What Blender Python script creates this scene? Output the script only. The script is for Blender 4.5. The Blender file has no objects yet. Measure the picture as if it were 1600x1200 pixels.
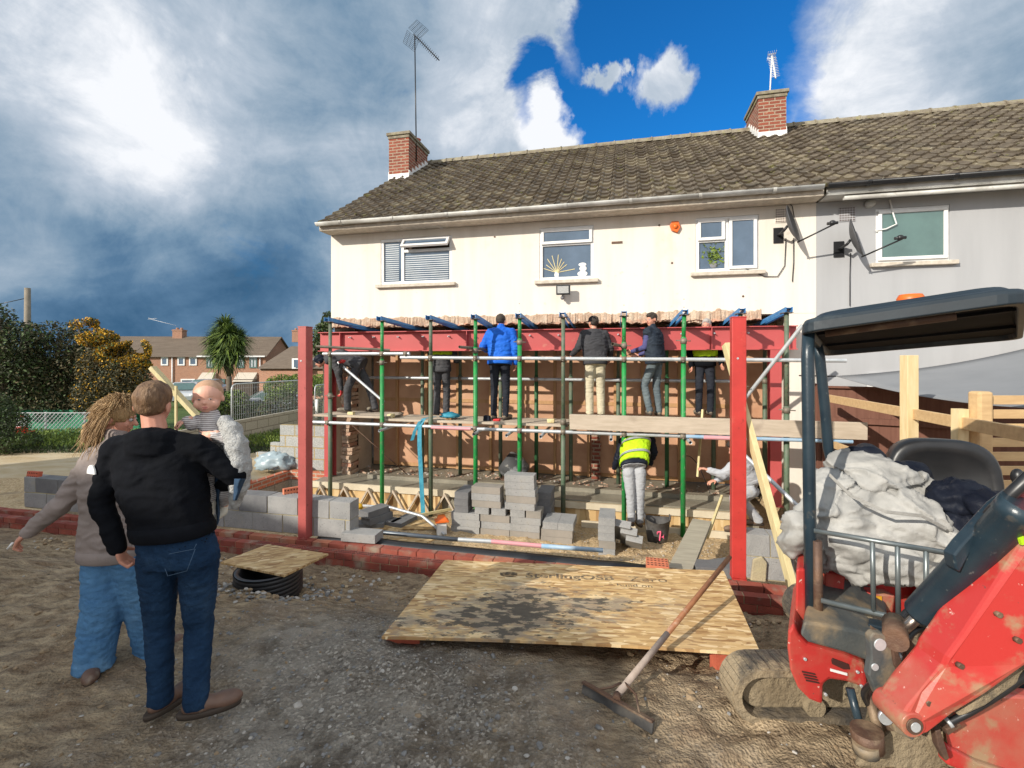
import bpy, bmesh, math, random
from mathutils import Vector, Matrix, noise
R = math.radians
V = Vector
scene = bpy.context.scene
col = scene.collection
rnd = random.Random(7)

# ------------------------------------------------------------ camera, sky, sun, exposure
EYE = 1.85; FOC = 750.0; HOR = 560.0
cam_d = bpy.data.cameras.new('camera'); cam = bpy.data.objects.new('camera', cam_d); col.objects.link(cam)
cam.location = (0, 0, EYE); cam.rotation_euler = (R(90), 0, 0)
cam_d.sensor_width = 36; cam_d.lens = 36*FOC/1600; cam_d.shift_y = (HOR-600)/1600
cam_d.clip_start = .05; cam_d.clip_end = 3000
scene.camera = cam
vs = scene.view_settings
vs.view_transform = 'Standard'; vs.look = 'None'; vs.gamma = 1; vs.exposure = 0.10; vs.use_curve_mapping = False

HA = R(13.5)                                   # the house front is turned by this angle
UX, UY = math.cos(HA), -math.sin(HA)           # along the front
WX, WY = math.sin(HA), math.cos(HA)            # into the house
H0 = V((-3.58, 9.5, 0))
HF = Matrix.Translation(H0) @ Matrix.Rotation(-HA, 4, 'Z')
SUN_EL = R(25); SUN_AZ = R(13.5+36)            # light travels towards +Y turned to +X
Ldir = V((math.sin(SUN_AZ)*math.cos(SUN_EL), math.cos(SUN_AZ)*math.cos(SUN_EL), -math.sin(SUN_EL)))
sd = bpy.data.lights.new('sun', 'SUN'); sun = bpy.data.objects.new('sun', sd); col.objects.link(sun)
sd.energy = 4.9; sd.angle = R(.6); sd.color = (1, .93, .82)
sun.rotation_euler = Ldir.to_track_quat('-Z', 'Y').to_euler()

def at(px, py, Y): return V(((px-800)/FOC*Y, Y, EYE+(HOR-py)/FOC*Y))
def onf(px, py, d=0):                          # pixel -> (s, z) on the plane at depth d of the house frame
    t = (px-800)/FOC
    s = (t*(H0.y+WY*d) - H0.x - WX*d)/(UX-t*UY)
    Y = H0.y+UY*s+WY*d
    return s, EYE+(HOR-py)/FOC*Y
def H(s, d, z): return HF @ V((s, d, z))
def inv(p):                                    # world xy -> (s, d)
    q = V((p[0]-H0.x, p[1]-H0.y)); return q.x*UX+q.y*UY, q.x*WX+q.y*WY

def nd(nt, kind, **kw):
    n = nt.nodes.new(kind)
    for k, v in kw.items():
        if k in n.inputs.keys() if isinstance(k, str) else False: n.inputs[k].default_value = v
        else: setattr(n, k, v)
    return n
def lk(nt, a, b): nt.links.new(a, b)
def mathn(nt, op, a, b=None, c=None, clamp=False):
    n = nt.nodes.new('ShaderNodeMath'); n.operation = op; n.use_clamp = clamp
    for i, x in enumerate((a, b, c)):
        if x is None: continue
        if isinstance(x, (int, float)): n.inputs[i].default_value = x
        else: nt.links.new(x, n.inputs[i])
    return n.outputs[0]
def ramp(nt, fac, stops, interp='LINEAR'):
    n = nt.nodes.new('ShaderNodeValToRGB'); cr = n.color_ramp; cr.interpolation = interp
    while len(cr.elements) < len(stops): cr.elements.new(.5)
    for e, (p, c) in zip(cr.elements, stops):
        e.position = p; e.color = (c, c, c, 1) if isinstance(c, (int, float)) else tuple(c)+(1,)
    nt.links.new(fac, n.inputs[0]); return n.outputs[0]
def mixc(nt, fac, a, b, mode='MIX'):
    n = nt.nodes.new('ShaderNodeMix'); n.data_type = 'RGBA'; n.blend_type = mode
    for i, x in ((0, fac), (6, a), (7, b)):
        if isinstance(x, (int, float)): n.inputs[i].default_value = x
        elif isinstance(x, tuple): n.inputs[i].default_value = x+(1,) if len(x) == 3 else x
        else: nt.links.new(x, n.inputs[i])
    return n.outputs[2]

# ---- world: Nishita sky with procedural clouds laid out by direction
W = bpy.data.worlds.new('World'); scene.world = W; W.use_nodes = True
nt = W.node_tree; nt.nodes.clear()
out = nt.nodes.new('ShaderNodeOutputWorld')
sky = nt.nodes.new('ShaderNodeTexSky'); sky.sky_type = 'NISHITA'; sky.sun_disc = False
sky.sun_elevation = SUN_EL; sky.sun_rotation = SUN_AZ+math.pi; sky.ozone_density = 3
tc = nt.nodes.new('ShaderNodeTexCoord'); DIR = tc.outputs['Generated']
def blob(px, py, r0, r1):                      # soft disc round a direction; radii in degrees
    c = V(((px-800)/FOC, 1, (HOR-py)/FOC)).normalized()
    n = nt.nodes.new('ShaderNodeVectorMath'); n.operation = 'DOT_PRODUCT'
    nt.links.new(WD, n.inputs[0]); n.inputs[1].default_value = c
    m = nt.nodes.new('ShaderNodeMapRange'); m.interpolation_type = 'SMOOTHSTEP'
    m.inputs[1].default_value = math.cos(R(r1)); m.inputs[2].default_value = math.cos(R(r0))
    nt.links.new(n.outputs['Value'], m.inputs[0]); return m.outputs[0]
def wnoise(scale, detail=8, dist=0, rough=.55, stretch=(1, 1, 1), off=(0, 0, 0)):
    mp = nt.nodes.new('ShaderNodeMapping'); mp.inputs['Scale'].default_value = stretch; mp.inputs['Location'].default_value = off
    nt.links.new(DIR, mp.inputs[0])
    n = nt.nodes.new('ShaderNodeTexNoise'); nt.links.new(mp.outputs[0], n.inputs['Vector'])
    n.inputs['Scale'].default_value = scale; n.inputs['Detail'].default_value = detail
    n.inputs['Distortion'].default_value = dist; n.inputs['Roughness'].default_value = rough
    return n
# a warped direction gives the blobs ragged edges
wn = wnoise(3.2, 9, .3, .6)
sub = nt.nodes.new('ShaderNodeVectorMath'); sub.operation = 'SUBTRACT'; lk(nt, wn.outputs['Color'], sub.inputs[0]); sub.inputs[1].default_value = (.5, .5, .5)
scl = nt.nodes.new('ShaderNodeVectorMath'); scl.operation = 'SCALE'; lk(nt, sub.outputs[0], scl.inputs[0]); scl.inputs['Scale'].default_value = .30
add = nt.nodes.new('ShaderNodeVectorMath'); add.operation = 'ADD'; lk(nt, DIR, add.inputs[0]); lk(nt, scl.outputs[0], add.inputs[1])
nrm = nt.nodes.new('ShaderNodeVectorMath'); nrm.operation = 'NORMALIZE'; lk(nt, add.outputs[0], nrm.inputs[0])
WD = nrm.outputs[0]
def mx(lst):
    o = lst[0]
    for x in lst[1:]: o = mathn(nt, 'MAXIMUM', o, x)
    return o
blue = mx([blob(1060, 20, 5, 12), blob(1130, 110, 4, 10), blob(900, 150, 1, 6), blob(1000, 190, 4, 9), blob(1190, 60, 3, 8.5), blob(850, 110, .5, 3.5), blob(960, 60, 1, 6), blob(1245, 20, 1, 6), blob(1215, 120, 1, 5), blob(940, 30, 1, 4),
           blob(1250, 175, .3, 3.0), blob(1340, 150, .2, 1.8)])
puff = mx([blob(1015, 100, .4, 3.2), blob(880, 165, .6, 2.6), blob(890, 212, 1.6, 3.6), blob(945, 92, .1, 1.5), blob(1620, 20, 9, 19), blob(1410, 60, 3, 8), blob(1330, 120, 2, 6), blob(1170, 185, .1, 1.2)])
n1 = wnoise(5, 10, .6, .62); n2 = wnoise(2.6, 7, .5, .58, (1, 1, 2.0), (3, 1, 0)); n3 = wnoise(10, 9, .5, .68)
cover = mathn(nt, 'SUBTRACT', 1.0, mathn(nt, 'MULTIPLY', blue, mathn(nt, 'SUBTRACT', 1.0, puff)))
cover = mathn(nt, 'ADD', cover, mathn(nt, 'MULTIPLY', mathn(nt, 'SUBTRACT', n1.outputs[0], .5), .55))
cover = mathn(nt, 'ADD', cover, mathn(nt, 'MULTIPLY', mathn(nt, 'SUBTRACT', n3.outputs[0], .5), .55))
cover = ramp(nt, cover, [(.12, 0.), (.50, .42), (.90, 1.)])
# cloud tone 0 dark storm .. 1 white
tone = mathn(nt, 'ADD', mathn(nt, 'MULTIPLY', mathn(nt, 'SUBTRACT', n2.outputs[0], .5), .95), .50)
tone = mathn(nt, 'ADD', tone, mathn(nt, 'MULTIPLY', mathn(nt, 'SUBTRACT', n1.outputs[0], .5), .55))
tone = mathn(nt, 'ADD', tone, mathn(nt, 'MULTIPLY', mathn(nt, 'SUBTRACT', n3.outputs[0], .5), .38))
for b, w in ((blob(420, 20, 8, 34), .15), (blob(60, 70, 1, 15), .04), (blob(180, 130, 1, 9), .04), (blob(290, 195, 1, 8), .12), (blob(30, 150, 1, 8), .08), (blob(790, 120, 4, 14), .12), (blob(760, 220, 2, 8), .10),
             (blob(20, 460, 4, 17), -.10), (blob(330, 450, 3, 15), -.13), (blob(190, 500, 2, 14), -.10), (blob(470, 440, 2, 12), -.11), (blob(420, 350, 1, 9), -.09), (blob(60, 290, 1, 11), -.09), (blob(250, 280, .5, 5), .12), (blob(130, 235, .5, 4), .10), (blob(70, 395, .5, 5), .14), (blob(355, 360, .3, 3), .12), (blob(150, 330, .5, 6), -.05),
             (blob(895, 200, 1.5, 5), .40), (blob(1015, 100, 1, 5), .22), (blob(1330, 110, 3, 11), .30), (blob(1560, 130, 4, 13), -.04), (blob(1440, 40, 3, 12), .12), (blob(280, 510, 1, 13), -.10), (blob(60, 520, 1, 12), -.07), (blob(470, 510, 1, 8), -.06), (blob(560, 110, 2, 10), -.10), (blob(480, 200, 2, 9), -.09), (blob(390, 120, 1, 8), -.03)):
    tone = mathn(nt, 'ADD', tone, mathn(nt, 'MULTIPLY', b, w))
ccol = ramp(nt, tone, [(.0, (.045, .12, .225)), (.20, (.095, .19, .315)), (.36, (.18, .285, .405)), (.52, (.30, .395, .50)), (.74, (.50, .57, .66)), (.96, (.88, .90, .94))])
# unseen sky behind the viewer brightened, added as fill light for the shaded yard
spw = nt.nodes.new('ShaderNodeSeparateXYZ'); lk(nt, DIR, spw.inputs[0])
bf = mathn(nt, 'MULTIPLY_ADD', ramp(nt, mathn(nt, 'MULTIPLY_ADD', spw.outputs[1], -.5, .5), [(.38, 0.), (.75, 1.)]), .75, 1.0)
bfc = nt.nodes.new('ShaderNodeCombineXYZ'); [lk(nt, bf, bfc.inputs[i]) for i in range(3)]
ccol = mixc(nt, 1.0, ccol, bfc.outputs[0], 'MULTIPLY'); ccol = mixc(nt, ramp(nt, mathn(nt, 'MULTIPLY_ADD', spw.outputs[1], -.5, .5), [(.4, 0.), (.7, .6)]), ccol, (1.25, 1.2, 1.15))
skc = mixc(nt, 1.0, sky.outputs[0], (.10, .72, 1.25), 'MULTIPLY')
bg1 = nt.nodes.new('ShaderNodeBackground'); lk(nt, skc, bg1.inputs[0]); bg1.inputs[1].default_value = .13
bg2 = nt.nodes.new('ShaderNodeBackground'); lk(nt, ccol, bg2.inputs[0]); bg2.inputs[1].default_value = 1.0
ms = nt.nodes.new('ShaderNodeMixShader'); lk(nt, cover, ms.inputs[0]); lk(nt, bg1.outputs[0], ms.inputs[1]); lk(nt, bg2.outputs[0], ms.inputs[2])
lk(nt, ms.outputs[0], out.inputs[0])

# ------------------------------------------------------------ materials
MATS = {}
def mat(name, c1, c2=None, scale=6, rough=.75, bump=.0, bscale=60, metal=0, spots=None, stretch=(1, 1, 1), spec=.5, dirt=None, coat=0, detail=6, thr=(.35, .65), bdist=.01, trans=0, alpha=1):
    """base colour c1..c2 by noise, optional spots=(colour, scale, lo, hi), dirt=(colour, scale, lo, hi), bump"""
    m = bpy.data.materials.new(name); m.use_nodes = True; nt = m.node_tree; b = nt.nodes['Principled BSDF']
    tcn = nt.nodes.new('ShaderNodeTexCoord'); mp = nt.nodes.new('ShaderNodeMapping'); mp.inputs['Scale'].default_value = stretch
    lk(nt, tcn.outputs['Object'], mp.inputs[0]); vec = mp.outputs[0]
    def nz(s, d=detail, v=vec):
        n = nt.nodes.new('ShaderNodeTexNoise'); n.inputs['Scale'].default_value = s; n.inputs['Detail'].default_value = d
        n.inputs['Roughness'].default_value = .6; lk(nt, v, n.inputs['Vector']); return n.outputs[0]
    c = nt.nodes.new('ShaderNodeRGB'); c.outputs[0].default_value = tuple(c1)+(1,); c = c.outputs[0]
    if c2 is not None: c = mixc(nt, ramp(nt, nz(scale), [(thr[0], 0.), (thr[1], 1.)]), c, tuple(c2))
    for sp in (spots, dirt):
        if sp:
            for q in (sp if isinstance(sp, list) else [sp]):
                c = mixc(nt, ramp(nt, nz(q[1], 8, tcn.outputs['Object']), [(q[2], 0.), (q[3], 1.)]), c, tuple(q[0]))
    lk(nt, c, b.inputs['Base Color'])
    b.inputs['Roughness'].default_value = rough; b.inputs['Metallic'].default_value = metal
    b.inputs['Specular IOR Level'].default_value = spec
    if coat: b.inputs['Coat Weight'].default_value = coat; b.inputs['Coat Roughness'].default_value = .2
    if trans: b.inputs['Transmission Weight'].default_value = trans
    if alpha < 1: b.inputs['Alpha'].default_value = alpha
    if bump:
        bn = nt.nodes.new('ShaderNodeBump'); bn.inputs['Strength'].default_value = min(1, bump); bn.inputs['Distance'].default_value = bdist
        lk(nt, nz(bscale, 8), bn.inputs['Height']); lk(nt, bn.outputs[0], b.inputs['Normal'])
    MATS[name] = m; m['_c'] = 0; del m['_c']
    return m
def brickmat(name, c1, c2, mortar, bw, bh, msize=.012, rough=.85, bump=.6, dirt=None, offset=.5):
    m = bpy.data.materials.new(name); m.use_nodes = True; nt = m.node_tree; b = nt.nodes['Principled BSDF']
    tcn = nt.nodes.new('ShaderNodeTexCoord'); sp = nt.nodes.new('ShaderNodeSeparateXYZ'); lk(nt, tcn.outputs['Object'], sp.inputs[0])
    cb = nt.nodes.new('ShaderNodeCombineXYZ'); lk(nt, mathn(nt, 'ADD', sp.outputs[0], sp.outputs[1]), cb.inputs[0]); lk(nt, sp.outputs[2], cb.inputs[1])
    n = nt.nodes.new('ShaderNodeTexNoise'); n.inputs['Scale'].default_value = 9; n.inputs['Detail'].default_value = 8; lk(nt, tcn.outputs['Object'], n.inputs['Vector'])
    v2 = nt.nodes.new('ShaderNodeVectorMath'); v2.operation = 'MULTIPLY_ADD'; lk(nt, n.outputs['Color'], v2.inputs[0]); v2.inputs[1].default_value = (.012,)*3; lk(nt, cb.outputs[0], v2.inputs[2])
    t = nt.nodes.new('ShaderNodeTexBrick'); lk(nt, v2.outputs[0], t.inputs['Vector'])
    t.inputs['Scale'].default_value = 1; t.inputs['Brick Width'].default_value = bw; t.inputs['Row Height'].default_value = bh
    t.inputs['Mortar Size'].default_value = msize; t.inputs['Mortar Smooth'].default_value = .2; t.offset = offset
    t.inputs['Color1'].default_value = tuple(c1)+(1,); t.inputs['Color2'].default_value = tuple(c2)+(1,); t.inputs['Mortar'].default_value = tuple(mortar)+(1,)
    n2 = nt.nodes.new('ShaderNodeTexNoise'); n2.inputs['Scale'].default_value = 45; n2.inputs['Detail'].default_value = 8; lk(nt, tcn.outputs['Object'], n2.inputs['Vector'])
    c = mixc(nt, .55, t.outputs[0], ramp(nt, n2.outputs[0], [(.3, .45), (.7, 1.25)]), 'MULTIPLY')
    if dirt: c = mixc(nt, ramp(nt, n.outputs[0], [(dirt[1], 0.), (dirt[2], 1.)]), c, tuple(dirt[0]))
    lk(nt, c, b.inputs['Base Color']); b.inputs['Roughness'].default_value = rough
    hh = mathn(nt, 'ADD', mathn(nt, 'MULTIPLY', t.outputs['Fac'], -1.), mathn(nt, 'MULTIPLY', n2.outputs[0], .35))
    bn = nt.nodes.new('ShaderNodeBump'); bn.inputs['Strength'].default_value = bump; bn.inputs['Distance'].default_value = .012; lk(nt, hh, bn.inputs['Height']); lk(nt, bn.outputs[0], b.inputs['Normal'])
    MATS[name] = m; return m

mat('cream_render', (.74, .69, .615), (.655, .60, .52), 1.6, .9, .45, 60, dirt=[((.56, .49, .40), 1.3, .60, .85), ((.62, .56, .47), 9, .62, .72)], bdist=.006, stretch=(2.6, 2.6, .22), thr=(.42, .72))
mat('grey_render', (.385, .39, .40), (.345, .35, .36), 1.4, .9, .35, 130, dirt=((.52, .53, .53), 1.6, .66, .8), bdist=.004, stretch=(2.4, 2.4, .25), thr=(.42, .72))
mat('roof_tile', (.078, .060, .042), (.14, .112, .078), 3.5, .9, .8, 90, spots=[((.035, .032, .022), 1.1, .55, .8), ((.20, .19, .06), 3, .62, .75), ((.34, .31, .23), 22, .60, .70)], bdist=.008)
mat('roof_tile_b', (.052, .038, .025), (.10, .075, .045), 3.5, .9, .8, 90, spots=((.18, .17, .05), 4, .6, .75), bdist=.008)
mat('roof_tile_c', (.13, .105, .065), (.20, .165, .11), 3.5, .9, .8, 90, spots=((.34, .31, .23), 18, .58, .7), bdist=.008)
mat('ridge_tile', (.30, .27, .2), (.16, .13, .09), 7, .9, .8, 60, spots=((.26, .24, .1), 9, .55, .7))
mat('upvc', (.80, .80, .79), (.70, .70, .69), 5, .35, dirt=((.45, .43, .4), 3, .66, .85))
mat('sill_stone', (.62, .56, .47), (.45, .40, .33), 12, .85, .3, 80)
mat('gutter_white', (.60, .60, .57), (.34, .33, .30), 2.4, .5, dirt=((.22, .2, .16), 7, .6, .8))
mat('black_plastic', (.012, .013, .015), (.02, .02, .022), 8, .38)
mat('grey_plastic', (.16, .16, .17), (.22, .22, .23), 8, .5)
mat('orange_plastic', (.75, .16, .015), (.6, .1, .01), 9, .45)
mat('glass_dark', (.05, .085, .13), (.09, .14, .21), 1.5, .04, spec=.9, coat=.6)
mat('glass_green', (.075, .135, .125), (.10, .18, .165), 2, .08, spec=.8, coat=.5)
mat('blind', (.52, .56, .58), (.42, .46, .5), 5, .6)
brickmat('chimney_brick', (.30, .075, .04), (.19, .05, .03), (.36, .28, .2), .225, .075, dirt=((.42, .3, .2), .62, .8))
brickmat('plinth_brick', (.42, .085, .05), (.32, .06, .04), (.40, .33, .26), .225, .075, dirt=((.30, .26, .22), .60, .85))
brickmat('orange_brick', (.56, .19, .10), (.45, .13, .07), (.45, .38, .3), .225, .075)
brickmat('far_brick', (.40, .16, .085), (.30, .11, .06), (.40, .30, .22), .225, .075, bump=.2)
mat('brick_red', (.55, .13, .07), (.42, .09, .05), 8, .85, .5, 80)
mat('brick_orange', (.62, .20, .10), (.52, .15, .08), 8, .85, .5, 80)
mat('brick_hole', (.05, .012, .008), None, rough=.95)
mat('broken_brick', (.58, .29, .19), (.36, .28, .21), 7, .95, 1, 30, spots=[((.58, .46, .36), 10, .55, .65), ((.20, .09, .06), 15, .6, .7)], bdist=.03)
mat('broken_render', (.60, .48, .36), (.44, .29, .20), 6, .95, 1, 34, spots=((.60, .50, .40), 9, .55, .66), bdist=.03)
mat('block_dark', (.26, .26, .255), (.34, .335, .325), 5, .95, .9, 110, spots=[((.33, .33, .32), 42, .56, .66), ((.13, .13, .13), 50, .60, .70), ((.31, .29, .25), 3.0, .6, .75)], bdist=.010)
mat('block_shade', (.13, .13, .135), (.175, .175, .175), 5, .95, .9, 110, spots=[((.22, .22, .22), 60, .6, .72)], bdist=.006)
mat('block_buff', (.24, .22, .19), (.30, .27, .235), 5, .95, .9, 110, bdist=.006)
brickmat('blockwork', (.20, .205, .21), (.26, .26, .255), (.40, .33, .19), .45, .225, .013, .95, .8, dirt=((.42, .36, .24), .66, .86))
brickmat('blockwork_light', (.36, .37, .36), (.42, .42, .40), (.40, .30, .14), .45, .225, .012, .95, .6)
brickmat('blockwork_tan', (.34, .31, .25), (.42, .38, .31), (.20, .17, .13), .45, .225, .010, .95, .6)
mat('mortar', (.42, .36, .22), (.35, .30, .2), 12, .95, .8, 60)
mat('wet_concrete', (.19, .175, .135), (.27, .245, .19), 2.5, .45, .6, 18, bdist=.02)
mat('red_oxide', (.44, .095, .085), (.34, .07, .062), 4, .5, .2, 90, dirt=[((.50, .25, .18), 4, .60, .78), ((.24, .05, .04), 14, .62, .70)], bdist=.003)
mat('red_bright', (.52, .045, .038), (.42, .036, .03), 4, .45, .2, 90, dirt=[((.55, .16, .11), 5, .60, .78), ((.28, .03, .025), 16, .62, .70)], bdist=.003)
mat('galv', (.42, .45, .47), (.55, .57, .58), 9, .42, .15, 90, metal=.35, dirt=((.30, .24, .2), 6, .64, .8))
mat('pink_paint', (.68, .27, .30), (.55, .3, .32), 9, .5)
mat('blue_paint', (.22, .38, .55), (.35, .45, .55), 9, .5)
mat('green_prop', (.012, .28, .055), (.02, .19, .055), 7, .5, .2, 70, dirt=[((.14, .20, .11), 10, .56, .70), ((.36, .34, .28), 24, .64, .70)])
mat('green_prop_dull', (.07, .125, .07), (.13, .15, .11), 9, .6, .3, 60, dirt=((.24, .18, .12), 7, .56, .7))
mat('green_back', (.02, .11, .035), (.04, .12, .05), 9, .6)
mat('prop_steel', (.15, .13, .105), (.24, .20, .15), 10, .6, metal=.3)
mat('strongboy_blue', (.03, .17, .42), (.06, .25, .52), 8, .5, dirt=((.10, .08, .08), 5, .62, .76))
mat('timber', (.62, .47, .24), (.72, .58, .34), 3, .75, .4, 40, stretch=(8, 8, 1), bdist=.003)
mat('timber_pale', (.66, .58, .32), (.56, .46, .24), 3, .75, .4, 40, stretch=(8, 8, 1), bdist=.003)
mat('fence_timber', (.52, .34, .17), (.62, .43, .22), 3, .75, .4, 40, stretch=(1.5, 8, 8), bdist=.003)
mat('board_grey', (.40, .33, .25), (.50, .42, .33), 3, .85, .5, 45, stretch=(1, 7, 7), dirt=((.28, .22, .17), 2.5, .6, .8), bdist=.004)
mat('plank_dusty', (.33, .30, .23), (.42, .38, .29), 4, .9, .5, 45, stretch=(1, 6, 6))
mat('brown_fence', (.135, .055, .036), (.17, .075, .05), 2.2, .8, .5, 30, stretch=(14, 14, 1), bdist=.003)
mat('partition', (.43, .23, .135), (.60, .36, .22), 1.3, .7, .25, 40, dirt=((.40, .17, .08), .9, .55, .8), bdist=.003)
mat('stud', (.40, .22, .10), (.48, .28, .13), 3, .75, stretch=(6, 6, 1))
mat('plaster', (.55, .47, .36), (.40, .33, .25), 2, .9, .4, 30)
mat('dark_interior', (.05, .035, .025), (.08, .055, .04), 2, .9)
mat('skin', (.62, .31, .215), (.56, .25, .17), 12, .5, .08, 200, spec=.4)
mat('skin_baby', (.74, .42, .31), (.70, .36, .26), 10, .5, spec=.4)
mat('lips', (.50, .17, .14), None, rough=.5)
mat('eye_white', (.42, .38, .36), None, rough=.2)
mat('eye_dark', (.02, .016, .014), None, rough=.15)
mat('hair_brown', (.10, .052, .026), (.24, .14, .07), 30, .6, .9, 120, stretch=(1, 1, .25), bdist=.01)
mat('hair_fair', (.20, .105, .038), (.52, .34, .16), 14, .55, 1, 90, stretch=(1, 1, .16), bdist=.012)
mat('hair_dark', (.02, .014, .01), (.045, .03, .02), 40, .6, .8, 150)
mat('hair_grey', (.33, .31, .29), (.45, .43, .41), 60, .7, .8, 150)
mat('hair_baby', (.42, .24, .14), (.52, .33, .21), 30, .6)
def cloth(name, a, b, sc=5, rough=.9, bump=.5, bs=14, **k): return mat(name, a, b, sc, rough, bump, bs, bdist=.02, spec=.12, **k)
cloth('cloth_black', (.0035, .0042, .006), (.006, .007, .010), bump=.35)
cloth('cloth_navy', (.028, .055, .10), (.04, .075, .13))
cloth('denim', (.009, .026, .060), (.016, .042, .090), 9, bump=.8, bs=30, spots=[((.04, .08, .14), 4, .55, .8), ((.006, .014, .035), 7, .62, .8)])
cloth('denim_light', (.07, .18, .35), (.11, .25, .43), 6, bump=.8, bs=26, spots=[((.22, .38, .54), 2.2, .52, .76), ((.04, .12, .26), 6, .62, .8)])
mat('stitching', (.06, .11, .18), None, rough=.9)
cloth('wool_grey', (.31, .26, .24), (.26, .22, .20), 5)
cloth('fleece', (.52, .52, .50), (.42, .42, .41), 60, bs=90, bump=1)
cloth('jacket_blue', (.012, .10, .50), (.02, .14, .60), 5, rough=.6)
cloth('hoodie_grey', (.045, .045, .05), (.06, .06, .065))
cloth('gilet_navy', (.02, .028, .042), (.035, .045, .06), 9)
cloth('sleeve_blue', (.065, .07, .17), (.09, .09, .21))
cloth('jogger_sand', (.56, .50, .36), (.48, .43, .31))
cloth('jogger_grey', (.42, .43, .45), (.36, .37, .39), dirt=((.40, .35, .26), 5, .6, .8))
cloth('trouser_dark', (.018, .02, .028), (.03, .033, .042))
cloth('trouser_charcoal', (.05, .05, .055), (.085, .085, .09), 10)
cloth('jeans_grey', (.09, .115, .13), (.15, .18, .19), 5)
cloth('hiviz', (.50, .78, .02), (.42, .66, .02), rough=.6)
mat('reflective', (.42, .44, .44), None, rough=.3, metal=.4)
mat('boot_tan', (.20, .13, .085), (.14, .09, .06), 12, .6, .3, 60)
mat('boot_dusty', (.22, .19, .14), (.15, .12, .09), 12, .85)
mat('shoe_brown', (.16, .09, .06), (.12, .07, .05), 12, .55, dirt=((.33, .27, .2), 10, .55, .75))
mat('sole', (.05, .035, .025), None, rough=.8)
mat('glove_red', (.62, .03, .04), (.5, .03, .03), 9, .7)
mat('sock', (.66, .62, .52), (.58, .54, .45), 20, .9)
mat('digger_red', (.47, .032, .028), (.44, .035, .030), 3, .42, .15, 60, dirt=[((.40, .12, .08), 2.6, .46, .66), ((.34, .22, .13), 6, .53, .66), ((.62, .40, .34), 34, .66, .70), ((.10, .06, .05), 28, .68, .72)], coat=.25, bdist=.004)
mat('digger_blue', (.012, .024, .036), (.022, .04, .054), 6, .32, .3, 80, dirt=[((.12, .14, .14), 30, .64, .72), ((.22, .16, .10), 5, .64, .8)], bdist=.003)
mat('digger_dirty', (.05, .06, .065), (.09, .095, .09), 7, .6, .4, 60, dirt=((.30, .22, .13), 4, .48, .68), bdist=.006)
mat('rusty', (.16, .09, .055), (.10, .06, .045), 9, .6, .4, 60, metal=.3, dirt=((.30, .22, .14), 5, .55, .7))
mat('chrome', (.42, .38, .34), (.3, .24, .2), 9, .25, metal=.9)
mat('sticker_yellow', (.75, .42, .01), (.55, .25, .02), 12, .5)
mat('tape_orange', (.85, .38, .02), None, rough=.5)
mat('track_rubber', (.055, .05, .045), (.17, .135, .09), 7, .9, 1, 26, spots=((.30, .235, .15), 3.5, .50, .62), bdist=.02)
mat('track_mud', (.30, .24, .155), (.20, .155, .095), 5, .95, 1, 22, spots=((.045, .045, .045), 3.2, .56, .66), bdist=.03)
mat('bag_white', (.40, .395, .375), (.28, .275, .26), 5, .62, .6, 30, dirt=((.36, .33, .27), 2.3, .56, .8), bdist=.01)
cloth('coat_dark', (.008, .010, .018), (.016, .02, .032), rough=.5)
mat('tarp', (.25, .33, .37), (.35, .42, .45), 6, .35)
mat('sail', (.225, .235, .25), (.20, .21, .225), 2, .8)
mat('white_paint', (.78, .78, .76), None, rough=.5)
mat('print_black', (.10, .075, .05), (.42, .30, .16), 26, .8, thr=(.42, .62))
mat('pink_mark', (.80, .12, .22), None, rough=.7)
mat('strap_teal', (.02, .20, .30), (.05, .3, .4), 14, .6)
mat('leaf_dark', (.020, .034, .012), (.045, .052, .018), 1.2, .7)
mat('leaf_mid', (.045, .085, .018), (.075, .12, .025), 1.2, .7)
mat('leaf_brown', (.075, .062, .022), (.10, .08, .03), 1.2, .7)
mat('leaf_yellow', (.62, .36, .012), (.50, .27, .01), 1.2, .7)
mat('leaf_lime', (.13, .20, .03), (.20, .27, .04), 1.2, .7)
mat('bark', (.11, .085, .06), (.16, .13, .10), 9, .95, .8, 30)
mat('car_white', (.62, .64, .66), (.55, .57, .6), 2, .25, coat=.5)
mat('car_silver', (.33, .36, .4), (.28, .3, .34), 2, .25, coat=.5)
mat('car_blue', (.03, .06, .12), (.04, .08, .15), 2, .25, coat=.5)
mat('mesh_green', (.02, .17, .09), (.03, .24, .12), 3, .8)
mat('cone_red', (.72, .06, .035), None, rough=.5)
mat('pole_wood', (.26, .22, .17), (.2, .17, .13), 5, .9)

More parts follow.
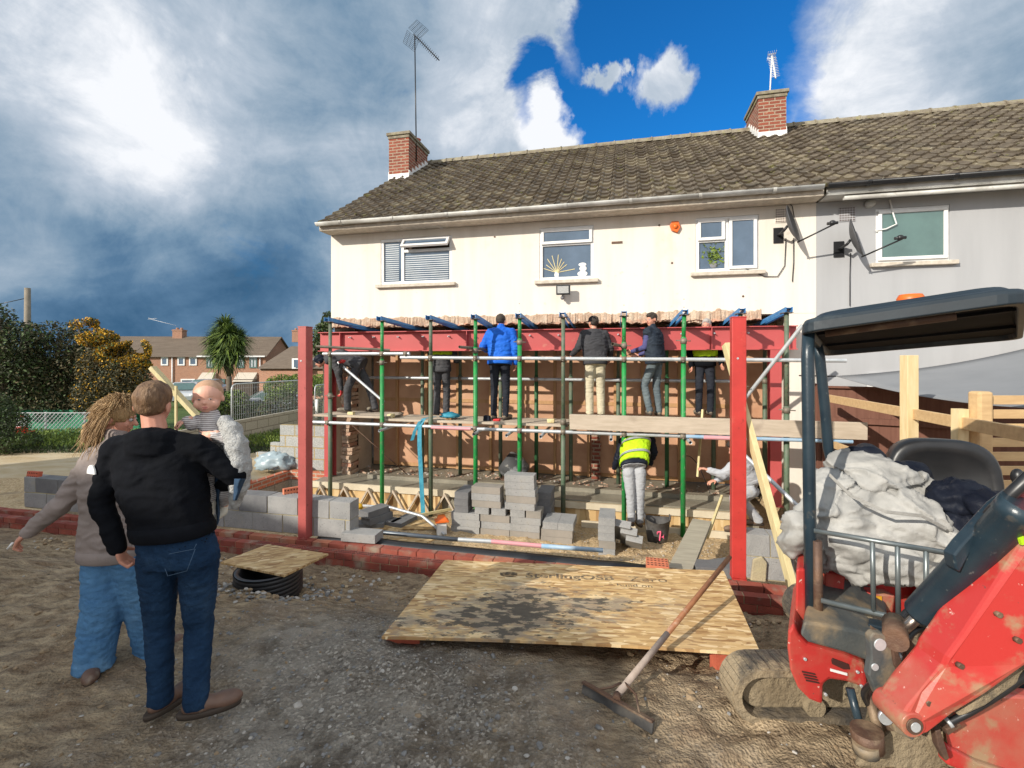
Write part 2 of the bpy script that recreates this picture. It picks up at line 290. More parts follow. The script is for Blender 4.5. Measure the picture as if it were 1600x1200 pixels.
# OSB: layered stretched strands
def osb(name, tone=1.0, dirty=True):
    m = bpy.data.materials.new(name); m.use_nodes = True; nt = m.node_tree; b = nt.nodes['Principled BSDF']
    tcn = nt.nodes.new('ShaderNodeTexCoord'); c = None; hgt = None
    for i, (rot, sx, sy) in enumerate(((.15, 9, 42), (-.35, 11, 50), (.7, 10, 46))):
        mp = nt.nodes.new('ShaderNodeMapping'); mp.inputs['Rotation'].default_value = (0, 0, rot); mp.inputs['Scale'].default_value = (sx, sy, 1); mp.inputs['Location'].default_value = (i*3.3, i*1.7, 0)
        lk(nt, tcn.outputs['Object'], mp.inputs[0])
        v = nt.nodes.new('ShaderNodeTexVoronoi'); v.inputs['Scale'].default_value = 1; lk(nt, mp.outputs[0], v.inputs['Vector'])
        sp = nt.nodes.new('ShaderNodeSeparateColor'); lk(nt, v.outputs['Color'], sp.inputs[0])
        k = ramp(nt, sp.outputs[0], [(0, (.34*tone, .185*tone, .070*tone)), (.4, (.56*tone, .36*tone, .155*tone)), (.75, (.68*tone, .47*tone, .22*tone)), (1, (.84*tone, .65*tone, .38*tone))])
        if c is None: c = k; hgt = sp.outputs[1]
        else: c = mixc(nt, ramp(nt, sp.outputs[2], [(.5, 0.), (.56, 1.)]), c, k); hgt = mathn(nt, 'ADD', hgt, sp.outputs[1])
    if dirty:
        def nz(s, d=9, st=(1, 1, 1)):
            mp = nt.nodes.new('ShaderNodeMapping'); mp.inputs['Scale'].default_value = st; lk(nt, tcn.outputs['Object'], mp.inputs[0])
            n = nt.nodes.new('ShaderNodeTexNoise'); n.inputs['Scale'].default_value = s; n.inputs['Detail'].default_value = d; n.inputs['Roughness'].default_value = .68; lk(nt, mp.outputs[0], n.inputs['Vector']); return n.outputs[0]
        # mud trodden on the left-middle of the sheet: a band that has its own place on the board
        sp = nt.nodes.new('ShaderNodeSeparateXYZ'); lk(nt, tcn.outputs['Object'], sp.inputs[0])
        bx = mathn(nt, 'ABSOLUTE', mathn(nt, 'SUBTRACT', sp.outputs[0], -.42)); by = mathn(nt, 'ABSOLUTE', mathn(nt, 'ADD', mathn(nt, 'SUBTRACT', sp.outputs[1], -.14), mathn(nt, 'MULTIPLY', sp.outputs[0], -.22)))
        dd = mathn(nt, 'ADD', mathn(nt, 'MULTIPLY', bx, .62), mathn(nt, 'MULTIPLY', by, 1.25))
        mask = mathn(nt, 'SUBTRACT', mathn(nt, 'ADD', mathn(nt, 'MULTIPLY_ADD', nz(4.5, 12, (1, 1.9, 1)), 1.5, -.25), .34), mathn(nt, 'MULTIPLY', dd, .62))
        c = mixc(nt, ramp(nt, mask, [(.44, 0.), (.62, .7)]), c, (.25, .215, .17))
        mk2 = mathn(nt, 'SUBTRACT', mathn(nt, 'ADD', mathn(nt, 'MULTIPLY_ADD', nz(7, 12, (1, 2.2, 1)), 1.9, -.45), .20), mathn(nt, 'MULTIPLY', dd, .55))
        c = mixc(nt, ramp(nt, mk2, [(.50, 0.), (.58, .9)]), c, (.06, .052, .04))
        c = mixc(nt, ramp(nt, nz(26, 4), [(.70, 0.), (.73, .9)]), c, (.07, .055, .04))
        c = mixc(nt, ramp(nt, nz(2, 6), [(.5, 0.), (.8, .4)]), c, (.40, .34, .26))
    lk(nt, c, b.inputs['Base Color']); b.inputs['Roughness'].default_value = .7
    bn = nt.nodes.new('ShaderNodeBump'); bn.inputs['Strength'].default_value = .4; bn.inputs['Distance'].default_value = .002; lk(nt, hgt, bn.inputs['Height']); lk(nt, bn.outputs[0], b.inputs['Normal'])
    MATS[name] = m; return m
osb('osb'); osb('osb_lid', .80, False)
# striped knit for the baby
def striped(name):
    m = mat(name, (.55, .53, .51), None, rough=.9); nt = m.node_tree; b = nt.nodes['Principled BSDF']
    tcn = nt.nodes.new('ShaderNodeTexCoord'); w = nt.nodes.new('ShaderNodeTexWave'); w.bands_direction = 'Z'; w.inputs['Scale'].default_value = 30; w.inputs['Distortion'].default_value = 1.2; w.inputs['Detail Scale'].default_value = .5
    lk(nt, tcn.outputs['Object'], w.inputs['Vector']); lk(nt, ramp(nt, w.outputs[1], [(.25, (.24, .20, .20)), (.5, (.60, .58, .56))]), b.inputs['Base Color']); return m
striped('knit_stripe')

# ------------------------------------------------------------ mesh builder
class MB:
    def __init__(s, M=None): s.v = []; s.f = []; s.m = []; s.M = M; s.mi = 0; s.sm = []; s.smooth = False
    def av(s, p):
        p = V(p)
        if s.M is not None: p = s.M @ p
        s.v.append(p); return len(s.v)-1
    def af(s, idx): s.f.append(idx); s.m.append(s.mi); s.sm.append(s.smooth)
    def quad(s, a, b, c, d): i = [s.av(p) for p in (a, b, c, d)]; s.af(i)
    def box(s, x0, x1, y0, y1, z0, z1, jit=0, L=None):
        P = [(x, y, z) for z in (z0, z1) for y in (y0, y1) for x in (x0, x1)]
        if L is not None: P = [L @ V(p) for p in P]
        if jit: P = [V(p)+V((rnd.uniform(-jit, jit), rnd.uniform(-jit, jit), rnd.uniform(-jit, jit))) for p in P]
        i = [s.av(p) for p in P]
        for q in ((0, 2, 3, 1), (4, 5, 7, 6), (0, 1, 5, 4), (2, 6, 7, 3), (0, 4, 6, 2), (1, 3, 7, 5)): s.af([i[k] for k in q])
    def bar(s, a, b, w, h, up=(0, 0, 1)):          # rectangular bar from a to b; w sideways, h along up
        a = V(a); b = V(b); t = (b-a).normalized(); up = V(up)
        sd_ = t.cross(up)
        if sd_.length < 1e-4: sd_ = t.cross(V((0, 1, 0)))
        sd_.normalize(); u = sd_.cross(t).normalized()
        i = [s.av(p+sd_*x*w/2+u*y*h/2) for p in (a, b) for x, y in ((-1, -1), (1, -1), (1, 1), (-1, 1))]
        for q in ((3, 2, 1, 0), (4, 5, 6, 7), (0, 1, 5, 4), (1, 2, 6, 5), (2, 3, 7, 6), (3, 0, 4, 7)): s.af([i[k] for k in q])
    def tube(s, pts, r, n=10, cap=True):
        pts = [V(p) for p in pts]; rs = r if isinstance(r, (list, tuple)) else [r]*len(pts); rings = []; pu = None
        for k, p in enumerate(pts):
            t = (pts[min(k+1, len(pts)-1)]-pts[max(k-1, 0)]).normalized()
            if pu is None: pu = t.orthogonal()
            pu = (pu-t*pu.dot(t)).normalized(); w = t.cross(pu)
            rings.append([s.av(p+(pu*math.cos(2*math.pi*j/n)+w*math.sin(2*math.pi*j/n))*rs[k]) for j in range(n)])
        sm = s.smooth; s.smooth = True
        for a, b in zip(rings, rings[1:]):
            for j in range(n): s.af([a[j], a[(j+1) % n], b[(j+1) % n], b[j]])
        s.smooth = sm
        if cap: s.af(rings[0][::-1]); s.af(rings[-1])
    def pipe(s, a, b, r, th=.004, n=12):            # open scaffold tube
        a = V(a); b = V(b); s.tube([a, b], r, n, False); t = (b-a).normalized()
        for e, sg in ((a, 1), (b, -1)): s.tube([e, e+t*.001*sg, e+t*.06*sg], [r, r-th, r-th], n, False)
    def loft(s, rings, cap=True, smooth=True):     # rings of equal length
        R_ = [[s.av(p) for p in r] for r in rings]; n = len(R_[0]); sm = s.smooth; s.smooth = smooth
        for a, b in zip(R_, R_[1:]):
            for j in range(n): s.af([a[j], a[(j+1) % n], b[(j+1) % n], b[j]])
        s.smooth = sm
        if cap: s.af(R_[0][::-1]); s.af(R_[-1])
    def ell(s, c, r, n=12, m=8, Rt=None):
        c = V(c); r = (r, r, r) if isinstance(r, (int, float)) else r
        rg = []
        for i in range(1, m):
            ph = math.pi*i/m
            rg.append([(math.sin(ph)*math.cos(2*math.pi*j/n), math.sin(ph)*math.sin(2*math.pi*j/n), math.cos(ph)) for j in range(n)])
        def T(p):
            q = V((p[0]*r[0], p[1]*r[1], p[2]*r[2]))
            return c+(Rt @ q if Rt is not None else q)
        top = s.av(T((0, 0, 1))); I = [[s.av(T(p)) for p in g] for g in rg]; bot = s.av(T((0, 0, -1))); sm = s.smooth; s.smooth = True
        for j in range(n):
            s.af([top, I[0][j], I[0][(j+1) % n]]); s.af([bot, I[-1][(j+1) % n], I[-1][j]])
        for a, b in zip(I, I[1:]):
            for j in range(n): s.af([a[j], b[j], b[(j+1) % n], a[(j+1) % n]])
        s.smooth = sm
    def cap(s, a, b, ra, rb, n=12):                # tapered capsule
        a = V(a); b = V(b); s.ell(a, ra, n, 8); s.ell(b, rb, n, 8); s.tube([a, b], [ra, rb], n)
    def prism(s, pts, off):                        # closed polygon (3-D points) extruded by vector
        off = V(off); a = [s.av(p) for p in pts]
        if s.M is not None: off = s.M.to_3x3() @ off
        b = []
        for k in a: s.v.append(s.v[k]+off); b.append(len(s.v)-1)
        n = len(a); s.af(a[:]); s.af(b[::-1])
        for j in range(n): s.af([a[j], b[j], b[(j+1) % n], a[(j+1) % n]])
    def disc(s, c, nrm, r, n=8):
        c = V(c); t = V(nrm).normalized(); u = t.orthogonal().normalized(); w = t.cross(u)
        s.af([s.av(c+(u*math.cos(2*math.pi*j/n)+w*math.sin(2*math.pi*j/n))*r) for j in range(n)])

RM = {}                                            # root frames
def thing(name, label, cat, loc=(0, 0, 0), rz=0, group=None, kind=None):
    o = bpy.data.objects.new(name, None); col.objects.link(o); o.empty_display_size = .1
    M = Matrix.Translation(V(loc)) @ Matrix.Rotation(rz, 4, 'Z'); o.location = loc; o.rotation_euler = (0, 0, rz)
    RM[o.name] = M; tag(o, label, cat, group, kind); return o
def tag(o, label=None, cat=None, group=None, kind=None):
    if label: o['label'] = label
    if cat: o['category'] = cat
    if group: o['group'] = group
    if kind: o['kind'] = kind
    return o
def mk(name, mb, mats, parent=None, loc=None, rz=0, bevel=0, angle=35, fixn=True):
    """link a builder (world coordinates) as one mesh; parent = a root Empty, or a part object"""
    if isinstance(mats, str): mats = [mats]
    if parent is not None: M = RM[parent.name]
    else:
        if loc is None:
            xs = [p.x for p in mb.v]; ys = [p.y for p in mb.v]; zs = [p.z for p in mb.v]
            loc = ((min(xs)+max(xs))/2, (min(ys)+max(ys))/2, min(zs))
        M = Matrix.Translation(V(loc)) @ Matrix.Rotation(rz, 4, 'Z')
    I = M.inverted(); me = bpy.data.meshes.new(name)
    me.from_pydata([I @ p for p in mb.v], [], mb.f)
    for m in mats: me.materials.append(MATS[m])
    me.polygons.foreach_set('material_index', mb.m); me.polygons.foreach_set('use_smooth', mb.sm)
    if fixn:
        bm = bmesh.new(); bm.from_mesh(me); bmesh.ops.recalc_face_normals(bm, faces=bm.faces[:]); bm.to_mesh(me); bm.free()
    me.update()
    o = bpy.data.objects.new(name, me); col.objects.link(o)
    if parent is not None: o.parent = parent
    else: o.location = loc; o.rotation_euler = (0, 0, rz)
    RM[o.name] = M
    if bevel:
        b = o.modifiers.new('bevel', 'BEVEL'); b.width = bevel; b.segments = 2; b.limit_method = 'ANGLE'; b.angle_limit = R(40)
    return o
def struct(name, mb, mats, **k): o = mk(name, mb, mats, **k); o['kind'] = 'structure'; return o
def single(name, mb, mats, label, cat, group=None, kind=None, **k): return tag(mk(name, mb, mats, **k), label, cat, group, kind)
def remesh(mb, vox, sm=4, name='tmp'):
    me = bpy.data.meshes.new(name); me.from_pydata([tuple(p) for p in mb.v], [], mb.f)
    bm = bmesh.new(); bm.from_mesh(me); bmesh.ops.recalc_face_normals(bm, faces=bm.faces[:]); bm.to_mesh(me); bm.free()
    o = bpy.data.objects.new(name, me); col.objects.link(o)
    r = o.modifiers.new('r', 'REMESH'); r.mode = 'VOXEL'; r.voxel_size = vox
    if sm: q = o.modifiers.new('s', 'SMOOTH'); q.iterations = sm; q.factor = .5
    dg = bpy.context.evaluated_depsgraph_get(); ev = o.evaluated_get(dg); m2 = bpy.data.meshes.new_from_object(ev)
    bpy.data.objects.remove(o); bpy.data.meshes.remove(me); return m2
def fold(me, amp, sc=(9, 9, 9), seed=0.0, ridged=True):
    me.update(); N = [v.normal.copy() for v in me.vertices]
    for v, n in zip(me.vertices, N):
        p = V((v.co.x*sc[0]+seed, v.co.y*sc[1], v.co.z*sc[2]))
        q = p+V((noise.noise(p*.6), noise.noise(p*.6+V((9, 0, 0))), 0))*1.2
        h = noise.noise(q)
        if ridged: h = (.5-abs(h))*1.4-.3
        v.co += n*(h+.35*noise.noise(q*2.7))*amp
def mk_me(name, me, mats, parent=None, loc=None, rz=0):
    if isinstance(mats, str): mats = [mats]
    M = RM[parent.name] if parent is not None else Matrix.Translation(V(loc)) @ Matrix.Rotation(rz, 4, 'Z')
    me.transform(M.inverted()); me.materials.clear()
    for m in mats: me.materials.append(MATS[m])
    me.polygons.foreach_set('use_smooth', [True]*len(me.polygons)); me.name = name
    o = bpy.data.objects.new(name, me); col.objects.link(o)
    if parent is not None: o.parent = parent
    else: o.location = loc; o.rotation_euler = (0, 0, rz)
    RM[o.name] = M; return o
def kids(o): return [c for c in bpy.data.objects if c.parent == o]
def dup(root, loc, rz=None, label=None, group=None):
    r = root.copy(); col.objects.link(r); r.location = loc
    if rz is not None: r.rotation_euler = (0, 0, rz) if isinstance(rz, (int, float)) else rz
    if label: r['label'] = label
    if group: r['group'] = group
    for ch in kids(root):
        c = ch.copy(); col.objects.link(c); c.parent = r
        for g in kids(ch):
            d = g.copy(); col.objects.link(d); d.parent = c
    return r
# ============================================================ GROUND
def sst(a, b, x):
    t = max(0, min(1, (x-a)/(b-a))); return t*t*(3-2*t)
def fbm(x, y, f, o=5, seed=0): return noise.fractal(V((x*f+seed, y*f, seed)), 1.0, 2.0, o)
def gh(x, y, fine=True):
    s, d = inv((x, y))
    # general level
    z = 0.0
    if d > -5.8: z = -.50*sst(-5.7, -3.9, d)
    if d > -3.45 and s < 8.2:                       # inside the footprint
        z = -.50-.24*sst(-3.45, -3.2, d)
        z = z-.06*sst(-1.3, -.9, d)
    if s < -.95: z = max(z, -.50+(.06)*sst(-1, -2, s)) if d > -3.3 else z
    if x < -3 and d > -3.6: z = z*1.0
    # lane on the left stands above the dug strip
    q = sst(9.2, 9.55, y+.10*(x+8)) * sst(-4.7, -5.6, x)
    z = z*(1-q)+(-.44)*q
    dug = sst(-6.4, -7.2, x)*sst(7.0, 7.6, y)*(1-sst(9.0, 9.5, y+.10*(x+8)))
    z -= .22*dug
    # the land falls away to the far left
    if y > 13: z = z-(min(y, 56)-13)*.052*sst(2, -4, x) if x < 2 else z
    if fine and y < 14 and x < 9:
        a = 1-q
        yard = sst(-3.7, -4.2, d)
        z += a*.030*fbm(x, y, 2.2)+a*.020*fbm(x, y, 9, 4, 3)*(1 if y < 8 else .5)
        rt = sst(.2, 1.4, x-.25*(y-2))*yard            # churned clay to the right
        z += rt*(.045*(noise.ridged_multi_fractal(V((x*3+y*2.2, y*5-x*1.2, 0)), 1, 2, 4, 1, 2)-1)*.7)
        lf = sst(-1.2, -2.4, x)*sst(2.8, 4.2, y)*yard  # and to the left
        z += lf*.060*(noise.ridged_multi_fractal(V((x*2+y, y*7, 4)), 1, 2, 4, 1, 2)-1)*.7
        if -4.9 < d < -3.6: z += .05*max(0, fbm(x, y, 2.5, 4, 8))
        if d > -3.45 and s > -.9: z += .02*fbm(x, y, 6, 3)
    return z
def axis(lo, hi, fine, outer):
    a = []; x = lo
    while x < hi: a.append(x); x += fine
    l = []; st = fine; x = lo
    while x > outer[0]: st *= 1.14; x -= st; l.append(x)
    r_ = []; st = fine; x = hi
    while x < outer[1]: r_.append(x); st *= 1.14; x += st
    return l[::-1]+a+r_
XS = axis(-4.2, 3.3, .028, (-420, 420)); YS = axis(1.4, 6.4, .026, (-60, 700))
gm = MB(); gm.smooth = True; gi = {}
for j, y in enumerate(YS):
    for i, x in enumerate(XS): gm.v.append(V((x, y, gh(x, y))))
nx = len(XS)
for j in range(len(YS)-1):
    for i in range(nx-1):
        a = j*nx+i; gm.f.append((a, a+1, a+nx+1, a+nx))
gm.m = [0]*len(gm.f); gm.sm = [True]*len(gm.f)
def groundmat():
    m = bpy.data.materials.new('yard_ground'); m.use_nodes = True; nt = m.node_tree; b = nt.nodes['Principled BSDF']
    tcn = nt.nodes.new('ShaderNodeTexCoord'); P = tcn.outputs['Object']; sp = nt.nodes.new('ShaderNodeSeparateXYZ'); lk(nt, P, sp.inputs[0]); X, Y = sp.outputs[0], sp.outputs[1]
    def nz(s, d=10, st=(1, 1, 1), r=.62):
        mp = nt.nodes.new('ShaderNodeMapping'); mp.inputs['Scale'].default_value = st; lk(nt, P, mp.inputs[0])
        n = nt.nodes.new('ShaderNodeTexNoise'); n.inputs['Scale'].default_value = s; n.inputs['Detail'].default_value = d; n.inputs['Roughness'].default_value = r; lk(nt, mp.outputs[0], n.inputs['Vector']); return n.outputs[0]
    mud = mixc(nt, ramp(nt, nz(5, 12, (1, 2.6, 1), .75), [(.38, 0.), (.62, 1.)]), (.13, .088, .052), (.44, .335, .21))
    mud = mixc(nt, ramp(nt, nz(2.3), [(.5, 0.), (.7, .6)]), mud, (.17, .10, .055))
    # fine gravel: voronoi cells
    vo = nt.nodes.new('ShaderNodeTexVoronoi'); vo.inputs['Scale'].default_value = 70; lk(nt, P, vo.inputs['Vector'])
    sc = nt.nodes.new('ShaderNodeSeparateColor'); lk(nt, vo.outputs['Color'], sc.inputs[0])
    grv = ramp(nt, sc.outputs[0], [(0, (.095, .080, .064)), (.35, (.175, .150, .120)), (.8, (.26, .23, .19)), (1, (.50, .45, .38))])
    grv = mixc(nt, .55, grv, ramp(nt, nz(30, 8), [(.3, .4), (.7, 1.3)]), 'MULTIPLY')
    grv = mixc(nt, ramp(nt, nz(1.1, 10), [(.48, 0.), (.62, .7)]), grv, (.36, .325, .27))
    grv = mixc(nt, ramp(nt, nz(1.7, 10, r=.7), [(.50, 0.), (.60, .85)]), grv, (.062, .048, .035))
    # where gravel lies: middle foreground
    k = mathn(nt, 'SUBTRACT', 1.0, mathn(nt, 'ABSOLUTE', mathn(nt, 'MULTIPLY', mathn(nt, 'ADD', mathn(nt, 'ADD', X, .75), mathn(nt, 'MULTIPLY', mathn(nt, 'SUBTRACT', Y, 2.4), .30)), .62)))
    k = mathn(nt, 'SUBTRACT', k, mathn(nt, 'MULTIPLY', mathn(nt, 'MAXIMUM', mathn(nt, 'SUBTRACT', Y, 3.1), 0), .55))
    k = mathn(nt, 'ADD', k, mathn(nt, 'MULTIPLY', mathn(nt, 'SUBTRACT', nz(1.4, 10, r=.7), .5), 2.0))
    c = mixc(nt, ramp(nt, k, [(-.30+.2, 0.), (.55+.2, .92)]), mud, grv)
    # sand inside the footprint, lane, grass further off
    far = mathn(nt, 'GREATER_THAN', Y, 6.6)
    ca, sa = math.cos(HA), math.sin(HA)
    S = mathn(nt, 'SUBTRACT', mathn(nt, 'MULTIPLY', mathn(nt, 'SUBTRACT', X, H0.x), ca), mathn(nt, 'MULTIPLY', mathn(nt, 'SUBTRACT', Y, H0.y), sa))
    D = mathn(nt, 'ADD', mathn(nt, 'MULTIPLY', mathn(nt, 'SUBTRACT', X, H0.x), sa), mathn(nt, 'MULTIPLY', mathn(nt, 'SUBTRACT', Y, H0.y), ca))
    v3 = nt.nodes.new('ShaderNodeTexVoronoi'); v3.inputs['Scale'].default_value = 45; lk(nt, P, v3.inputs['Vector']); s3 = nt.nodes.new('ShaderNodeSeparateColor'); lk(nt, v3.outputs['Color'], s3.inputs[0])
    sand = mixc(nt, ramp(nt, s3.outputs[0], [(0, (.33, .21, .10)), (.5, (.52, .36, .19)), (1, (.70, .56, .36))]), ramp(nt, nz(2.4, 8), [(.35, (.36, .25, .13)), (.65, (.66, .50, .30))]), (.5, .5, .5)) if False else mixc(nt, .5, ramp(nt, s3.outputs[0], [(0, (.30, .19, .09)), (.5, (.52, .36, .19)), (1, (.72, .58, .38))]), ramp(nt, nz(2.4, 8), [(.35, (.36, .25, .13)), (.65, (.62, .47, .28))]))
    sand = mixc(nt, ramp(nt, nz(1.4, 8), [(.56, 0.), (.66, .7)]), sand, (.20, .15, .10))
    inside = mathn(nt, 'GREATER_THAN', D, -3.42)
    c = mixc(nt, inside, c, sand)
    lane = mixc(nt, ramp(nt, nz(1.5, 9, (1, 2.5, 1)), [(.38, 0.), (.62, 1.)]), (.50, .38, .22), (.60, .50, .34))
    lm = mathn(nt, 'MULTIPLY', mathn(nt, 'GREATER_THAN', mathn(nt, 'ADD', Y, mathn(nt, 'MULTIPLY', mathn(nt, 'ADD', X, 8), .1)), 9.3), mathn(nt, 'LESS_THAN', X, -4.8))
    c = mixc(nt, lm, c, lane)
    grass = mixc(nt, ramp(nt, nz(3, 8), [(.4, 0.), (.6, 1.)]), (.04, .075, .015), (.10, .15, .03))
    c = mixc(nt, mathn(nt, 'GREATER_THAN', mathn(nt, 'ADD', Y, mathn(nt, 'MULTIPLY', nz(1.5), .6)), 12.4), c, grass)
    lk(nt, c, b.inputs['Base Color']); lk(nt, ramp(nt, nz(1.3, 8), [(.45, .95), (.62, .58)]), b.inputs['Roughness']); b.inputs['Specular IOR Level'].default_value = .35
    bn = nt.nodes.new('ShaderNodeBump'); bn.inputs['Strength'].default_value = .9; bn.inputs['Distance'].default_value = .022
    hh = mathn(nt, 'ADD', nz(34, 8), mathn(nt, 'MULTIPLY', vo.outputs['Distance'], .5)); lk(nt, hh, bn.inputs['Height']); lk(nt, bn.outputs[0], b.inputs['Normal'])
    MATS['yard_ground'] = m
groundmat()
struct('ground', gm, 'yard_ground', loc=(0, 0, 0), fixn=False)

# loose stones: nobody could count them
def rock(mb, c, r, fl=.7):
    c = V(c); t = (1+5**.5)/2; rot = Matrix.Rotation(rnd.uniform(0, 6.28), 3, V((rnd.gauss(0, 1), rnd.gauss(0, 1), rnd.gauss(0, 1))).normalized())
    P = [(-1, t, 0), (1, t, 0), (-1, -t, 0), (1, -t, 0), (0, -1, t), (0, 1, t), (0, -1, -t), (0, 1, -t), (t, 0, -1), (t, 0, 1), (-t, 0, -1), (-t, 0, 1)]
    ax = V((rnd.uniform(.7, 1.3), rnd.uniform(.6, 1.1), rnd.uniform(.5, .9)))
    I = []
    for p in P:
        q = V(p).normalized()*rnd.uniform(.82, 1.1); q = rot @ V((q.x*ax.x, q.y*ax.y, q.z*ax.z)); q.z *= fl; I.append(mb.av(c+q*r))
    for f in ((0, 11, 5), (0, 5, 1), (0, 1, 7), (0, 7, 10), (0, 10, 11), (1, 5, 9), (5, 11, 4), (11, 10, 2), (10, 7, 6), (7, 1, 8), (3, 9, 4), (3, 4, 2), (3, 2, 6), (3, 6, 8), (3, 8, 9), (4, 9, 5), (2, 4, 11), (6, 2, 10), (8, 6, 7), (9, 8, 1)): mb.af([I[k] for k in f])
mat('stone_a', (.24, .235, .225), (.15, .145, .14), 20, .9); mat('stone_b', (.46, .43, .39), (.34, .31, .27), 20, .9); mat('stone_c', (.32, .23, .14), (.22, .155, .09), 20, .95); mat('stone_d', (.50, .40, .26), (.40, .28, .16), 20, .9)
st = MB()
for k in range(9500):
    y = 1.5+rnd.random()**1.5*4.0; x = rnd.uniform(-1.15*y, .95*y)
    gd = 1-abs((x+.75+(y-2.4)*.3)*.62)-max(0, y-3.1)*.4
    if rnd.random() > max(.22, gd+.25): continue
    r = .004+.012*rnd.random()**3+(.012 if rnd.random() < .02 else 0)
    st.mi = rnd.choices((0, 1, 2), (5, 2.0, 1.2) if gd > .2 else (1, 1.5, 6))[0]
    rock(st, (x, y, gh(x, y)+r*.1), r)
for k in range(900):                                # spoil round the chamber ring and along the plinth
    if k < 420: a_ = rnd.uniform(0, 6.28); q = .30+abs(rnd.gauss(0, .16)); x = -2.28+q*math.cos(a_)*1.15; y = 4.5+q*math.sin(a_); st.mi = rnd.choice((0, 0, 1, 2))
    else: p = H(rnd.uniform(-2, 7), -3.72-abs(rnd.gauss(0, .22)), 0); x, y = p.x, p.y; st.mi = rnd.choice((2, 2, 3, 1))
    r = rnd.uniform(.008, .030); rock(st, (x, y, gh(x, y)+r*.3), r)
for k in range(700):                                # clods
    x = rnd.uniform(-4, 3); y = rnd.uniform(2, 5.6); s, d = inv((x, y)); w = 3 if (-5 < d < -3.6) else (1 if x > .6 or x < -1.8 else .1)
    if rnd.random() > w/3: continue
    st.mi = 2; rock(st, (x, y, gh(x, y)), .012+.03*rnd.random()**2, .6)
single('loose_stones', st, ['stone_a', 'stone_b', 'stone_c', 'stone_d'], 'loose grey gravel and clods scattered over the yard in the foreground', 'gravel', kind='stuff', loc=(0, 0, 0), fixn=False)
st = MB()
for k in range(3200):                               # ballast on the sand pad
    s = rnd.uniform(.2, 7.3); d = rnd.uniform(-3.0, -1.0)
    if s < 4 and rnd.random() < .65: continue
    p = H(s, d, 0); r = .007+.012*rnd.random()**2; st.mi = rnd.choice((1, 3, 3, 2)); rock(st, (p.x, p.y, gh(p.x, p.y)+r*.3), r)
single('sandy_ballast', st, ['stone_a', 'stone_b', 'stone_c', 'stone_d'], 'orange sandy ballast spread between the block stacks and the front brick wall', 'ballast', kind='stuff', loc=(0, 0, 0), fixn=False)

# foliage helper
def leaves(mb, n, fn, size, asp=.5, up=0, cl=None):
    for k in range(n):
        p = fn()
        if p is None: continue
        p = V(p); sz = size*rnd.uniform(.6, 1.3)
        a = V((rnd.gauss(0, 1), rnd.gauss(0, 1), rnd.gauss(0, 1)+up)).normalized(); b = a.orthogonal().normalized(); b = (Matrix.Rotation(rnd.uniform(0, 6.28), 3, a) @ b)
        i = [mb.av(p-a*sz*.5), mb.av(p+b*sz*asp*.5), mb.av(p+a*sz*.5), mb.av(p-b*sz*asp*.5)]; mb.af(i)
def blobpt(cs):
    tot = sum(c[1][0]*c[1][1]*c[1][2] for c in cs)
    def f():
        x = rnd.random()*tot
        for c, r in cs:
            x -= r[0]*r[1]*r[2]
            if x <= 0: break
        while True:
            q = V((rnd.gauss(0, 1), rnd.gauss(0, 1), rnd.gauss(0, 1))).normalized()*(rnd.random()**.28)
            p = V((c[0]+q.x*r[0], c[1]+q.y*r[1], c[2]+q.z*r[2]))
            if noise.noise(p*1.7) > -.28: return p
    return f
def tree(name, label, cat, base, cs, mats, n, size, trunk_r=.1, group=None, limbs=5, asp=.5, wts=None):
    t = thing(name, label, cat, base, 0, group); base = V(base); tb = MB()
    top = V(max(cs, key=lambda c: c[0][2])[0]); tb.tube([base, base.lerp(top, .4)+V((.05, .03, 0)), top], [trunk_r, trunk_r*.75, trunk_r*.25], 8)
    for c, r in cs[:limbs+6]:
        a = base.lerp(top, rnd.uniform(.25, .6)); tb.tube([a, a.lerp(V(c), .55)+V((0, 0, .1)), V(c)+V((0, 0, r[2]*.4))], [trunk_r*.5, trunk_r*.3, trunk_r*.08], 6)
    mk('trunk', tb, 'bark', t); fo = blobpt(cs); cm = MB(); N = len(mats)
    for mi in range(N):
        cm.mi = mi; leaves(cm, int(n*(wts[mi] if wts else 1/N)), fo, size, asp)
    mk('crown', cm, mats, t, fixn=False); return t

# ============================================================ HOUSES
SB = 8.57                                           # party line between the cream and the grey house
ZG, ZE = -.43, 4.28                                 # floor, soffit
def tz(d): return 4.40+(d+.38)*.645                 # roof plane, d from the eaves (-.38) to the ridge
RID = 4.02
def wall_with_holes(mb, s0, s1, z0, z1, holes, dep0=0, dep1=.25, ragged=None):
    """wall in the house frame between s0..s1 with rectangular holes (s0,s1,z0,z1)"""
    xs = sorted({s0, s1, *[h[0] for h in holes], *[h[1] for h in holes]}); zs = sorted({z0, z1, *[h[2] for h in holes], *[h[3] for h in holes]})
    for a, b in zip(xs, xs[1:]):
        for c, d in zip(zs, zs[1:]):
            mx_, mz_ = (a+b)/2, (c+d)/2
            if any(h[0] < mx_ < h[1] and h[2] < mz_ < h[3] for h in holes): continue
            mb.quad((a, dep0, c), (b, dep0, c), (b, dep0, d), (a, dep0, d)); mb.quad((a, dep1, c), (a, dep1, d), (b, dep1, d), (b, dep1, c))
    def edge(p, q): mb.quad((p[0], dep0, p[1]), (q[0], dep0, q[1]), (q[0], dep1, q[1]), (p[0], dep1, p[1]))
    for h in holes+[(s0, s1, z0, z1)]:
        edge((h[0], h[2]), (h[1], h[2])); edge((h[1], h[2]), (h[1], h[3])); edge((h[1], h[3]), (h[0], h[3])); edge((h[0], h[3]), (h[0], h[2]))
def fr(px0, py0, px1, py1):                         # frame rectangle from its pixel corners
    s0, z1 = onf(px0, py0); s1, z0 = onf(px1, py1); return s0, s1, z0, z1
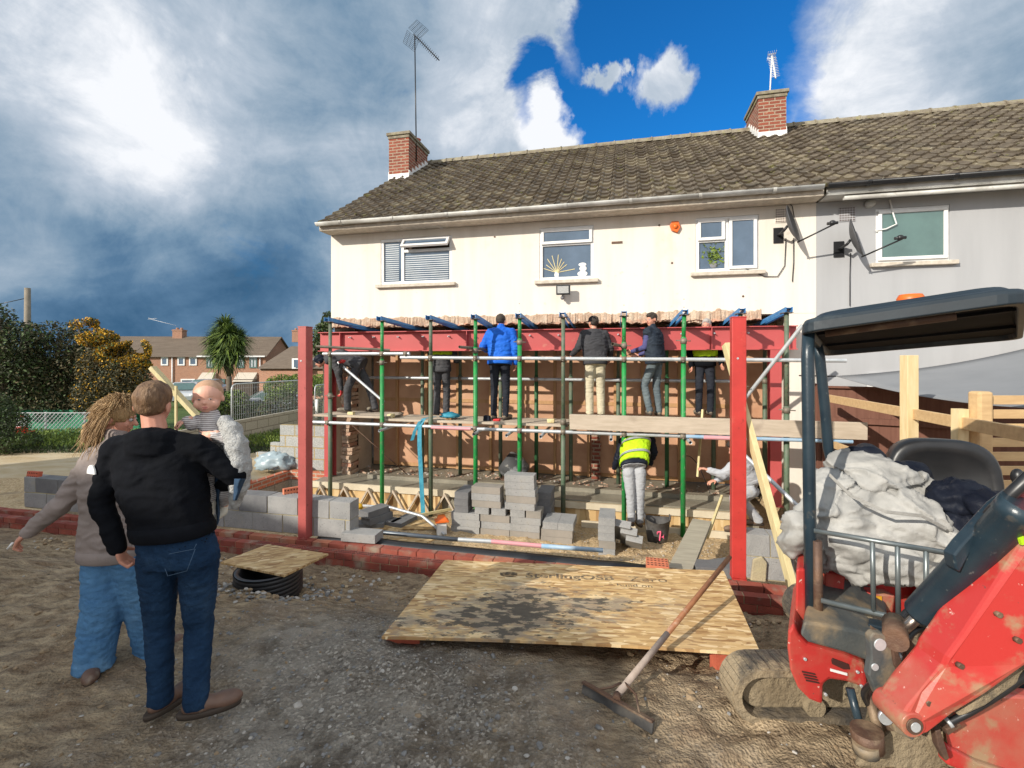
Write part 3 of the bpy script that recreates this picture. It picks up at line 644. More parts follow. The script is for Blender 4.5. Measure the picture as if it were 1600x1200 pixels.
def uwin(px0, px1, yt, yb):                         # mid-height levels
    s0, _ = onf(px0, yt); s1, _ = onf(px1, yt); m = (px0+px1)/2; return s0, s1, onf(m, yb)[1], onf(m, yt)[1]
W1 = uwin(595, 706, 371, 443); W2 = uwin(843, 928, 354, 437); W3 = uwin(1087, 1186, 338, 424); W4 = uwin(1368, 1484, 323, 409)
ZO = 2.56                                           # underside of the surviving wall
SR = onf(1232, 600)[0]                              # right jamb of the opening
cream = thing('cream_house', 'cream rendered two storey house with its ground floor rear wall knocked out', 'house', H(0, 0, ZG), -HA)
ch = [(a, b, c, d) for a, b, c, d in (W1, W2, W3)]
m = MB(HF); wall_with_holes(m, 0, SB, ZO, ZE, ch); wall_with_holes(m, SR, SB, ZG-.4, ZO-.003, [], 0, .25)
m.quad((-.002, 0, ZO), (-.002, 8, ZO), (-.002, 8, ZE), (-.002, 0, ZE)); m.quad((-.002, .12, ZG), (-.002, 8, ZG), (-.002, 8, ZO), (-.002, .12, ZO)); m.quad((SB-.3, .3, ZG), (SB-.3, 3, ZG), (SB-.3, 3, ZO), (SB-.3, .3, ZO))
m.quad((-.002, 0, ZE), (-.002, 8, ZE), (-.002, RID, tz(RID)-.1), (-.002, RID-.002, tz(RID)-.1)); m.quad((0, 8, ZG), (SB, 8, ZG), (SB, 8, ZE), (0, 8, ZE))
mk('wall', m, 'cream_render', cream, fixn=False)
# ragged broken edge of render and brick under the wall
m = MB(HF); n = 330
for k in range(n):
    s0 = SB*.905*k/n+.02; s1 = s0+SB*.905/n+.004
    def prof(s, f): return noise.fractal(V((s*2.3, f*7, 0)), 1, 2, 5)+1.0*noise.noise(V((s*11, f*3, 2)))+.6*noise.noise(V((s*27, f*3, 2)))+.25*(noise.cell(V((s*4.5, f, 1)))-.5)
    for lay, (dd, base, amp, mi) in enumerate(((-.030, ZO+.025, .038, 0), (-.055, ZO-.06, .026, 1))):
        m.mi = mi; ta, tb_ = base+amp*prof(s0, lay)+(.05 if lay == 0 else 0), base+amp*prof(s1, lay)+(.05 if lay == 0 else 0)
        ba, bb = ZO-.09+.035*prof(s0, lay+3)+.0*lay, ZO-.09+.035*prof(s1, lay+3)
        da, db = dd+.03*prof(s0*4, 5), dd+.03*prof(s1*4, 5)
        P = [(s0, da, ba), (s1, db, bb), (s1, db*.5, tb_-.01), (s0, da*.5, ta-.01)]
        m.quad(*P); m.quad((s0, da*.5, ta-.01), (s1, db*.5, tb_-.01), (s1, .0, tb_), (s0, .0, ta)); m.quad((s0, da, ba), (s0, .22, ba), (s1, .22, bb), (s1, db, bb))
mk('broken_edge', m, ['broken_render', 'broken_brick'], cream, fixn=False)
# toothed broken brick jamb left, right jamb
m = MB(HF)
m.mi = 2; m.box(.27, .36, .03, .28, ZG, 1.95)
for k in range(38):
    z = ZG+k*.077; w = rnd.uniform(.13, .22)
    m.mi = rnd.choice((0, 2, 2))
    m.box(.25-.03*rnd.random(), .25+w, -.03+.04*rnd.random(), .30, z, z+.067, jit=.012) if z < 1.9 else None
mk('broken_pier', m, ['broken_brick', 'chimney_brick', 'broken_render'], cream)
xq = onf(931, 700, .8)[0]; m = MB(HF); m.mi = 1; m.box(xq-.06, xq+.06, .77, .83, ZG, ZG+1.15)
for k in range(15): z = ZG+k*.077; m.mi = 1; m.box(xq-.08+.02*rnd.random(), xq+.07+.03*rnd.random(), .76, .84, z, z+.067, jit=.006)
mk('broken_pier', m, ['broken_brick', 'chimney_brick', 'broken_render'], cream)
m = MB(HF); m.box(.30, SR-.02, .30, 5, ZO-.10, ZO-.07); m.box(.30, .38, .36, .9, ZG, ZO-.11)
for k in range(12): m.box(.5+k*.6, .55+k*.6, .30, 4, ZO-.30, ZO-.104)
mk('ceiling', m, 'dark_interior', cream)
m = MB(HF); m.quad((.384, .36, ZG), (.384, .88, ZG), (.384, .88, ZO-.12), (.384, .36, ZO-.12)); mk('inner_plaster', m, 'plaster', cream)
m = MB(HF); m.box(SR+.05, SR+.42, -.012, -.002, 1.05, 1.9); m.box(SR+.04, SR+.6, -.013, -.004, .52, .60); mk('wall_patch', m, 'grey_plastic', cream) if False else None

def tiles(mb, s0, s1, seed=0):
    g = .345; rows = int((RID+.38)/math.cos(math.atan(.645))/g*1.0)+1; L = math.hypot(RID+.38, .645*(RID+.38)); rows = int(rows*1.22); g = L/rows
    cs, sn = (RID+.38)/L, .645*(RID+.38)/L; tw = .225; nt_ = int(round((s1-s0)/tw)); tw = (s1-s0)/nt_
    pr = [(0, .012), (.08, .030), (.17, .042), (.27, .030), (.36, .008), (.60, .002), (.82, .004), (.93, .022), (.995, .026)]
    for r in range(rows):
        for k in range(nt_):
            x0 = s0+k*tw; jl = rnd.uniform(-.009, .009)-(.03 if rnd.random() < .012 else 0); jz = rnd.uniform(-.005, .006); mb.mi = rnd.choice((0, 0, 0, 0, 1, 2))
            a = r*g-.035+jl; b = (r+1)*g
            def P(u, h, t, lift): d = -.38+t*cs-(h+lift)*sn; return (x0+u*tw, d, 4.40+t*sn+(h+lift)*cs)
            lo = [mb.av(P(u, h+jz, a, .040)) for u, h in pr]; hi = [mb.av(P(u, h+jz, b, .0)) for u, h in pr]; un = [mb.av(P(u, -.012, a+.004, .012)) for u, h in pr]
            for i in range(len(pr)-1): mb.af([lo[i], lo[i+1], hi[i+1], hi[i]]); mb.af([un[i], un[i+1], lo[i+1], lo[i]])
    mb.quad((s0, -.37, 4.385), (s1, -.37, 4.385), (s1, RID, tz(RID)-.02), (s0, RID, tz(RID)-.02))
    mb.quad((s0, RID, tz(RID)), (s1, RID, tz(RID)), (s1, 8.4, 4.40), (s0, 8.4, 4.40))
def ridge(mb, s0, s1):
    k = 0; x = s0
    while x < s1:
        e = min(x+.45, s1); j = rnd.uniform(-.006, .006); zz = tz(RID)-.03+j
        mb.loft([[(xx, RID+.13*math.cos(a)*sc, zz+.13*math.sin(a)*sc) for a in [math.pi*i/8 for i in range(9)]] for xx, sc in ((x, 1.0), (e-.03, 1.0), (e-.03, 1.12), (e, 1.12))], False, False); x = e
m = MB(HF); tiles(m, .0, SB); ro = mk('roof', m, ['roof_tile', 'roof_tile_b', 'roof_tile_c'], cream, fixn=False)
m = MB(HF); ridge(m, .0, SB); mk('ridge_tiles', m, 'ridge_tile', ro, fixn=False)
mat('moss', (.10, .105, .03), (.20, .18, .07), 20, .95); m = MB()
for k in range(900):
    d_ = -.36+4.3*rnd.random()**1.0; s_ = rnd.uniform(0, 14) if rnd.random() < .6 else abs(rnd.gauss(0, 2.2)); p = H(s_, d_, tz(d_)+.035); rock(m, p, rnd.uniform(.012, .035), .5)
mk('moss', m, 'moss', ro, fixn=False)
m = MB(HF); m.box(-.01, SB-.02, -.36, -.02, ZE-.002, ZE+.03); m.box(-.01, SB-.02, -.36, -.335, ZE-.0, ZE+.12); m.prism([(-.01, -.34, ZE), (-.01, -.01, ZE-.0), (-.01, -.01, ZE+.3)], (.02, 0, 0)); mk('soffit', m, 'sill_stone', cream)
def gutter(mb, s0, s1, z, dz=0):
    rg = []
    for s, zz in ((s0, z), (s1, z+dz)):
        rg.append([(s, -.43+.062*math.cos(a), zz+.062*math.sin(a)) for a in [math.pi+math.pi*i/8 for i in range(9)]]+[(s, -.43+.057*math.cos(a), zz+.057*math.sin(a)) for a in [2*math.pi-math.pi*i/8 for i in range(9)]])
    mb.loft(rg, True, True)
    x = s0+.5
    while x < s1:
        zz = z+dz*(x-s0)/(s1-s0)
        mb.loft([[(xx, -.43+.071*math.cos(a), zz+.071*math.sin(a)) for a in [math.pi+math.pi*i/8 for i in range(9)]] for xx in (x, x+.05)], False, True); x += 1.05
m = MB(HF); gutter(m, -.02, SB-.05, ZE+.13); mk('gutter', m, 'gutter_white', cream)

def window(root, Wn, cols, sillw=.08, glass='glass_dark', blind=None, opened=None, deep=.0, fm='upvc'):
    """cols: list of (x0 frac, x1 frac, [z splits]) casements"""
    s0, s1, z0, z1 = Wn; f = .055
    m = MB(HF)
    for a in ((s0, s1, z0, z0+f), (s0, s1, z1-f, z1), (s0, s0+f, z0+f, z1-f), (s1-f, s1, z0+f, z1-f)): m.box(a[0], a[1], .012, .10, a[2], a[3])
    for c in cols:
        a = s0+(s1-s0)*c[0]
        if c[0] > 0: m.box(a-.028, a+.028, .014, .10, z0+f, z1-f)
        b = s0+(s1-s0)*c[1]
        for t in c[2]:
            zz = z0+(z1-z0)*t; m.box(a+.03, b-.03, .016, .098, zz-.028, zz+.028)
    w = mk('window', m, fm, root, bevel=.006)
    for c in cols:
        a, b = s0+(s1-s0)*c[0], s0+(s1-s0)*c[1]; a += f*.55; b -= f*.55; zl = [z0+f*.6]+[z0+(z1-z0)*t for t in c[2]]+[z1-f*.6]
        for q, (u, v_) in enumerate(zip(zl, zl[1:])):
            if len(c) > 3 and q in c[3]:                                 # opening light: sash with thick white frame
                op = opened; m2 = MB(HF); hgt = v_-u; g = .05
                if op == 'top':                                          # top-hung, swung outwards
                    A = R(38); L = Matrix.Translation(V((0, -.01, v_))) @ Matrix.Rotation(-A, 4, 'X')
                    def bx(x0, x1, zz0, zz1): m2.box(x0, x1, -.03, .02, zz0-v_, zz1-v_, L=L)
                elif op == 'side': 
                    A = R(14); L = Matrix.Translation(V((b, -.01, 0))) @ Matrix.Rotation(A, 4, 'Z')
                    def bx(x0, x1, zz0, zz1): m2.box(x0-b, x1-b, -.03, .02, zz0, zz1, L=L)
                else:
                    L = None
                    def bx(x0, x1, zz0, zz1): m2.box(x0, x1, -.022, .03, zz0, zz1)
                bx(a, b, u, u+g); bx(a, b, v_-g, v_); bx(a, a+g, u+g, v_-g); bx(b-g, b, u+g, v_-g)
                sh = mk('sash', m2, fm, w, bevel=.006) if False else mk('sash', m2, fm, root, bevel=.006)
                m3 = MB(HF); 
                if op == 'top': m3.box(a+g, b-g, -.004, .004, u+g-v_, -g, L=L)
                elif op == 'side': m3.box(a+g-b, -g, -.004, .004, u+g, v_-g, L=L)
                else: m3.box(a+g, b-g, .0, .006, u+g, v_-g)
                mk('pane', m3, glass, sh)
            else:
                m3 = MB(HF); m3.box(a, b, .048, .054, u, v_); mk('pane', m3, glass, w)
    if blind:
        m4 = MB(HF)
        for (bs0, bs1, bz0, bz1) in blind:
            z = bz0
            while z < bz1: m4.box(bs0, bs1, .040, .044, z, z+.018); z += .040
        mk('blind', m4, 'blind', w)
    m5 = MB(HF); m5.box(s0-sillw, s1+sillw, -.075, .02, z0-.065, z0-.004); mk('sill', m5, 'sill_stone' if fm == 'upvc' else fm, root, bevel=.008)
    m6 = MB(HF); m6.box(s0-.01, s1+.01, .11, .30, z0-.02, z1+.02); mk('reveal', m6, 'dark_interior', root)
    return w
a, b, c, d = W1
window(cream, W1, [(0, .30, [], [0]), (.30, 1, [.70], [1])], opened=None, blind=[(a+.36, b-.07, c+.07, c+.60), (a+.09, a+.30, c+.1, d-.1)]) if False else None
w1 = window(cream, W1, [(0, .31, [], ()), (.31, 1, [.72], (1,))], opened='top', blind=[(a+.44, b-.08, c+.08, c+.56), (a+.08, a+.36, c+.08, d-.08)])
a, b, c, d = W2
w2 = window(cream, W2, [(0, 1, [.68], (1,))])
a, b, c, d = W3
w3 = window(cream, W3, [(0, .50, [.58], (1,)), (.50, 1, [], (0,))], opened='side') if False else window(cream, W3, [(0, .50, [.58], (1,)), (.50, 1, [], (0,))], opened=None)
# ornaments behind the panes
a, b, c, d = W2
t = thing('dried_grass_vase', 'dried cream leaves fanned out behind the middle upstairs window', 'ornament', H(a+.3, .042, c+.06), -HA)
m = MB(HF)
for k in range(9): an = R(12+k*19+rnd.uniform(-6, 6)); L_ = rnd.uniform(.18, .33); m.bar((a+.30, .040+.0006*k, c+.14), (a+.30+L_*math.cos(an), .040+.0006*k, c+.14+L_*math.sin(an)), .012, .002, (0, 1, 0))
mk('leaf_spray', m, 'timber_pale', t); m = MB(HF); m.ell((a+.30, .043, c+.10), (.04, .004, .06)); mk('vase', m, 'white_paint', t)
m = MB(HF); m.ell((b-.2, .043, c+.10), (.09, .004, .05)); m.ell((b-.19, .043, c+.19), (.065, .004, .05)); m.ell((b-.2, .043, c+.26), (.07, .004, .035))
single('white_ornament', m, 'white_paint', 'white rounded ornament at the right of the middle upstairs window', 'ornament')
a, b, c, d = W3; t = thing('window_plant', 'green pot plant standing behind the lower left pane of the right cream window', 'plant', H(a+.3, .05, c), -HA)
m = MB(HF); leaves(m, 130, lambda: (a+.28+rnd.gauss(0, .07), .038+rnd.uniform(0, .006), c+.28+rnd.gauss(0, .08)), .07); 
mk('foliage', m, 'leaf_lime', t, fixn=False); m = MB(HF); m.ell((a+.28, .043, c+.12), (.06, .004, .05)); mk('pot', m, 'grey_plastic', t)

# chimney on the cream house (left gable) and the one above the party wall
def chimney(root, s, w, dpt, zt, pots, flaunch=True, d0=RID, lead=True):
    m = MB(HF); zb = tz(d0-dpt/2)-.25; m.box(s-w/2, s+w/2, d0-dpt/2, d0+dpt/2, zb, zt)
    c = mk('chimney', m, 'chimney_brick', root)
    m = MB(HF); m.box(s-w/2-.05, s+w/2+.05, d0-dpt/2-.05, d0+dpt/2+.05, zt, zt+.075); m.box(s-w/2-.02, s+w/2+.02, d0-dpt/2-.02, d0+dpt/2+.02, zt-.075, zt-.001); mk('chimney_cap', m, 'ridge_tile', c, bevel=.01)
    m = MB(HF); q = .012; zl = tz(d0-dpt/2)-.10
    m.box(s-w/2-q, s+w/2+q, d0-dpt/2-q, d0-dpt/2+.02, zl, zl+.24); 
    for k in range(6): 
        dd = d0-dpt/2+k*dpt/6; m.box(s+w/2, s+w/2+q, dd, dd+dpt/6, tz(min(dd+.1, RID))-.05, tz(min(dd+.1, RID))+.15); m.box(s-w/2-q, s-w/2, dd, dd+dpt/6, tz(min(dd+.1, RID))-.05, tz(min(dd+.1, RID))+.15)
    mk('lead_flashing', m, 'white_paint', c)
    for (ps, pd, ph) in pots: m = MB(HF); m.tube([(s+ps, d0+pd, zt+.07), (s+ps, d0+pd, zt+.07+ph), (s+ps, d0+pd, zt+.08+ph)], [.105, .10, .12], 14); mk('chimney_pot', m, 'brick_red', c)
    return c
chimney(cream, .15, .54, 1.15, 7.42, [(-.02, -.30, .05), (.10, .25, .17)], d0=3.17)
S2 = onf(1191, 180, RID)[0]
grey = thing('grey_house', 'pale grey rendered house adjoining the cream house on the right', 'house', H(SB, 0, ZG), -HA)
SE = 17.0
m = MB(HF); wl = onf(1345, 600)[0]; wall_with_holes(m, SB+.002, SE, ZG-.3, ZE, [W4]); mk('wall', m, 'grey_render', grey, fixn=False)
m = MB(HF); tiles(m, SB, SE); ro = mk('roof', m, ['roof_tile', 'roof_tile_b', 'roof_tile_c'], grey, fixn=False); m = MB(HF); ridge(m, SB, SE); mk('ridge_tiles', m, 'ridge_tile', ro, fixn=False)
m = MB(HF); m.box(SB+.02, SE, -.36, -.02, ZE-.002, ZE+.03); m.box(SB+.02, SE, -.36, -.335, ZE+.002, ZE+.12); mk('soffit', m, 'gutter_white', grey)
m = MB(HF); gutter(m, SB+.0, SE, ZE+.14); mk('gutter', m, 'black_plastic', grey)
m = MB(HF); s_ = onf(1305, 320)[0]; m.tube([H_ for H_ in ((s_, -.30, ZE-.04), (SE, -.30, ZE-.06))], .035, 10); mk('white_pipe', m, 'gutter_white', grey)
window(grey, W4, [(0, 1, [], (0,))], glass='glass_green')
chimney(grey, 8.80, .56, 1.1, 7.66, [(-.02, -.1, .10)], d0=3.75)
# low rear door band of the grey house under the sail
lb = onf(1352, 605)[0]; m = MB(HF)
for k, (x0, x1) in enumerate(((1362, 1412), (1424, 1494), (1512, 1580))):
    s0 = onf(x0, 600)[0]; s1 = onf(x1, 600)[0]; m2 = MB(HF); m2.box(s0, s1, -.035, -.012, .3, 1.52); pw = mk('window', m2, 'glass_green', grey)
    m3 = MB(HF)
    for zz in (.9, 1.15, 1.36): m3.box(s0, s1, -.045, -.037, zz, zz+.02)
    m3.box(s0-.07, s0-.002, -.05, -.012, .3, 1.56); m3.box(s1+.002, s1+.07, -.05, -.012, .3, 1.56); m3.box(s0-.07, s1+.07, -.05, -.012, 1.562, 1.62); mk('frame', m3, 'upvc', pw)
# air bricks and vent holes
def airbrick(root, px, py, w, matn):
    s0, z0 = onf(px, py); m = MB(HF); m.box(s0-w/2, s0+w/2, -.014, -.002, z0-.11, z0+.11); v = mk('air_vent', m, matn, root)
    m = MB(HF); n = 6
    for i in range(n):
        for j in range(n): x = s0-w/2+w*(i+.5)/n; z = z0-.11+.22*(j+.5)/n; m.box(x-.010, x+.010, -.017, -.0145, z-.009, z+.009)
    mk('vent_holes', m, 'brick_hole', v)
airbrick(cream, 1222, 337, .20, 'cream_render'); airbrick(grey, 1323, 335, .22, 'grey_render')
m = MB(HF)
for px, py in ((773, 370), (1050, 411), (1161, 463), (1030, 352)):
    s0, z0 = onf(px, py); m = MB(HF); m.tube([(s0, -.006, z0), (s0, -.002, z0)], .018, 10); mk('wall_plug', m, 'rusty', cream)
m = MB(HF)
s0, z0 = onf(964, 379); m.box(s0-.09, s0+.09, -.012, -.002, z0-.018, z0+.018); mk('wall_bracket', m, 'rusty', cream)
# wall things: alarm box, floodlight, dome light
s0, z0 = onf(1055, 355); m = MB(HF); m.prism([(s0-.06, -.05, z0+.09), (s0+.05, -.05, z0+.09), (s0+.08, -.05, z0-.02), (s0+.03, -.05, z0-.10), (s0-.06, -.05, z0-.06), (s0-.09, -.05, z0+.02)], (0, .048, 0)); m.ell((s0, -.055, z0), (.04, .03, .04))
single('alarm_box', m, 'orange_plastic', 'small orange alarm sounder fixed high on the cream wall', 'alarm', bevel=.006, rz=-HA)
s0, z0 = onf(882, 455); t = thing('floodlight', 'black framed LED floodlight on the cream wall below the middle window', 'light', H(s0, -.1, z0), -HA)
m = MB(HF); m.box(s0-.12, s0+.12, -.20, -.14, z0-.085, z0+.085); mk('housing', m, 'black_plastic', t, bevel=.01)
m = MB(HF); m.box(s0-.095, s0+.095, -.206, -.202, z0-.06, z0+.06); mk('lens', m, 'fleece', t); m = MB(HF); m.tube([(s0-.02, -.14, z0-.05), (s0-.02, -.002, z0-.1)], .02); m.ell((s0-.02, -.12, z0-.13), (.035, .035, .035)); mk('sensor', m, 'grey_plastic', t)
s0, z0 = onf(1357, 320); m = MB(HF); m.ell((s0, -.06, z0), (.075, .06, .05)); m.tube([(s0, -.03, z0), (s0, -.003, z0)], .06, 14); single('bulkhead_lamp', m, 'gutter_white', 'small round white lamp on the grey wall left of its window', 'light', rz=-HA)

mat('dish_grey', (.055, .057, .06), (.08, .08, .085), 6, .5)
def dish(px, py, label, sc=1.0, cable=None):
    s0, z0 = onf(px, py, -.28); t = thing('satellite_dish', label, 'satellite dish', H(s0, 0, z0), -HA, 'satellite dishes by the party line')
    n = V((.86, -.44, .26)).normalized(); u = n.cross(V((0, 0, 1))).normalized(); w = u.cross(n); c = V((s0, -.30, z0)); m = MB(HF); ri, ro_ = 8, 22
    m.smooth = True; rings = []
    for k in range(ri+1):
        r = k/ri; rings.append([m.av(c+u*(.25*sc*r*math.cos(6.2832*j/ro_))+w*(.30*sc*r*math.sin(6.2832*j/ro_))+n*(.075*r*r-.07)) for j in range(ro_)])
    for a_, b_ in zip(rings, rings[1:]):
        for j in range(ro_): m.af([a_[j], a_[(j+1) % ro_], b_[(j+1) % ro_], b_[j]])
    r_ = mk('reflector', m, 'dish_grey', t); sol = r_.modifiers.new('s', 'SOLIDIFY'); sol.thickness = .008
    m = MB(HF); e = c-w*.24*sc+n*.46; m.tube([c-w*.30*sc-n*.02, e], .012); m.tube([e-n*.02+V((-.05, 0, .03)), e+V((.07, 0, .03))], .022); m.ell(e+V((0, 0, .03)), (.045, .04, .04)); mk('feed_arm', m, 'black_plastic', t)
    m = MB(HF); m.tube([c-n*.07, c-n*.12+V((0, 0, -.05)), V((s0-.12, -.12, z0-.10)), V((s0-.12, -.003, z0-.10))], .02); m.box(s0-.19, s0-.05, -.02, -.002, z0-.22, z0+.02); mk('wall_bracket', m, 'black_plastic', t)
    m = MB(HF)
    for pts in cable: m.tube([(onf(x, y, -.02)[0], -.02, onf(x, y, -.02)[1]) for x, y in pts], .0065, 6)
    mk('cable', m, 'black_plastic', t); return t
dish(1238, 350, 'dark satellite dish on the cream wall right of the right hand window', 1.0, [[(1215, 305), (1238, 322), (1241, 340)], [(1240, 372), (1240, 410), (1238, 440)], [(1228, 372), (1226, 415), (1215, 432), (1195, 432), (1165, 420)]])
dish(1337, 372, 'dark satellite dish on the grey wall left of the grey house window', 1.0, [[(1329, 395), (1328, 430), (1328, 478)]])
m = MB(HF); m.tube([(onf(x, y, -.03)[0], -.03, onf(x, y, -.03)[1]) for x, y in ((1390, 312), (1395, 332), (1401, 350), (1384, 358), (1368, 360))], .011, 6); single('white_cable', m, 'white_paint', 'loose white cable hanging over the grey house window frame', 'cable')

# aerials
def aerial(base, top, boomv, n, grid, label, parentmat='grey_plastic'):
    t = thing('tv_aerial', label, 'aerial', base, -HA); m = MB(); m.tube([base, top], .016, 8); mk('mast', m, parentmat, t)
    m = MB(); b = V(boomv); top = V(top); m.tube([top-b*.05, top+b], .014, 8); sd_ = b.cross(V((0, 0, 1))).normalized(); up = sd_.cross(b).normalized()
    for k in range(n): p = top+b*(.1+.9*k/n); w = .085; m.tube([p-sd_*w, p+sd_*w], .006, 5); m.tube([p-up*w*.7, p+up*w*.7], .006, 5)
    mk('boom', m, 'black_plastic' if grid else parentmat, t); m = MB(); gs = 1 if grid else .38
    for sg in (-1, 1):
        for k in range(9 if grid else 4): 
            f = k/8; p = top-b*.04+up*sg*(.03+.28*f)*gs-b.normalized()*(-.10*f*gs); m.tube([p-sd_*.22*gs, p+sd_*.22*gs], .0035, 4)
        for x in (-.22, -.11, 0, .11, .22): m.tube([top-b*.04+up*sg*.03+sd_*x*gs, top-b*.04+up*sg*.31*gs+sd_*x*gs+b.normalized()*.10*gs], .0035, 4)
    mk('reflector_grid', m, parentmat, t); return t
cb = H(.44, 3.0, 6.9); tp = at(648, 55, cb.y); a1 = aerial(cb, tp, at(686, 94, cb.y-.4)-tp, 14, True, 'tall black television aerial strapped to the left chimney', 'black_plastic')
m = MB(HF); m.tube([(.16, 0, 0)], .008, 5); mk('bracket', m, 'galv', a1) if False else None
cb = H(8.85, 3.6, 7.72); tp = at(1206, 88, cb.y); a2 = aerial(cb, tp, at(1212, 122, cb.y-.5)-tp, 12, False, 'short white television aerial on the chimney above the party wall', 'upvc')

# ------------------------------------------------- the slab, partition, shuttering
m = MB(HF); m.box(.02, 7.6, -.62, 3.5, -.95, ZG); m.box(.9, 7.4, -.18, -.02, ZG+.002, ZG+.075); sl = struct('concrete_slab', m, 'wet_concrete', rz=-HA)
t = thing('stud_partition', 'brown boarded stud partition closing off the house behind the props', 'partition', H(4, 1, ZG), -HA)
m = MB(HF); m.box(.4, SB-.31, .93, .96, ZG+.02, ZO+.15); mk('panel', m, 'partition', t)
for s in (.95, 1.62, 2.30, 3.0, 3.62, 4.30, 4.95, 5.45, 5.95, 6.6, 7.2): m = MB(HF); m.box(s, s+.05, .86, .928, ZG+.02, ZO-.13); mk('stud', m, 'stud', t)
for z in (ZG+.02, .95, ZO-.2): m = MB(HF); m.box(.42, 7.6, .915, .929, z, z+.07); mk('rail', m, 'stud', t)
mat('board_pale', (.50, .43, .31), (.60, .53, .40), 3, .8, .4, 40)
t = thing('slab_shuttering', 'pale timber and OSB shuttering with zigzag braces along the slab edge', 'shuttering', H(2, -.64, -.83), -HA)
m = MB(HF); m.box(-.05, 2.6, -.66, -.645, -.86, ZG+.02); m.box(3.6, 7.45, -.66, -.645, -.86, ZG-.02); mk('board', m, 'osb_lid', t)
m = MB(HF); m.box(-.05, 2.9, -.70, -.662, ZG-.08, ZG+.03); m.box(3.2, 7.3, -.70, -.662, ZG-.12, ZG-.02); m.box(5.0, 7.3, -.82, -.78, -.80, -.70); mk('rail', m, 'board_pale', t)
for k in range(6):
    s = .05+.48*k; m = MB(HF); m.bar((s, -.72, -.84), (s+.24, -.72, ZG-.02), .03, .055, (0, 1, 0)); m.bar((s+.24, -.752, ZG-.02), (s+.48, -.752, -.84), .03, .055, (0, 1, 0)); mk('brace', m, 'board_grey', t)
# ============================================================ FOUNDATION WALLS
ZP = -.35
def sof(px, d, y=800): return onf(px, y, d)[0]
def brick_holes(mb, s, d, z, nx_=9, ny_=2, L=.215, Wd=.1025, r=.0085):
    for i in range(nx_):
        for j in range(ny_):
            mb.disc((s+L*(i+.7)/(nx_+.4), d+Wd*(j+.8)/(ny_+.6), z+.0012), (0, 0, 1), r, 6)
t = thing('brick_plinth_wall', 'low red brick plinth wall with perforated bricks along its top in front of the footings', 'wall', H(2, -3.53, -.58), -HA)
m = MB(HF)
for c in range(3):
    s = -7.2+(.1125 if c % 2 else 0); z = ZP-.075*(c+1)
    while s < 8.4:
        m.mi = rnd.choice((0, 0, 1)); m.box(s+.005, s+.220, -3.58+rnd.uniform(-.003, .003), -3.478, z+.006, z+.0745, jit=.0015); s += .225
m.mi = 2; m.box(-7.2, 8.4, -3.572, -3.485, ZP-.225, ZP-.004)
mk('outer_leaf', m, ['brick_dk', 'brick_dk2', 'mortar'] if False else ['plinth_a', 'plinth_b', 'mortar'], t) if False else None
mat('plinth_a', (.24, .052, .036), (.17, .038, .027), 8, .85, .5, 80, dirt=((.30, .24, .18), 4, .52, .72)); mat('plinth_b', (.31, .075, .048), (.24, .055, .036), 8, .85, .5, 80, dirt=((.30, .24, .18), 4, .52, .72))
mk('outer_leaf', m, ['plinth_a', 'plinth_b', 'mortar'], t)
m = MB(HF); s = sof(400, -3.53)
while s < sof(1010, -3.53): brick_holes(m, s, -3.58, ZP, r=.0095); s += .225
mk('brick_holes', m, 'brick_hole', t, fixn=False)
m = MB(HF); s = -7.2
while s < 8.4: m.mi = rnd.choice((0, 1, 1)); m.box(s+.005, s+.220, -3.37, -3.268, ZP-.07, ZP+.002+rnd.uniform(0, .006), jit=.002); s += .225
m.mi = 2; m.box(-7.2, 8.4, -3.362, -3.275, ZP-.23, ZP-.072)
mat('brick_dusty', (.42, .15, .085), (.33, .12, .07), 8, .9, .5, 80, dirt=((.42, .34, .25), 4, .50, .68))
mk('inner_leaf', m, ['brick_dusty', 'plinth_b', 'mortar'], t)
m = MB(HF); m.box(-7.2, 8.6, -3.585, -3.26, -.95, ZP-.228); mk('footing_blocks', m, 'blockwork_tan', t)
m = MB(HF); rg = []
for k in range(60):
    s = 2.0+3.9*k/59; o_ = .02*noise.noise(V((s*2, 0, 0))); zz = ZP+.012+.012*noise.noise(V((s*3, 4, 0)))
    rg.append([(s, -3.245+o_, zz-.03), (s, -3.19+o_, zz), (s, -3.15+o_, zz+.01), (s, -3.15+o_, zz+.018), (s, -3.19+o_, zz+.01), (s, -3.245+o_, zz-.02)])
m.loft(rg); mk('damp_course', m, 'black_plastic', t)

def blockrun(mb, s0, s1, d0, d1, z, n, L=.44, jit=.004, off=0, mort=True, mi=(0,)):
    for c in range(n):
        s = s0+(L/2 if (c+off) % 2 else 0); zz = z+.225*c
        if s > s0: mb.mi = rnd.choice(mi); mb.box(s0, s-.01, d0, d1, zz+.01, zz+.222, jit=jit)
        while s < s1-.02:
            e = min(s+L, s1); mb.mi = rnd.choice(mi); mb.box(s, e-.011, d0+rnd.uniform(-.004, .004), d1, zz+.01, zz+.222, jit=jit); s += L+.001
    if mort: mb.mi = 2; mb.box(s0+.008, s1-.02, d0+.008, d1-.008, z-.002, z+.225*n-.012)
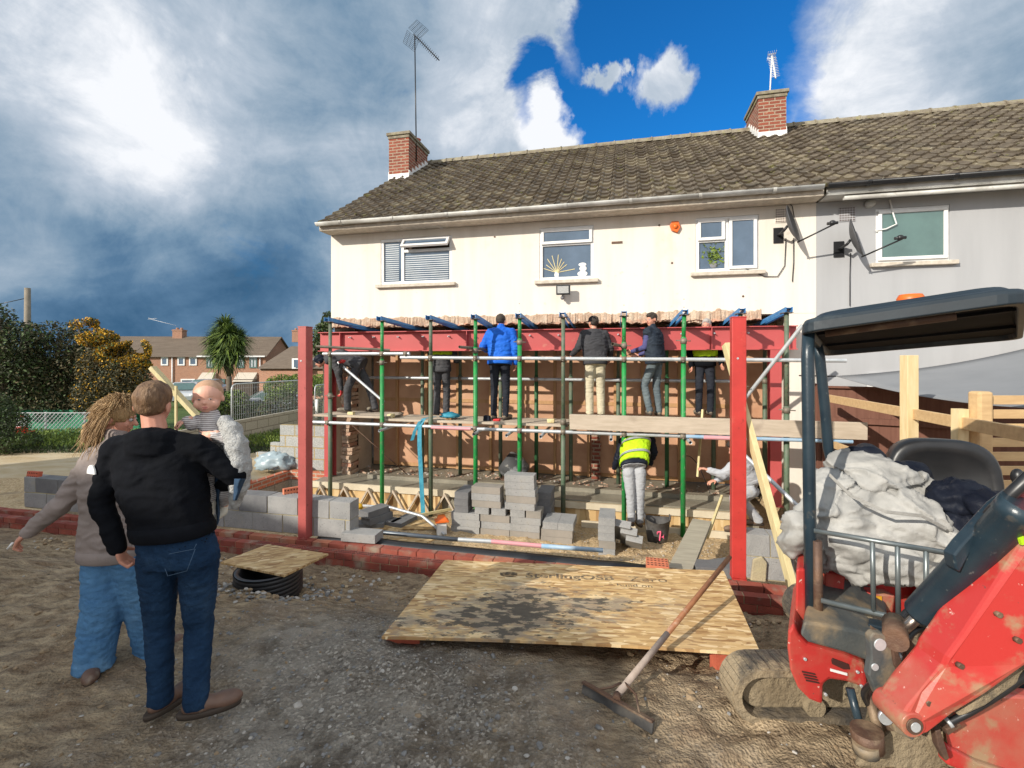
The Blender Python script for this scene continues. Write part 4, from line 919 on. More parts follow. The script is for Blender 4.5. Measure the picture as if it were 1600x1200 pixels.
# inner skin left and right of the opening
BL0, BL1 = sof(38, -3.22, 750), sof(548, -3.22, 790)
m = MB(HF); blockrun(m, BL0, BL1, -3.22, -3.02, ZP+.01, 2, mi=(0, 0, 1))
s = sof(552, -3.2); single('block_wall', m, ['block_dark', 'block_wallb', 'mortar'] if False else ['block_dark', 'block_shade', 'mortar'], 'two course grey block wall with yellow mortar behind the couple, ending beside the left steel post', 'wall', rz=-HA, bevel=.003)
m = MB(HF); blockrun(m, sof(1166, -3.2), 8.0, -3.22, -3.02, ZP+.01, 2, mi=(0, 0, 1)); single('block_wall', m, ['block_dark', 'block_shade', 'mortar'], 'two course grey block wall with mortar right of the bright red post', 'wall', rz=-HA, bevel=.003)
m = MB(HF); m.prism([(sof(1172, -3.24), -3.26, ZP+.01), (sof(1196, -3.24), -3.26, ZP+.01), (sof(1198, -3.24), -3.26, ZP+.20), (sof(1190, -3.24), -3.26, ZP+.26), (sof(1176, -3.24), -3.26, ZP+.22)], (0, .03, 0)); single('mortar_slab', m, 'mortar', 'cream mortar smeared up against the blocks beside the bright red post', 'mortar', rz=-HA, bevel=.01)
# left return wall of the side extension
t = thing('side_footing_wall', 'orange brick and buff block footing wall running back to the house on the left', 'wall', H(-1, -1.5, -.8), -HA)
m = MB(HF); m.box(-1.0, -.90, -2.9, .02, -.95, -.57); m.box(-.9, .02, -.08, .02, -.95, -.57); mk('footing_blocks', m, 'blockwork_tan', t)
m = MB(HF); m.box(-1.003, -.897, -2.9, .023, -.568, -.40); m.box(-.896, .02, -.083, .023, -.568, -.40); mk('brick_courses', m, 'orange_brick', t)
m = MB(HF); a0 = sof(439, .08, 700); a1 = sof(424, .08, 700); m.box(a0, -.02, .05, .15, -.395, .49); m.box(a1, a0-.004, .05, .15, -.395, .12); m.box(a1-.35, a1-.004, .05, .15, -.395, -.10)
single('stepped_block_wall', m, 'blockwork_light', 'pale stepped block wall with brown mortar against the left corner of the house', 'wall', rz=-HA, bevel=.004)
m = MB(); 
A0, A1 = at(250, 655, 9.8), at(496, 641, 15.5); A0.z = A1.z = 0
dv = (A1-A0); ln = dv.length; rz_ = math.atan2(dv.y, dv.x); LM = Matrix.Translation(A0) @ Matrix.Rotation(rz_, 4, 'Z'); m = MB(LM); m.box(0, ln, 0, .1, -1.5, .40 if False else .30)
single('boundary_wall', m, 'blockwork_tan', 'long tan block boundary wall below the mesh fence panels', 'wall', rz=rz_, loc=tuple(A0))
m = MB(LM); m.box(.2, ln-1, -.9, -.5, -.75, -.56); m.box(1, 3.5, -.6, -.2, -.5, -.42); single('plastic_sheeting', m, 'black_plastic', 'black plastic sheeting heaped at the foot of the tan block wall', 'sheeting', rz=rz_, bevel=.05)

# ============================================================ STEELWORK
def rhs(name, s, d, z0, z1, w, dp, matn, label, plates=True):
    t = thing(name, label, 'steel post', H(s, d, z0), -HA); m = MB(HF); m.box(s-w/2, s+w/2, d-dp/2, d+dp/2, z0+.012, z1-.012); mk('column', m, matn, t, bevel=.007)
    m = MB(HF); m.box(s-w/2-.03*plates, s+w/2+.03*plates, d-dp/2-.01, d+dp/2+.01, z0, z0+.011); mk('base_plate', m, matn, t); m = MB(HF); m.box(s-w/2-.002, s+w/2+.002, d-dp/2-.002, d+dp/2+.002, z1-.011, z1); mk('top_plate', m, matn, t)
    m = MB(HF); m.tube([(s-w*.1, d-dp/2-.004, z1-.42), (s-w*.1, d-dp/2-.001, z1-.42)], .011, 8); mk('bolt', m, 'galv', t); return t
rhs('steel_post', 1.865, -3.275, ZP+.01, 2.24, .115, .13, 'red_oxide', 'dull red oxide steel post standing in the block wall on the left', False)
rhs('steel_post', 6.79, -3.14, ZP-.02, 2.27, .135, .11, 'red_bright', 'bright red steel post standing on the brick plinth in front of the right hand workers', False)
def ibeam(mb, s0, s1, d, z0, z1, w=.17, tf=.014, tw=.011):
    mb.box(s0, s1, d-w/2, d+w/2, z0, z0+tf); mb.box(s0, s1, d-w/2, d+w/2, z1-tf, z1); mb.box(s0, s1, d-tw/2, d+tw/2, z0+tf, z1-tf)
t = thing('steel_beam', 'long dull red steel I beam spanning the whole opening below the cream wall', 'steel beam', H(3.8, -.17, 1.99), -HA)
BE = onf(1244, 520, -.17)[0]; m = MB(HF); ibeam(m, -.12, BE, -.17, 1.985, 2.355); mk('beam', m, 'red_mid', t, bevel=.003) if False else None
mat('red_mid', (.48, .085, .085), (.42, .075, .072), 1.5, .42, .12, 140, dirt=((.5, .22, .16), 3.2, .66, .8), bdist=.003); mk('beam', m, 'red_mid', t)
for s in (.35, 2.9, 5.6, 7.0, BE-.12): m = MB(HF); m.box(s, s+.012, -.253, -.177, 2.0, 2.34); mk('stiffener', m, 'red_mid', t)
for k in range(15):
    s = .55+k*.5; m = MB(HF); m.tube([(s, -.25, 2.25), (s, -.164, 2.25)], .009, 8); m.tube([(s, -.20, 2.25), (s, -.19, 2.25)], .016, 6); mk('bolt', m, 'galv', t)
def inner_col(s, label, z0=ZG): 
    t = thing('steel_column', label, 'steel column', H(s, -.17, z0), -HA); m = MB(HF); m.box(s-.08, s+.08, -.25, -.237, z0, 1.98); m.box(s-.08, s+.08, -.103, -.09, z0, 1.98); m.box(s-.006, s+.006, -.236, -.104, z0, 1.98); mk('column', m, 'red_mid', t); m = MB(HF); m.box(s-.11, s+.11, -.27, -.07, z0-.014, z0-.001); mk('base_plate', m, 'red_mid', t)
inner_col(.10, 'dull red steel column under the left end of the long beam'); inner_col(onf(1211, 600, -.2)[0], 'bright red steel column under the right end of the long beam')

# ============================================================ PROPS
def prop(s, d, z0, z1, outer, label, split=.62, boy=True, fan=0, group='green props holding up the cream wall', lean=0, tape=None):
    t = thing('acrow_prop', label, 'steel prop', H(s, d, z0), -HA, group); zs = z0+(z1-z0)*split
    m = MB(HF); m.box(s-.075, s+.075, d-.075, d+.075, z0, z0+.008); mk('base_plate', m, 'prop_steel', t)
    m = MB(HF); m.tube([(s, d, z0+.008), (s+lean*.5, d, zs)], .037, 12); mk('outer_tube', m, outer, t)
    m = MB(HF); m.tube([(s+lean*.5, d, zs-.02), (s+lean*.5, d, zs-.10)], .047, 12); m.tube([(s-.10, d-.0, zs-.05), (s+.11, d-.02, zs-.06)], .008, 6); mk('collar', m, 'prop_steel', t)
    m = MB(HF); m.tube([(s+lean*.5, d, zs), (s+lean, d, z1-.008)], .030, 12)
    mk('inner_tube', m, outer, t); m = MB(HF)
    for k in range(5): z = zs+.08+k*.12; m.disc((s+lean*.6, d-.0306, z), (0, -1, 0), .007, 6)
    mk('pin_holes', m, 'brick_hole', t)
    m = MB(HF); m.box(s+lean-.07, s+lean+.07, d-.07, d+.07, z1-.008, z1); mk('head_plate', m, 'prop_steel', t)
    if tape: m = MB(HF); m.tube([(s, d, tape), (s, d, tape+.14)], .0382, 12, False); mk('tape_band', m, 'cone_red', t)
    if boy:
        s += lean; z = z1+.002; m = MB(HF); e = d+1.42
        for q in (-.045, .037): m.prism([(s+q, d-.12, z), (s+q, d-.12, z+.07), (s+q+fan, e, z-.10), (s+q+fan, e, z-.17), (s+q+fan*.25, d+.35, z-.045)], (.008, 0, 0))
        m.box(s-.033, s+.033, d-.10, d+.12, z+.052, z+.06)
        b = mk('strongboy_arm', m, 'strongboy_blue', t)
        m = MB(HF); m.box(s+fan*.8-.09, s+fan*.8+.09, e-.34, e-.12, z-.075, z-.068); mk('support_plate', m, 'prop_steel', b)
    return t
PD = -.86
spec = [(516, 'green_prop_dull', 'dull weathered prop at the left corner of the opening, first of the front row', .62, None), (597, 'green_prop', 'dark green prop left of the teal strap, second of the front row', .80, None),
        (673, 'green_prop_dull', 'dull green prop beside the hanging teal strap, third of the front row', .82, .95 if False else None), (743, 'green_prop', 'bright green prop with a red band left of the blue jacket man', .86, .0),
        (812, 'green_prop', 'bright green prop right of the man in the blue jacket', .9, None), (880, 'green_prop_dull', 'dull prop with a grey top left of the man in sand joggers', .52, None),
        (975, 'green_prop', 'bright green prop in front of the hi-vis worker, right of the man in sand joggers', .88, None), (1067, 'green_prop', 'bright green prop right of the man in the dark gilet', .9, None),
        (1157, 'green_prop_dull', 'prop almost hidden behind the bright red post, with its blue arm showing', .7, None), (1229, 'green_prop_dull', 'rightmost front prop with a blue arm beside the digger canopy', .6, None)]
for i, (px, mt, lab, sp_, tp_) in enumerate(spec):
    s = onf(px, 600, PD)[0]; zt = 2.50
    zb = -.82 if s > .1 else ZG-.4; prop(s, PD, -.82, zt, mt, lab, sp_, lean=(.02 if i == 7 else 0), tape=tp_, fan=(.30, .28, .22, .02, .05, .02, -.04, -.12, -.05, -.10)[i])
back = [(660, 'second'), (719, 'third'), (782, 'fourth'), (838, 'fifth'), (892, 'sixth'), (966, 'seventh'), (1042, 'eighth'), (1115, 'ninth'), (1195, 'tenth')]
for k, (px, o_) in enumerate(back):
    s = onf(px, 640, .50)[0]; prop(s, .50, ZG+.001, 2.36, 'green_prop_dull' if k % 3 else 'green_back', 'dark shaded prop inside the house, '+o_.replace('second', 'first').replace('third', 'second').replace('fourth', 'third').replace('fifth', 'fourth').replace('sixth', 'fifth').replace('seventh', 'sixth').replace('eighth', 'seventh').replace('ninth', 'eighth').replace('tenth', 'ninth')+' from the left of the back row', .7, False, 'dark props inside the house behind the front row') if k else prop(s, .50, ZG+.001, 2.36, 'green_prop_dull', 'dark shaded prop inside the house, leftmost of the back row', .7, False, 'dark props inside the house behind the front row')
# ============================================================ SCAFFOLD TUBES, COUPLERS, BOARDS
def coupler(mb, c, r=.040):
    c = V(c); mb.tube([c+V((-.035, 0, 0)), c+V((.035, 0, 0))], r, 8); mb.tube([c+V((0, .06, -.035)), c+V((0, .06, .035))], r+.002, 8); mb.tube([c+V((0, -.05, -.03)), c+V((0, .05, -.045))], .010, 6); mb.box(c.x-.03, c.x+.03, c.y+.0, c.y+.05, c.z-.03, c.z+.03)
def tubeH(p0, p1, d0, d1, z0, z1, mt, label, cps=(), r=.029):
    s0 = onf(p0, 600, d0)[0]; s1 = onf(p1, 600, d1)[0]; t = thing('scaffold_tube', label, 'scaffold tube', H((s0+s1)/2, d0, z0), -HA, 'galvanised scaffold tubes'); m = MB(HF); a = V((s0, d0, z0)); b = V((s1, d1, z1)); m.pipe(a, b, r)
    mk('tube', m, mt, t)
    for px in cps:
        s = onf(px, 600, d0)[0]; f = (s-s0)/(s1-s0); m = MB(HF); coupler(m, a.lerp(b, f)); mk('coupler', m, 'prop_steel', t)
    return t
TD = PD-.068
tubeH(505, 640, TD, TD, 1.93, 1.93, 'galv', 'upper left scaffold tube across the two leftmost front props', (516, 597, 634))
tubeH(626, 1322, TD, TD, 1.865, 1.82, 'galv', 'long upper scaffold tube at waist height in front of the standing workers', (673, 743, 812, 880, 975, 1067))
tubeH(485, 742, TD-.01, TD, .72, .71, 'galv', 'lower left scaffold tube below the walkway boards', (512, 597, 742))
tubeH(674, 736, TD-.055, TD-.055, .708, .706, 'pink_paint', 'short pink painted length of scaffold tube right of the teal strap', ())
tubeH(744, 1076, TD, TD, .70, .705, 'galv', 'lower middle scaffold tube below the long plank', (812, 880, 975))
tubeH(1066, 1332, TD-.05, TD-.05, .71, .72, 'blue_paint', 'blue and pink painted scaffold tube passing behind the bright red post', (1067,))
tubeH(1100, 1142, TD-.105, TD-.105, .712, .713, 'pink_paint', 'short pink painted tube end left of the bright red post', ())
tubeH(568, 1145, .43, .43, 1.46, 1.46, 'galv', 'shaded horizontal tube across the props inside the house', (719, 838, 1042))
for px, lab in ((516, 'short tube end poking out at the upper left corner'), (743, 'short tube poking out at the elbow of the man in the blue jacket'), (975, 'short tube poking out beside the hand of the gilet worker')):
    s = onf(px, 600, TD)[0]; m = MB(HF); z = 2.03 if px < 900 else 2.06; m.pipe((s-.16, TD-.32, z), (s+.02, -.3, z-.02), .0242) if px != 516 else m.pipe((s-.22, TD-.1, 2.06), (s+.9, -.45, 2.0), .0242); single('scaffold_tube', m, 'prop_steel', lab, 'scaffold tube', 'short scaffold tube ends', rz=-HA)
for px, lab in ((596, 'walkway transom tube at the second front prop'), (742, 'walkway transom tube at the red banded prop'), (793, 'walkway transom tube with a red end left of the fifth front prop'), (846, 'walkway transom tube between the fifth and sixth front props'), (955, 'walkway transom tube left of the hi-vis worker'), (1078, 'walkway transom tube end right of the eighth front prop')):
    s = onf(px, 680, TD-.2)[0]; m = MB(HF); m.pipe((s, TD-.27, .655), (s-.05, .42, .655), .0242); single('transom_tube', m, 'galv', lab, 'scaffold tube', 'walkway transom tubes', rz=-HA)
m = MB(); a = at(600, 628, 8.45); b = at(528, 566, 8.75); m.pipe(a, b, .0242); single('scaffold_tube', m, 'galv', 'slanting scaffold tube gripped by the crouching worker on the left', 'scaffold tube')
m = MB(); a = at(1160, 628, 7.1); b = at(1254, 508, 6.5); m.pipe(a, b, .027); single('scaffold_tube', m, 'galv', 'slanting scaffold tube rising right of the bright red post to the digger canopy', 'scaffold tube')
m = MB(); a = at(1164, 712, 5.9); b = at(1252, 796, 5.3); m.pipe(a, b, .0242); single('scaffold_tube', m, 'galv', 'slanting scaffold tube low down behind the leaning timber', 'scaffold tube')
m = MB(HF)
def board(s0, s1, d0, z, lab, w=.225, th=.038, rot=0, ends=True, mt='board_grey'):
    t = thing('scaffold_board', lab, 'scaffold board', H(s0, d0, z), -HA+rot, 'scaffold boards of the walkway'); M_ = RM[t.name]; m = MB(M_); m.box(0, s1-s0, 0, w, 0, th, jit=.003); mk('board', m, mt, t, bevel=.004)
    if ends:
        for x in (.0, s1-s0-.03): m = MB(M_); m.box(x, x+.03, -.0015, w+.0015, -.001, th+.0015); mk('end_band', m, 'prop_steel', t)
    return t
x0, x1, x2, x3 = [onf(p, 650, -.8)[0] for p in (488, 602, 885, 1150)]
board(x0, x1+.05, -.80, .80, 'walkway board under the crouching worker, nearest the viewer'); board(x0+.1, x1+.1, -.56, .80, 'walkway board under the crouching worker, middle one'); board(x0+.15, x1, -.32, .80, 'walkway board under the crouching worker, nearest the wall')
board(x1-.05, x2+.02, -.80, .762, 'walkway board below the man in the blue jacket, nearest the viewer'); board(x1+.12, x2+.1, -.56, .762, 'walkway board below the man in the blue jacket, middle one'); board(x1+.12, x2, -.32, .762, 'walkway board below the man in the blue jacket, nearest the wall')
board(x2-.1, x3, -.78, .80, 'walkway board behind the long plank, nearest the viewer'); board(x2, x3+.3, -.54, .80, 'walkway board behind the long plank, middle one'); board(x2, x3+.2, -.30, .80, 'walkway board behind the long plank, nearest the wall')
s0, s1 = onf(890, 660, -1.0)[0], onf(1355, 665, -1.0)[0]; m = MB(HF); m.box(s0, s1, -1.02, -.965, .758, .985, jit=.006); m2 = m; single('long_plank', m, 'board_grey', 'long weathered plank set on edge across the right hand half of the walkway', 'plank', bevel=.005, rz=-HA)

# ============================================================ CONCRETE BLOCKS
bt = MB(); bt.box(-.22, .22, -.1075, .1075, 0, .1, jit=0); proto_me = {}
def blk(s, d, z, label, rot=0, matn='block_dark', group='loose grey concrete blocks', tilt=None):
    m = MB(); m.box(-.22, .22, -.1075, .1075, 0, .1)
    if matn not in proto_me:
        o = mk('concrete_block', m, matn, loc=(0, 0, 0), bevel=.003); proto_me[matn] = o
        first = True
    else:
        o = proto_me[matn].copy(); col.objects.link(o)
    o.location = H(s, d, z); o.rotation_euler = (tilt or (0, 0, 0)) if tilt else (0, 0, -HA+rot+rnd.uniform(-.02, .02)); tag(o, label, 'concrete block', group); return o
ORD = ['bottom', 'second', 'third', 'fourth', 'fifth', 'sixth', 'seventh', 'eighth', 'ninth']
ZB = -.755; CH = .1015; DF = -1.62
def stack(px, n, z0, what, d=DF, E=False, start=0, mt=None, j=.012):
    s = onf(px, 820, d)[0]
    for c in range(n):
        if E: blk(s+.108+rnd.uniform(-j, j), d+.22, z0+CH*(start+c), '%s block of %s' % (ORD[start+c], what), R(90), mt or rnd.choice(('block_dark', 'block_dark', 'block_dark', 'block_buff')))
        else: blk(s+.22+rnd.uniform(-j, j), d+.108, z0+CH*(start+c), '%s block of %s' % (ORD[start+c], what), 0, mt or rnd.choice(('block_dark', 'block_dark', 'block_dark', 'block_buff')))
stack(705, 3, ZB, 'the left end of the big block stack'); stack(751, 3, ZB, 'the second column of the big block stack'); stack(797, 3, ZB, 'the third column of the big block stack')
stack(798, 1, ZB, 'the left one of the end-on pair in the third column', E=True, start=3); stack(821, 1, ZB, 'the right one of the end-on pair in the third column', E=True, start=3)
stack(845, 2, ZB, 'the low right end of the big block stack', d=DF-.1); stack(847, 1, ZB, 'the low right end, left one of its end-on pair', E=True, start=2, d=DF-.1); stack(871, 1, ZB, 'the low right end, right one of its end-on pair', E=True, start=2, d=DF-.1)
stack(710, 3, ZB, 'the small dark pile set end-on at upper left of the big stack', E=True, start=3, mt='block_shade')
stack(742, 1, ZB, 'the left end-on support under the second column top', E=True, start=3); stack(767, 1, ZB, 'the right end-on support under the second column top', E=True, start=3)
stack(737, 3, ZB, 'the second column of the big block stack, upper part', start=4); stack(790, 3, ZB, 'the tallest column of the big block stack', start=4); stack(787, 2, ZB, 'the tallest column of the big block stack, at its top', start=7)
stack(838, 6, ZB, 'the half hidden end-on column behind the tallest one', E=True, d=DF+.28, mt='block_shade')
stack(935, 5, ZB-.01, 'the narrow end-on stack in front of the hi-vis worker', E=True, d=-1.95, mt=None, j=.004)
sR = onf(990, 840, -1.75)[0]
for k, (ds, dz, a) in enumerate(((-.02, .10, 38), (.05, .0, 34), (-.10, .19, 42))): blk(sR+ds-.05, -1.72, ZB+.07+dz*.8, ('lowest', 'middle', 'uppermost')[(1, 0, 2)[k]]+' of the three blocks toppled against the narrow stack', tilt=(R(8), R(a), R(90-13)), matn='block_dark')
sL = onf(583, 820, -1.75)[0]
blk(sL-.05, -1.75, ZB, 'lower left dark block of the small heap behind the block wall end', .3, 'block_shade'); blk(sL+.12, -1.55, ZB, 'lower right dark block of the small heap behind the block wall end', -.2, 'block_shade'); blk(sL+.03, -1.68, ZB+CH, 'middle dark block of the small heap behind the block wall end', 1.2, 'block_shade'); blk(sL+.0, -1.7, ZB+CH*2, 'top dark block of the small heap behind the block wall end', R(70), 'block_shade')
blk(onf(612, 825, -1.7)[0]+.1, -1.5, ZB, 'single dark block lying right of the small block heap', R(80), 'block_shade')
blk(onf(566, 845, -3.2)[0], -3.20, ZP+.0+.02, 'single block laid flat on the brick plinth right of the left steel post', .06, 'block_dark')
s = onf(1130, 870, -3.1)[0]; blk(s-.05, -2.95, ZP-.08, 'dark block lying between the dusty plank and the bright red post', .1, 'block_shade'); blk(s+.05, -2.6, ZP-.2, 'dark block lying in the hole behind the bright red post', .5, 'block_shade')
blk(BL0+.30, -3.12, ZP+.46, 'grey block laid flat on the far left end of the block wall', .0, 'block_shade') if False else None

# ============================================================ SITE THINGS
def lbrick(p, rz, label, tilt=(0, 0), mt='brick_orange', group='loose perforated bricks', face='top'):
    t = thing('perforated_brick', label, 'brick', p, rz, group); t.rotation_euler = (tilt[0], tilt[1], rz); M_ = RM[t.name]; m = MB(M_); m.box(-.1075, .1075, -.051, .051, 0, .065); mk('brick', m, mt, t, bevel=.002); m = MB(M_)
    for i in range(6):
        for j in range(2 if face == 'top' else 3):
            if face == 'top': m.disc((-.09+i*.036, -.025+j*.05, .0662), (0, 0, 1), .011, 6)
    if face == 'top': mk('brick_holes', m, 'brick_hole', t, fixn=False)
    return t
p = H(*[onf(58, 738, -3.12)[0], -3.12, ZP+.475]); lbrick(p+V((0, 0, .0)), -HA, 'red perforated brick on its side on the far left end of the block wall', (R(80), 0), 'brick_red')
p = H(1.45, -3.0, ZP+.475); lbrick(p, R(40), 'orange perforated brick on the block wall left of the left steel post', (R(85), 0))
s = onf(1008, 880, -3.4)[0]
for k in range(4): lbrick(H(s+.12+.0*k, -3.40+.108*(k % 2), ZP+.012+.067*(k//2)), -HA, ('front lower', 'rear lower', 'front upper', 'rear upper')[k]+' orange brick of the little heap at the end of the damp course')
for k in range(9):
    q = H(-1.25+.23*(k % 2)+rnd.uniform(-.03, .03), -2.35+.12*(k//3), -.40+.067*(k % 3)); lbrick(q, -HA+R(90)+rnd.uniform(-.3, .3), '%s brick of the untidy heap on the left footing wall behind the blanket' % ('first second third fourth fifth sixth seventh eighth ninth'.split()[k]), (R(rnd.choice((0, 85))), 0), 'brick_red')
lbrick(H(-.93, -1.2, -.39), -HA+R(80), 'single brick on the footing wall near the blue sheet'); lbrick(H(-.55, -.03, -.39), -HA, 'single brick on the footing wall by the pale blocks')
m = MB(HF); m.bar((-.95, -2.2, -.385), (-.93, -1.3, -.382), .06, .03); single('timber_offcut', m, 'timber_pale', 'short timber offcut lying on the left footing wall', 'timber')
# crumpled sheet
def crumple(c, r, n=26, seed=0, amp=.3, M_=None):
    m = MB(); m.ell((0, 0, 0), 1, n, n//2)
    for i, p in enumerate(m.v):
        h = noise.noise(p*2.1+V((seed, 0, 0))); h2 = noise.noise(p*5+V((0, seed, 0))); k = 1+amp*(.5-abs(h)*2)+amp*.35*h2; m.v[i] = V((p.x*r[0]*k, p.y*r[1]*k, max(-.35, p.z)*r[2]*k))+V(c)
    return m
single('blue_sheet', crumple(H(-1.25, .0, -.30), (.38, .22, .22), 30, 5, .5), 'tarp', 'crumpled pale blue plastic sheet behind the left steel post', 'sheet'); 
t = thing('rubber_bucket', 'black rubber builders bucket with pink marks beside the hi-vis worker', 'bucket', H(onf(1027, 830, -1.3)[0], -1.3, ZB), -HA); M_ = RM[t.name]
m = MB(M_); m.loft([[(r*math.cos(a)*1.0, r*math.sin(a)*.95, z+.02*math.cos(a*2)*(z > .2)) for a in [6.2832*k/24 for k in range(24)]] for r, z in ((.13, 0), (.15, .1), (.165, .22), (.18, .33), (.188, .335), (.172, .33), (.150, .12), (.12, .02))], True); mk('tub', m, 'rubber', t) if False else None
mat('rubber', (.035, .033, .032), (.09, .085, .08), 7, .75, .4, 30, dirt=((.18, .16, .13), 6, .55, .75)); mk('tub', m, 'rubber', t)
for sg in (-1, 1): m = MB(M_); m.tube([(sg*.165, -.05, .32), (sg*.17, -.04, .385), (sg*.17, .04, .385), (sg*.165, .05, .32)], .011, 8); mk('handle', m, 'rubber', t)
m = MB(M_)
def onb(u, z): a = -math.pi/2+u; r = .152+.036*(z/.33)+.004; return (r*math.cos(a), r*.95*math.sin(a), z)
for (u0, z0_), (u1, z1_) in (((-.05, .20), (.20, .21)), ((.20, .21), (.13, .08)), ((.3, .13), (.45, .135)), ((.45, .16), (.47, .11)), ((-.05, .2), (-.03, .17))): m.bar(onb(u0, z0_), onb(u1, z1_), .006, .016)
mk('pink_marking', m, 'pink_mark', t)
# dusty plank
m = MB(); a = at(1097, 815, 6.35); b = at(1062, 893, 4.98); m.bar(a, b, .235, .05); single('dusty_plank', m, 'plank_dusty', 'dusty wide plank laid from the slab to the brick plinth', 'plank', bevel=.004, rz=-HA)
m = MB(); m.bar(at(1042, 896, 4.98)+V((0, -.0, .01)), at(1082, 896, 4.98)+V((0, 0, .01)), .012, .035); single('plank_end_label', m, 'blue_paint', 'pale blue painted strip on the near end of the dusty plank', 'strip') if False else None
# tubes lying in the footings
m = MB(); a = at(545, 826, 6.0); b = at(716, 842, 5.85); m.pipe(a, b, .0265); single('scaffold_tube', m, 'steel_dark', 'dark scaffold tube lying along the footings in front of the block heap', 'scaffold tube') if False else None
mat('steel_dark', (.09, .11, .14), (.14, .16, .18), 6, .4, metal=.3)
t = thing('painted_tube', 'long tube with pink and blue painted lengths lying in front of the block stacks', 'scaffold tube', at(745, 850, 5.9), -HA); P = [at(545, 827, 6.15), at(716, 843, 6.0), at(768, 846, 5.95), at(846, 853, 5.85), at(942, 860, 5.75)]
for k, (a, b, mt) in enumerate(((P[0], P[1], 'steel_dark'), (P[1], P[2], 'galv'), (P[2], P[3], 'pink_paint'), (P[3], P[4], 'blue_paint'))): m = MB(); m.tube([a, b], .0265, 12, k in (0, 3)); mk('tube_length', m, mt, t)
for nm, pts, lab in (('osb_offcut', [(602, 843), (668, 834), (680, 842), (655, 853), (600, 852)], 'OSB offcut lying behind the flat block on the plinth'), ('osb_offcut', [(560, 826), (600, 812), (690, 812), (700, 826)], 'larger OSB offcut lying on the sand left of the big block stack')):
    m = MB(); m.prism([at(x, y, (EYE-(-.715 if lab[0] == 'l' else -.60))*750/(y-560)) for x, y in pts], (0, 0, -.015)); single(nm, m, 'osb_lid', lab, 'board offcut')
t = thing('orange_tool_box', 'small orange topped box left of the big block stack', 'tool box', H(onf(690, 825, -1.75)[0], -1.75, ZB), -HA+.5); M_ = RM[t.name]; m = MB(M_); m.box(-.07, .07, -.06, .06, 0, .2); mk('body', m, 'white_paint', t, bevel=.01); m = MB(M_); m.prism([(-.10, -.09, .2), (.10, -.09, .2), (.10, .09, .2), (-.10, .09, .2)], (0, 0, .02)); m.prism([(-.09, -.07, .22), (.09, -.07, .22), (.05, 0, .28), (-.05, 0, .28)], (0, .06, 0)); mk('lid', m, 'orange_plastic', t, bevel=.006)
p = at(555, 790, 7.6); m = MB(); m.tube([p, p+V((.12, .0, -.02))], [.05, .035], 10); m.tube([p+V((.1, 0, 0)), p+V((.6, -.1, .0)), p+V((1.2, -.2, -.12)), p+V((1.5, -.5, -.2))], .016, 8); t = tag(mk('yellow_hose', m, 'hose', loc=tuple(p)) if False else thing('water_hose', 'grey hose with a yellow end trailing beside the shuttering', 'hose', p), None)
mat('hose_yellow', (.75, .42, .02), None, rough=.5); m = MB(); m.tube([p, p+V((.12, .0, -.02))], [.055, .04], 10); mk('yellow_end', m, 'hose_yellow', t); m = MB(); m.tube([p+V((.1, 0, 0)), p+V((.6, -.1, .0)), p+V((1.1, -.2, -.10)), p+V((1.5, -.6, -.24))], .022, 8); mk('hose', m, 'galv', t)
m = MB(); p = H(onf(722, 800, -1.0)[0]+.1, -.75, -.82); m.tube([p, p+V((0, 0, .11))], [.045, .06], 12); single('clay_pot', m, 'brick_red', 'small terracotta pot by the foot of the third front prop', 'pot')
mat('mix_tub', (.05, .052, .055), (.26, .27, .28), 2.2, .7, thr=(.45, .55), dirt=((.45, .43, .38), 6, .6, .7))
# mixer drum / barrow standing on the slab behind the stack
t = thing('mixer_tub', 'grey tilted mixing tub standing on the slab behind the tallest block stack', 'mixing tub', H(onf(800, 740, .25)[0], .25, ZG+.002), -HA); c = V((onf(802, 720, .25)[0], .25, ZG+.27)); m = MB(HF)
rg = []
for x, r in ((-.26, .14), (-.22, .2), (-.05, .245), (.12, .24), (.2, .20), (.2, .18), (.1, .2), (-.2, .15)):
    q = Matrix.Rotation(R(215), 4, 'Y') @ V((x, 0, 0)); u = Matrix.Rotation(R(215), 4, 'Y') @ V((0, 0, 1)); rg.append([c+q+u*r*math.cos(a)+V((0, 1, 0))*r*math.sin(a) for a in [6.2832*k/20 for k in range(20)]])
m.loft(rg); mk('drum', m, 'mix_tub', t); m = MB(HF); m.box(c.x-.2, c.x+.3, c.y-.12, c.y+.12, ZG, ZG+.07); m.bar((c.x+.25, c.y, ZG), (c.x+.2, c.y, c.z), .04, .04); mk('stand', m, 'rusty', t)
# teal ratchet strap hanging over the walkway
t = thing('ratchet_strap', 'teal ratchet strap draped over the walkway and hanging to the ground', 'strap', H(onf(655, 650, -.98)[0], -.98, -.8), -HA); m = MB(HF); sx = onf(655, 650, -.98)[0]
def ribbon(mb, pts, w, axis=(1, 0, 0)):
    ax = V(axis)*w/2; n0 = V((0, .003, 0)); mb.loft([[V(p)-ax-n0, V(p)+ax-n0, V(p)+ax+n0, V(p)-ax+n0] for p in pts], True, False)
ribbon(m, [(sx+.16, -.7, .85), (sx+.05, -.9, .84), (sx, -.97, .72), (sx+.01, -.99, .40), (sx+.03, -.985, 0), (sx+.05, -.98, -.4), (sx+.07, -.97, -.80)], .075); ribbon(m, [(sx+.2, -.72, .86), (sx-.0, -.95, .80), (sx-.07, -1.0, .64), (sx-.12, -1.0, .48)], .06, (.9, .3, .2)); mk('webbing', m, 'strap_teal', t)
p = H(sx+.40, -.62, .86); single('strap_heap', crumple(p, (.16, .12, .06), 20, 3, .5), 'strap_teal', 'small heap of teal strap on the boards beside the hi-vis back worker', 'strap')
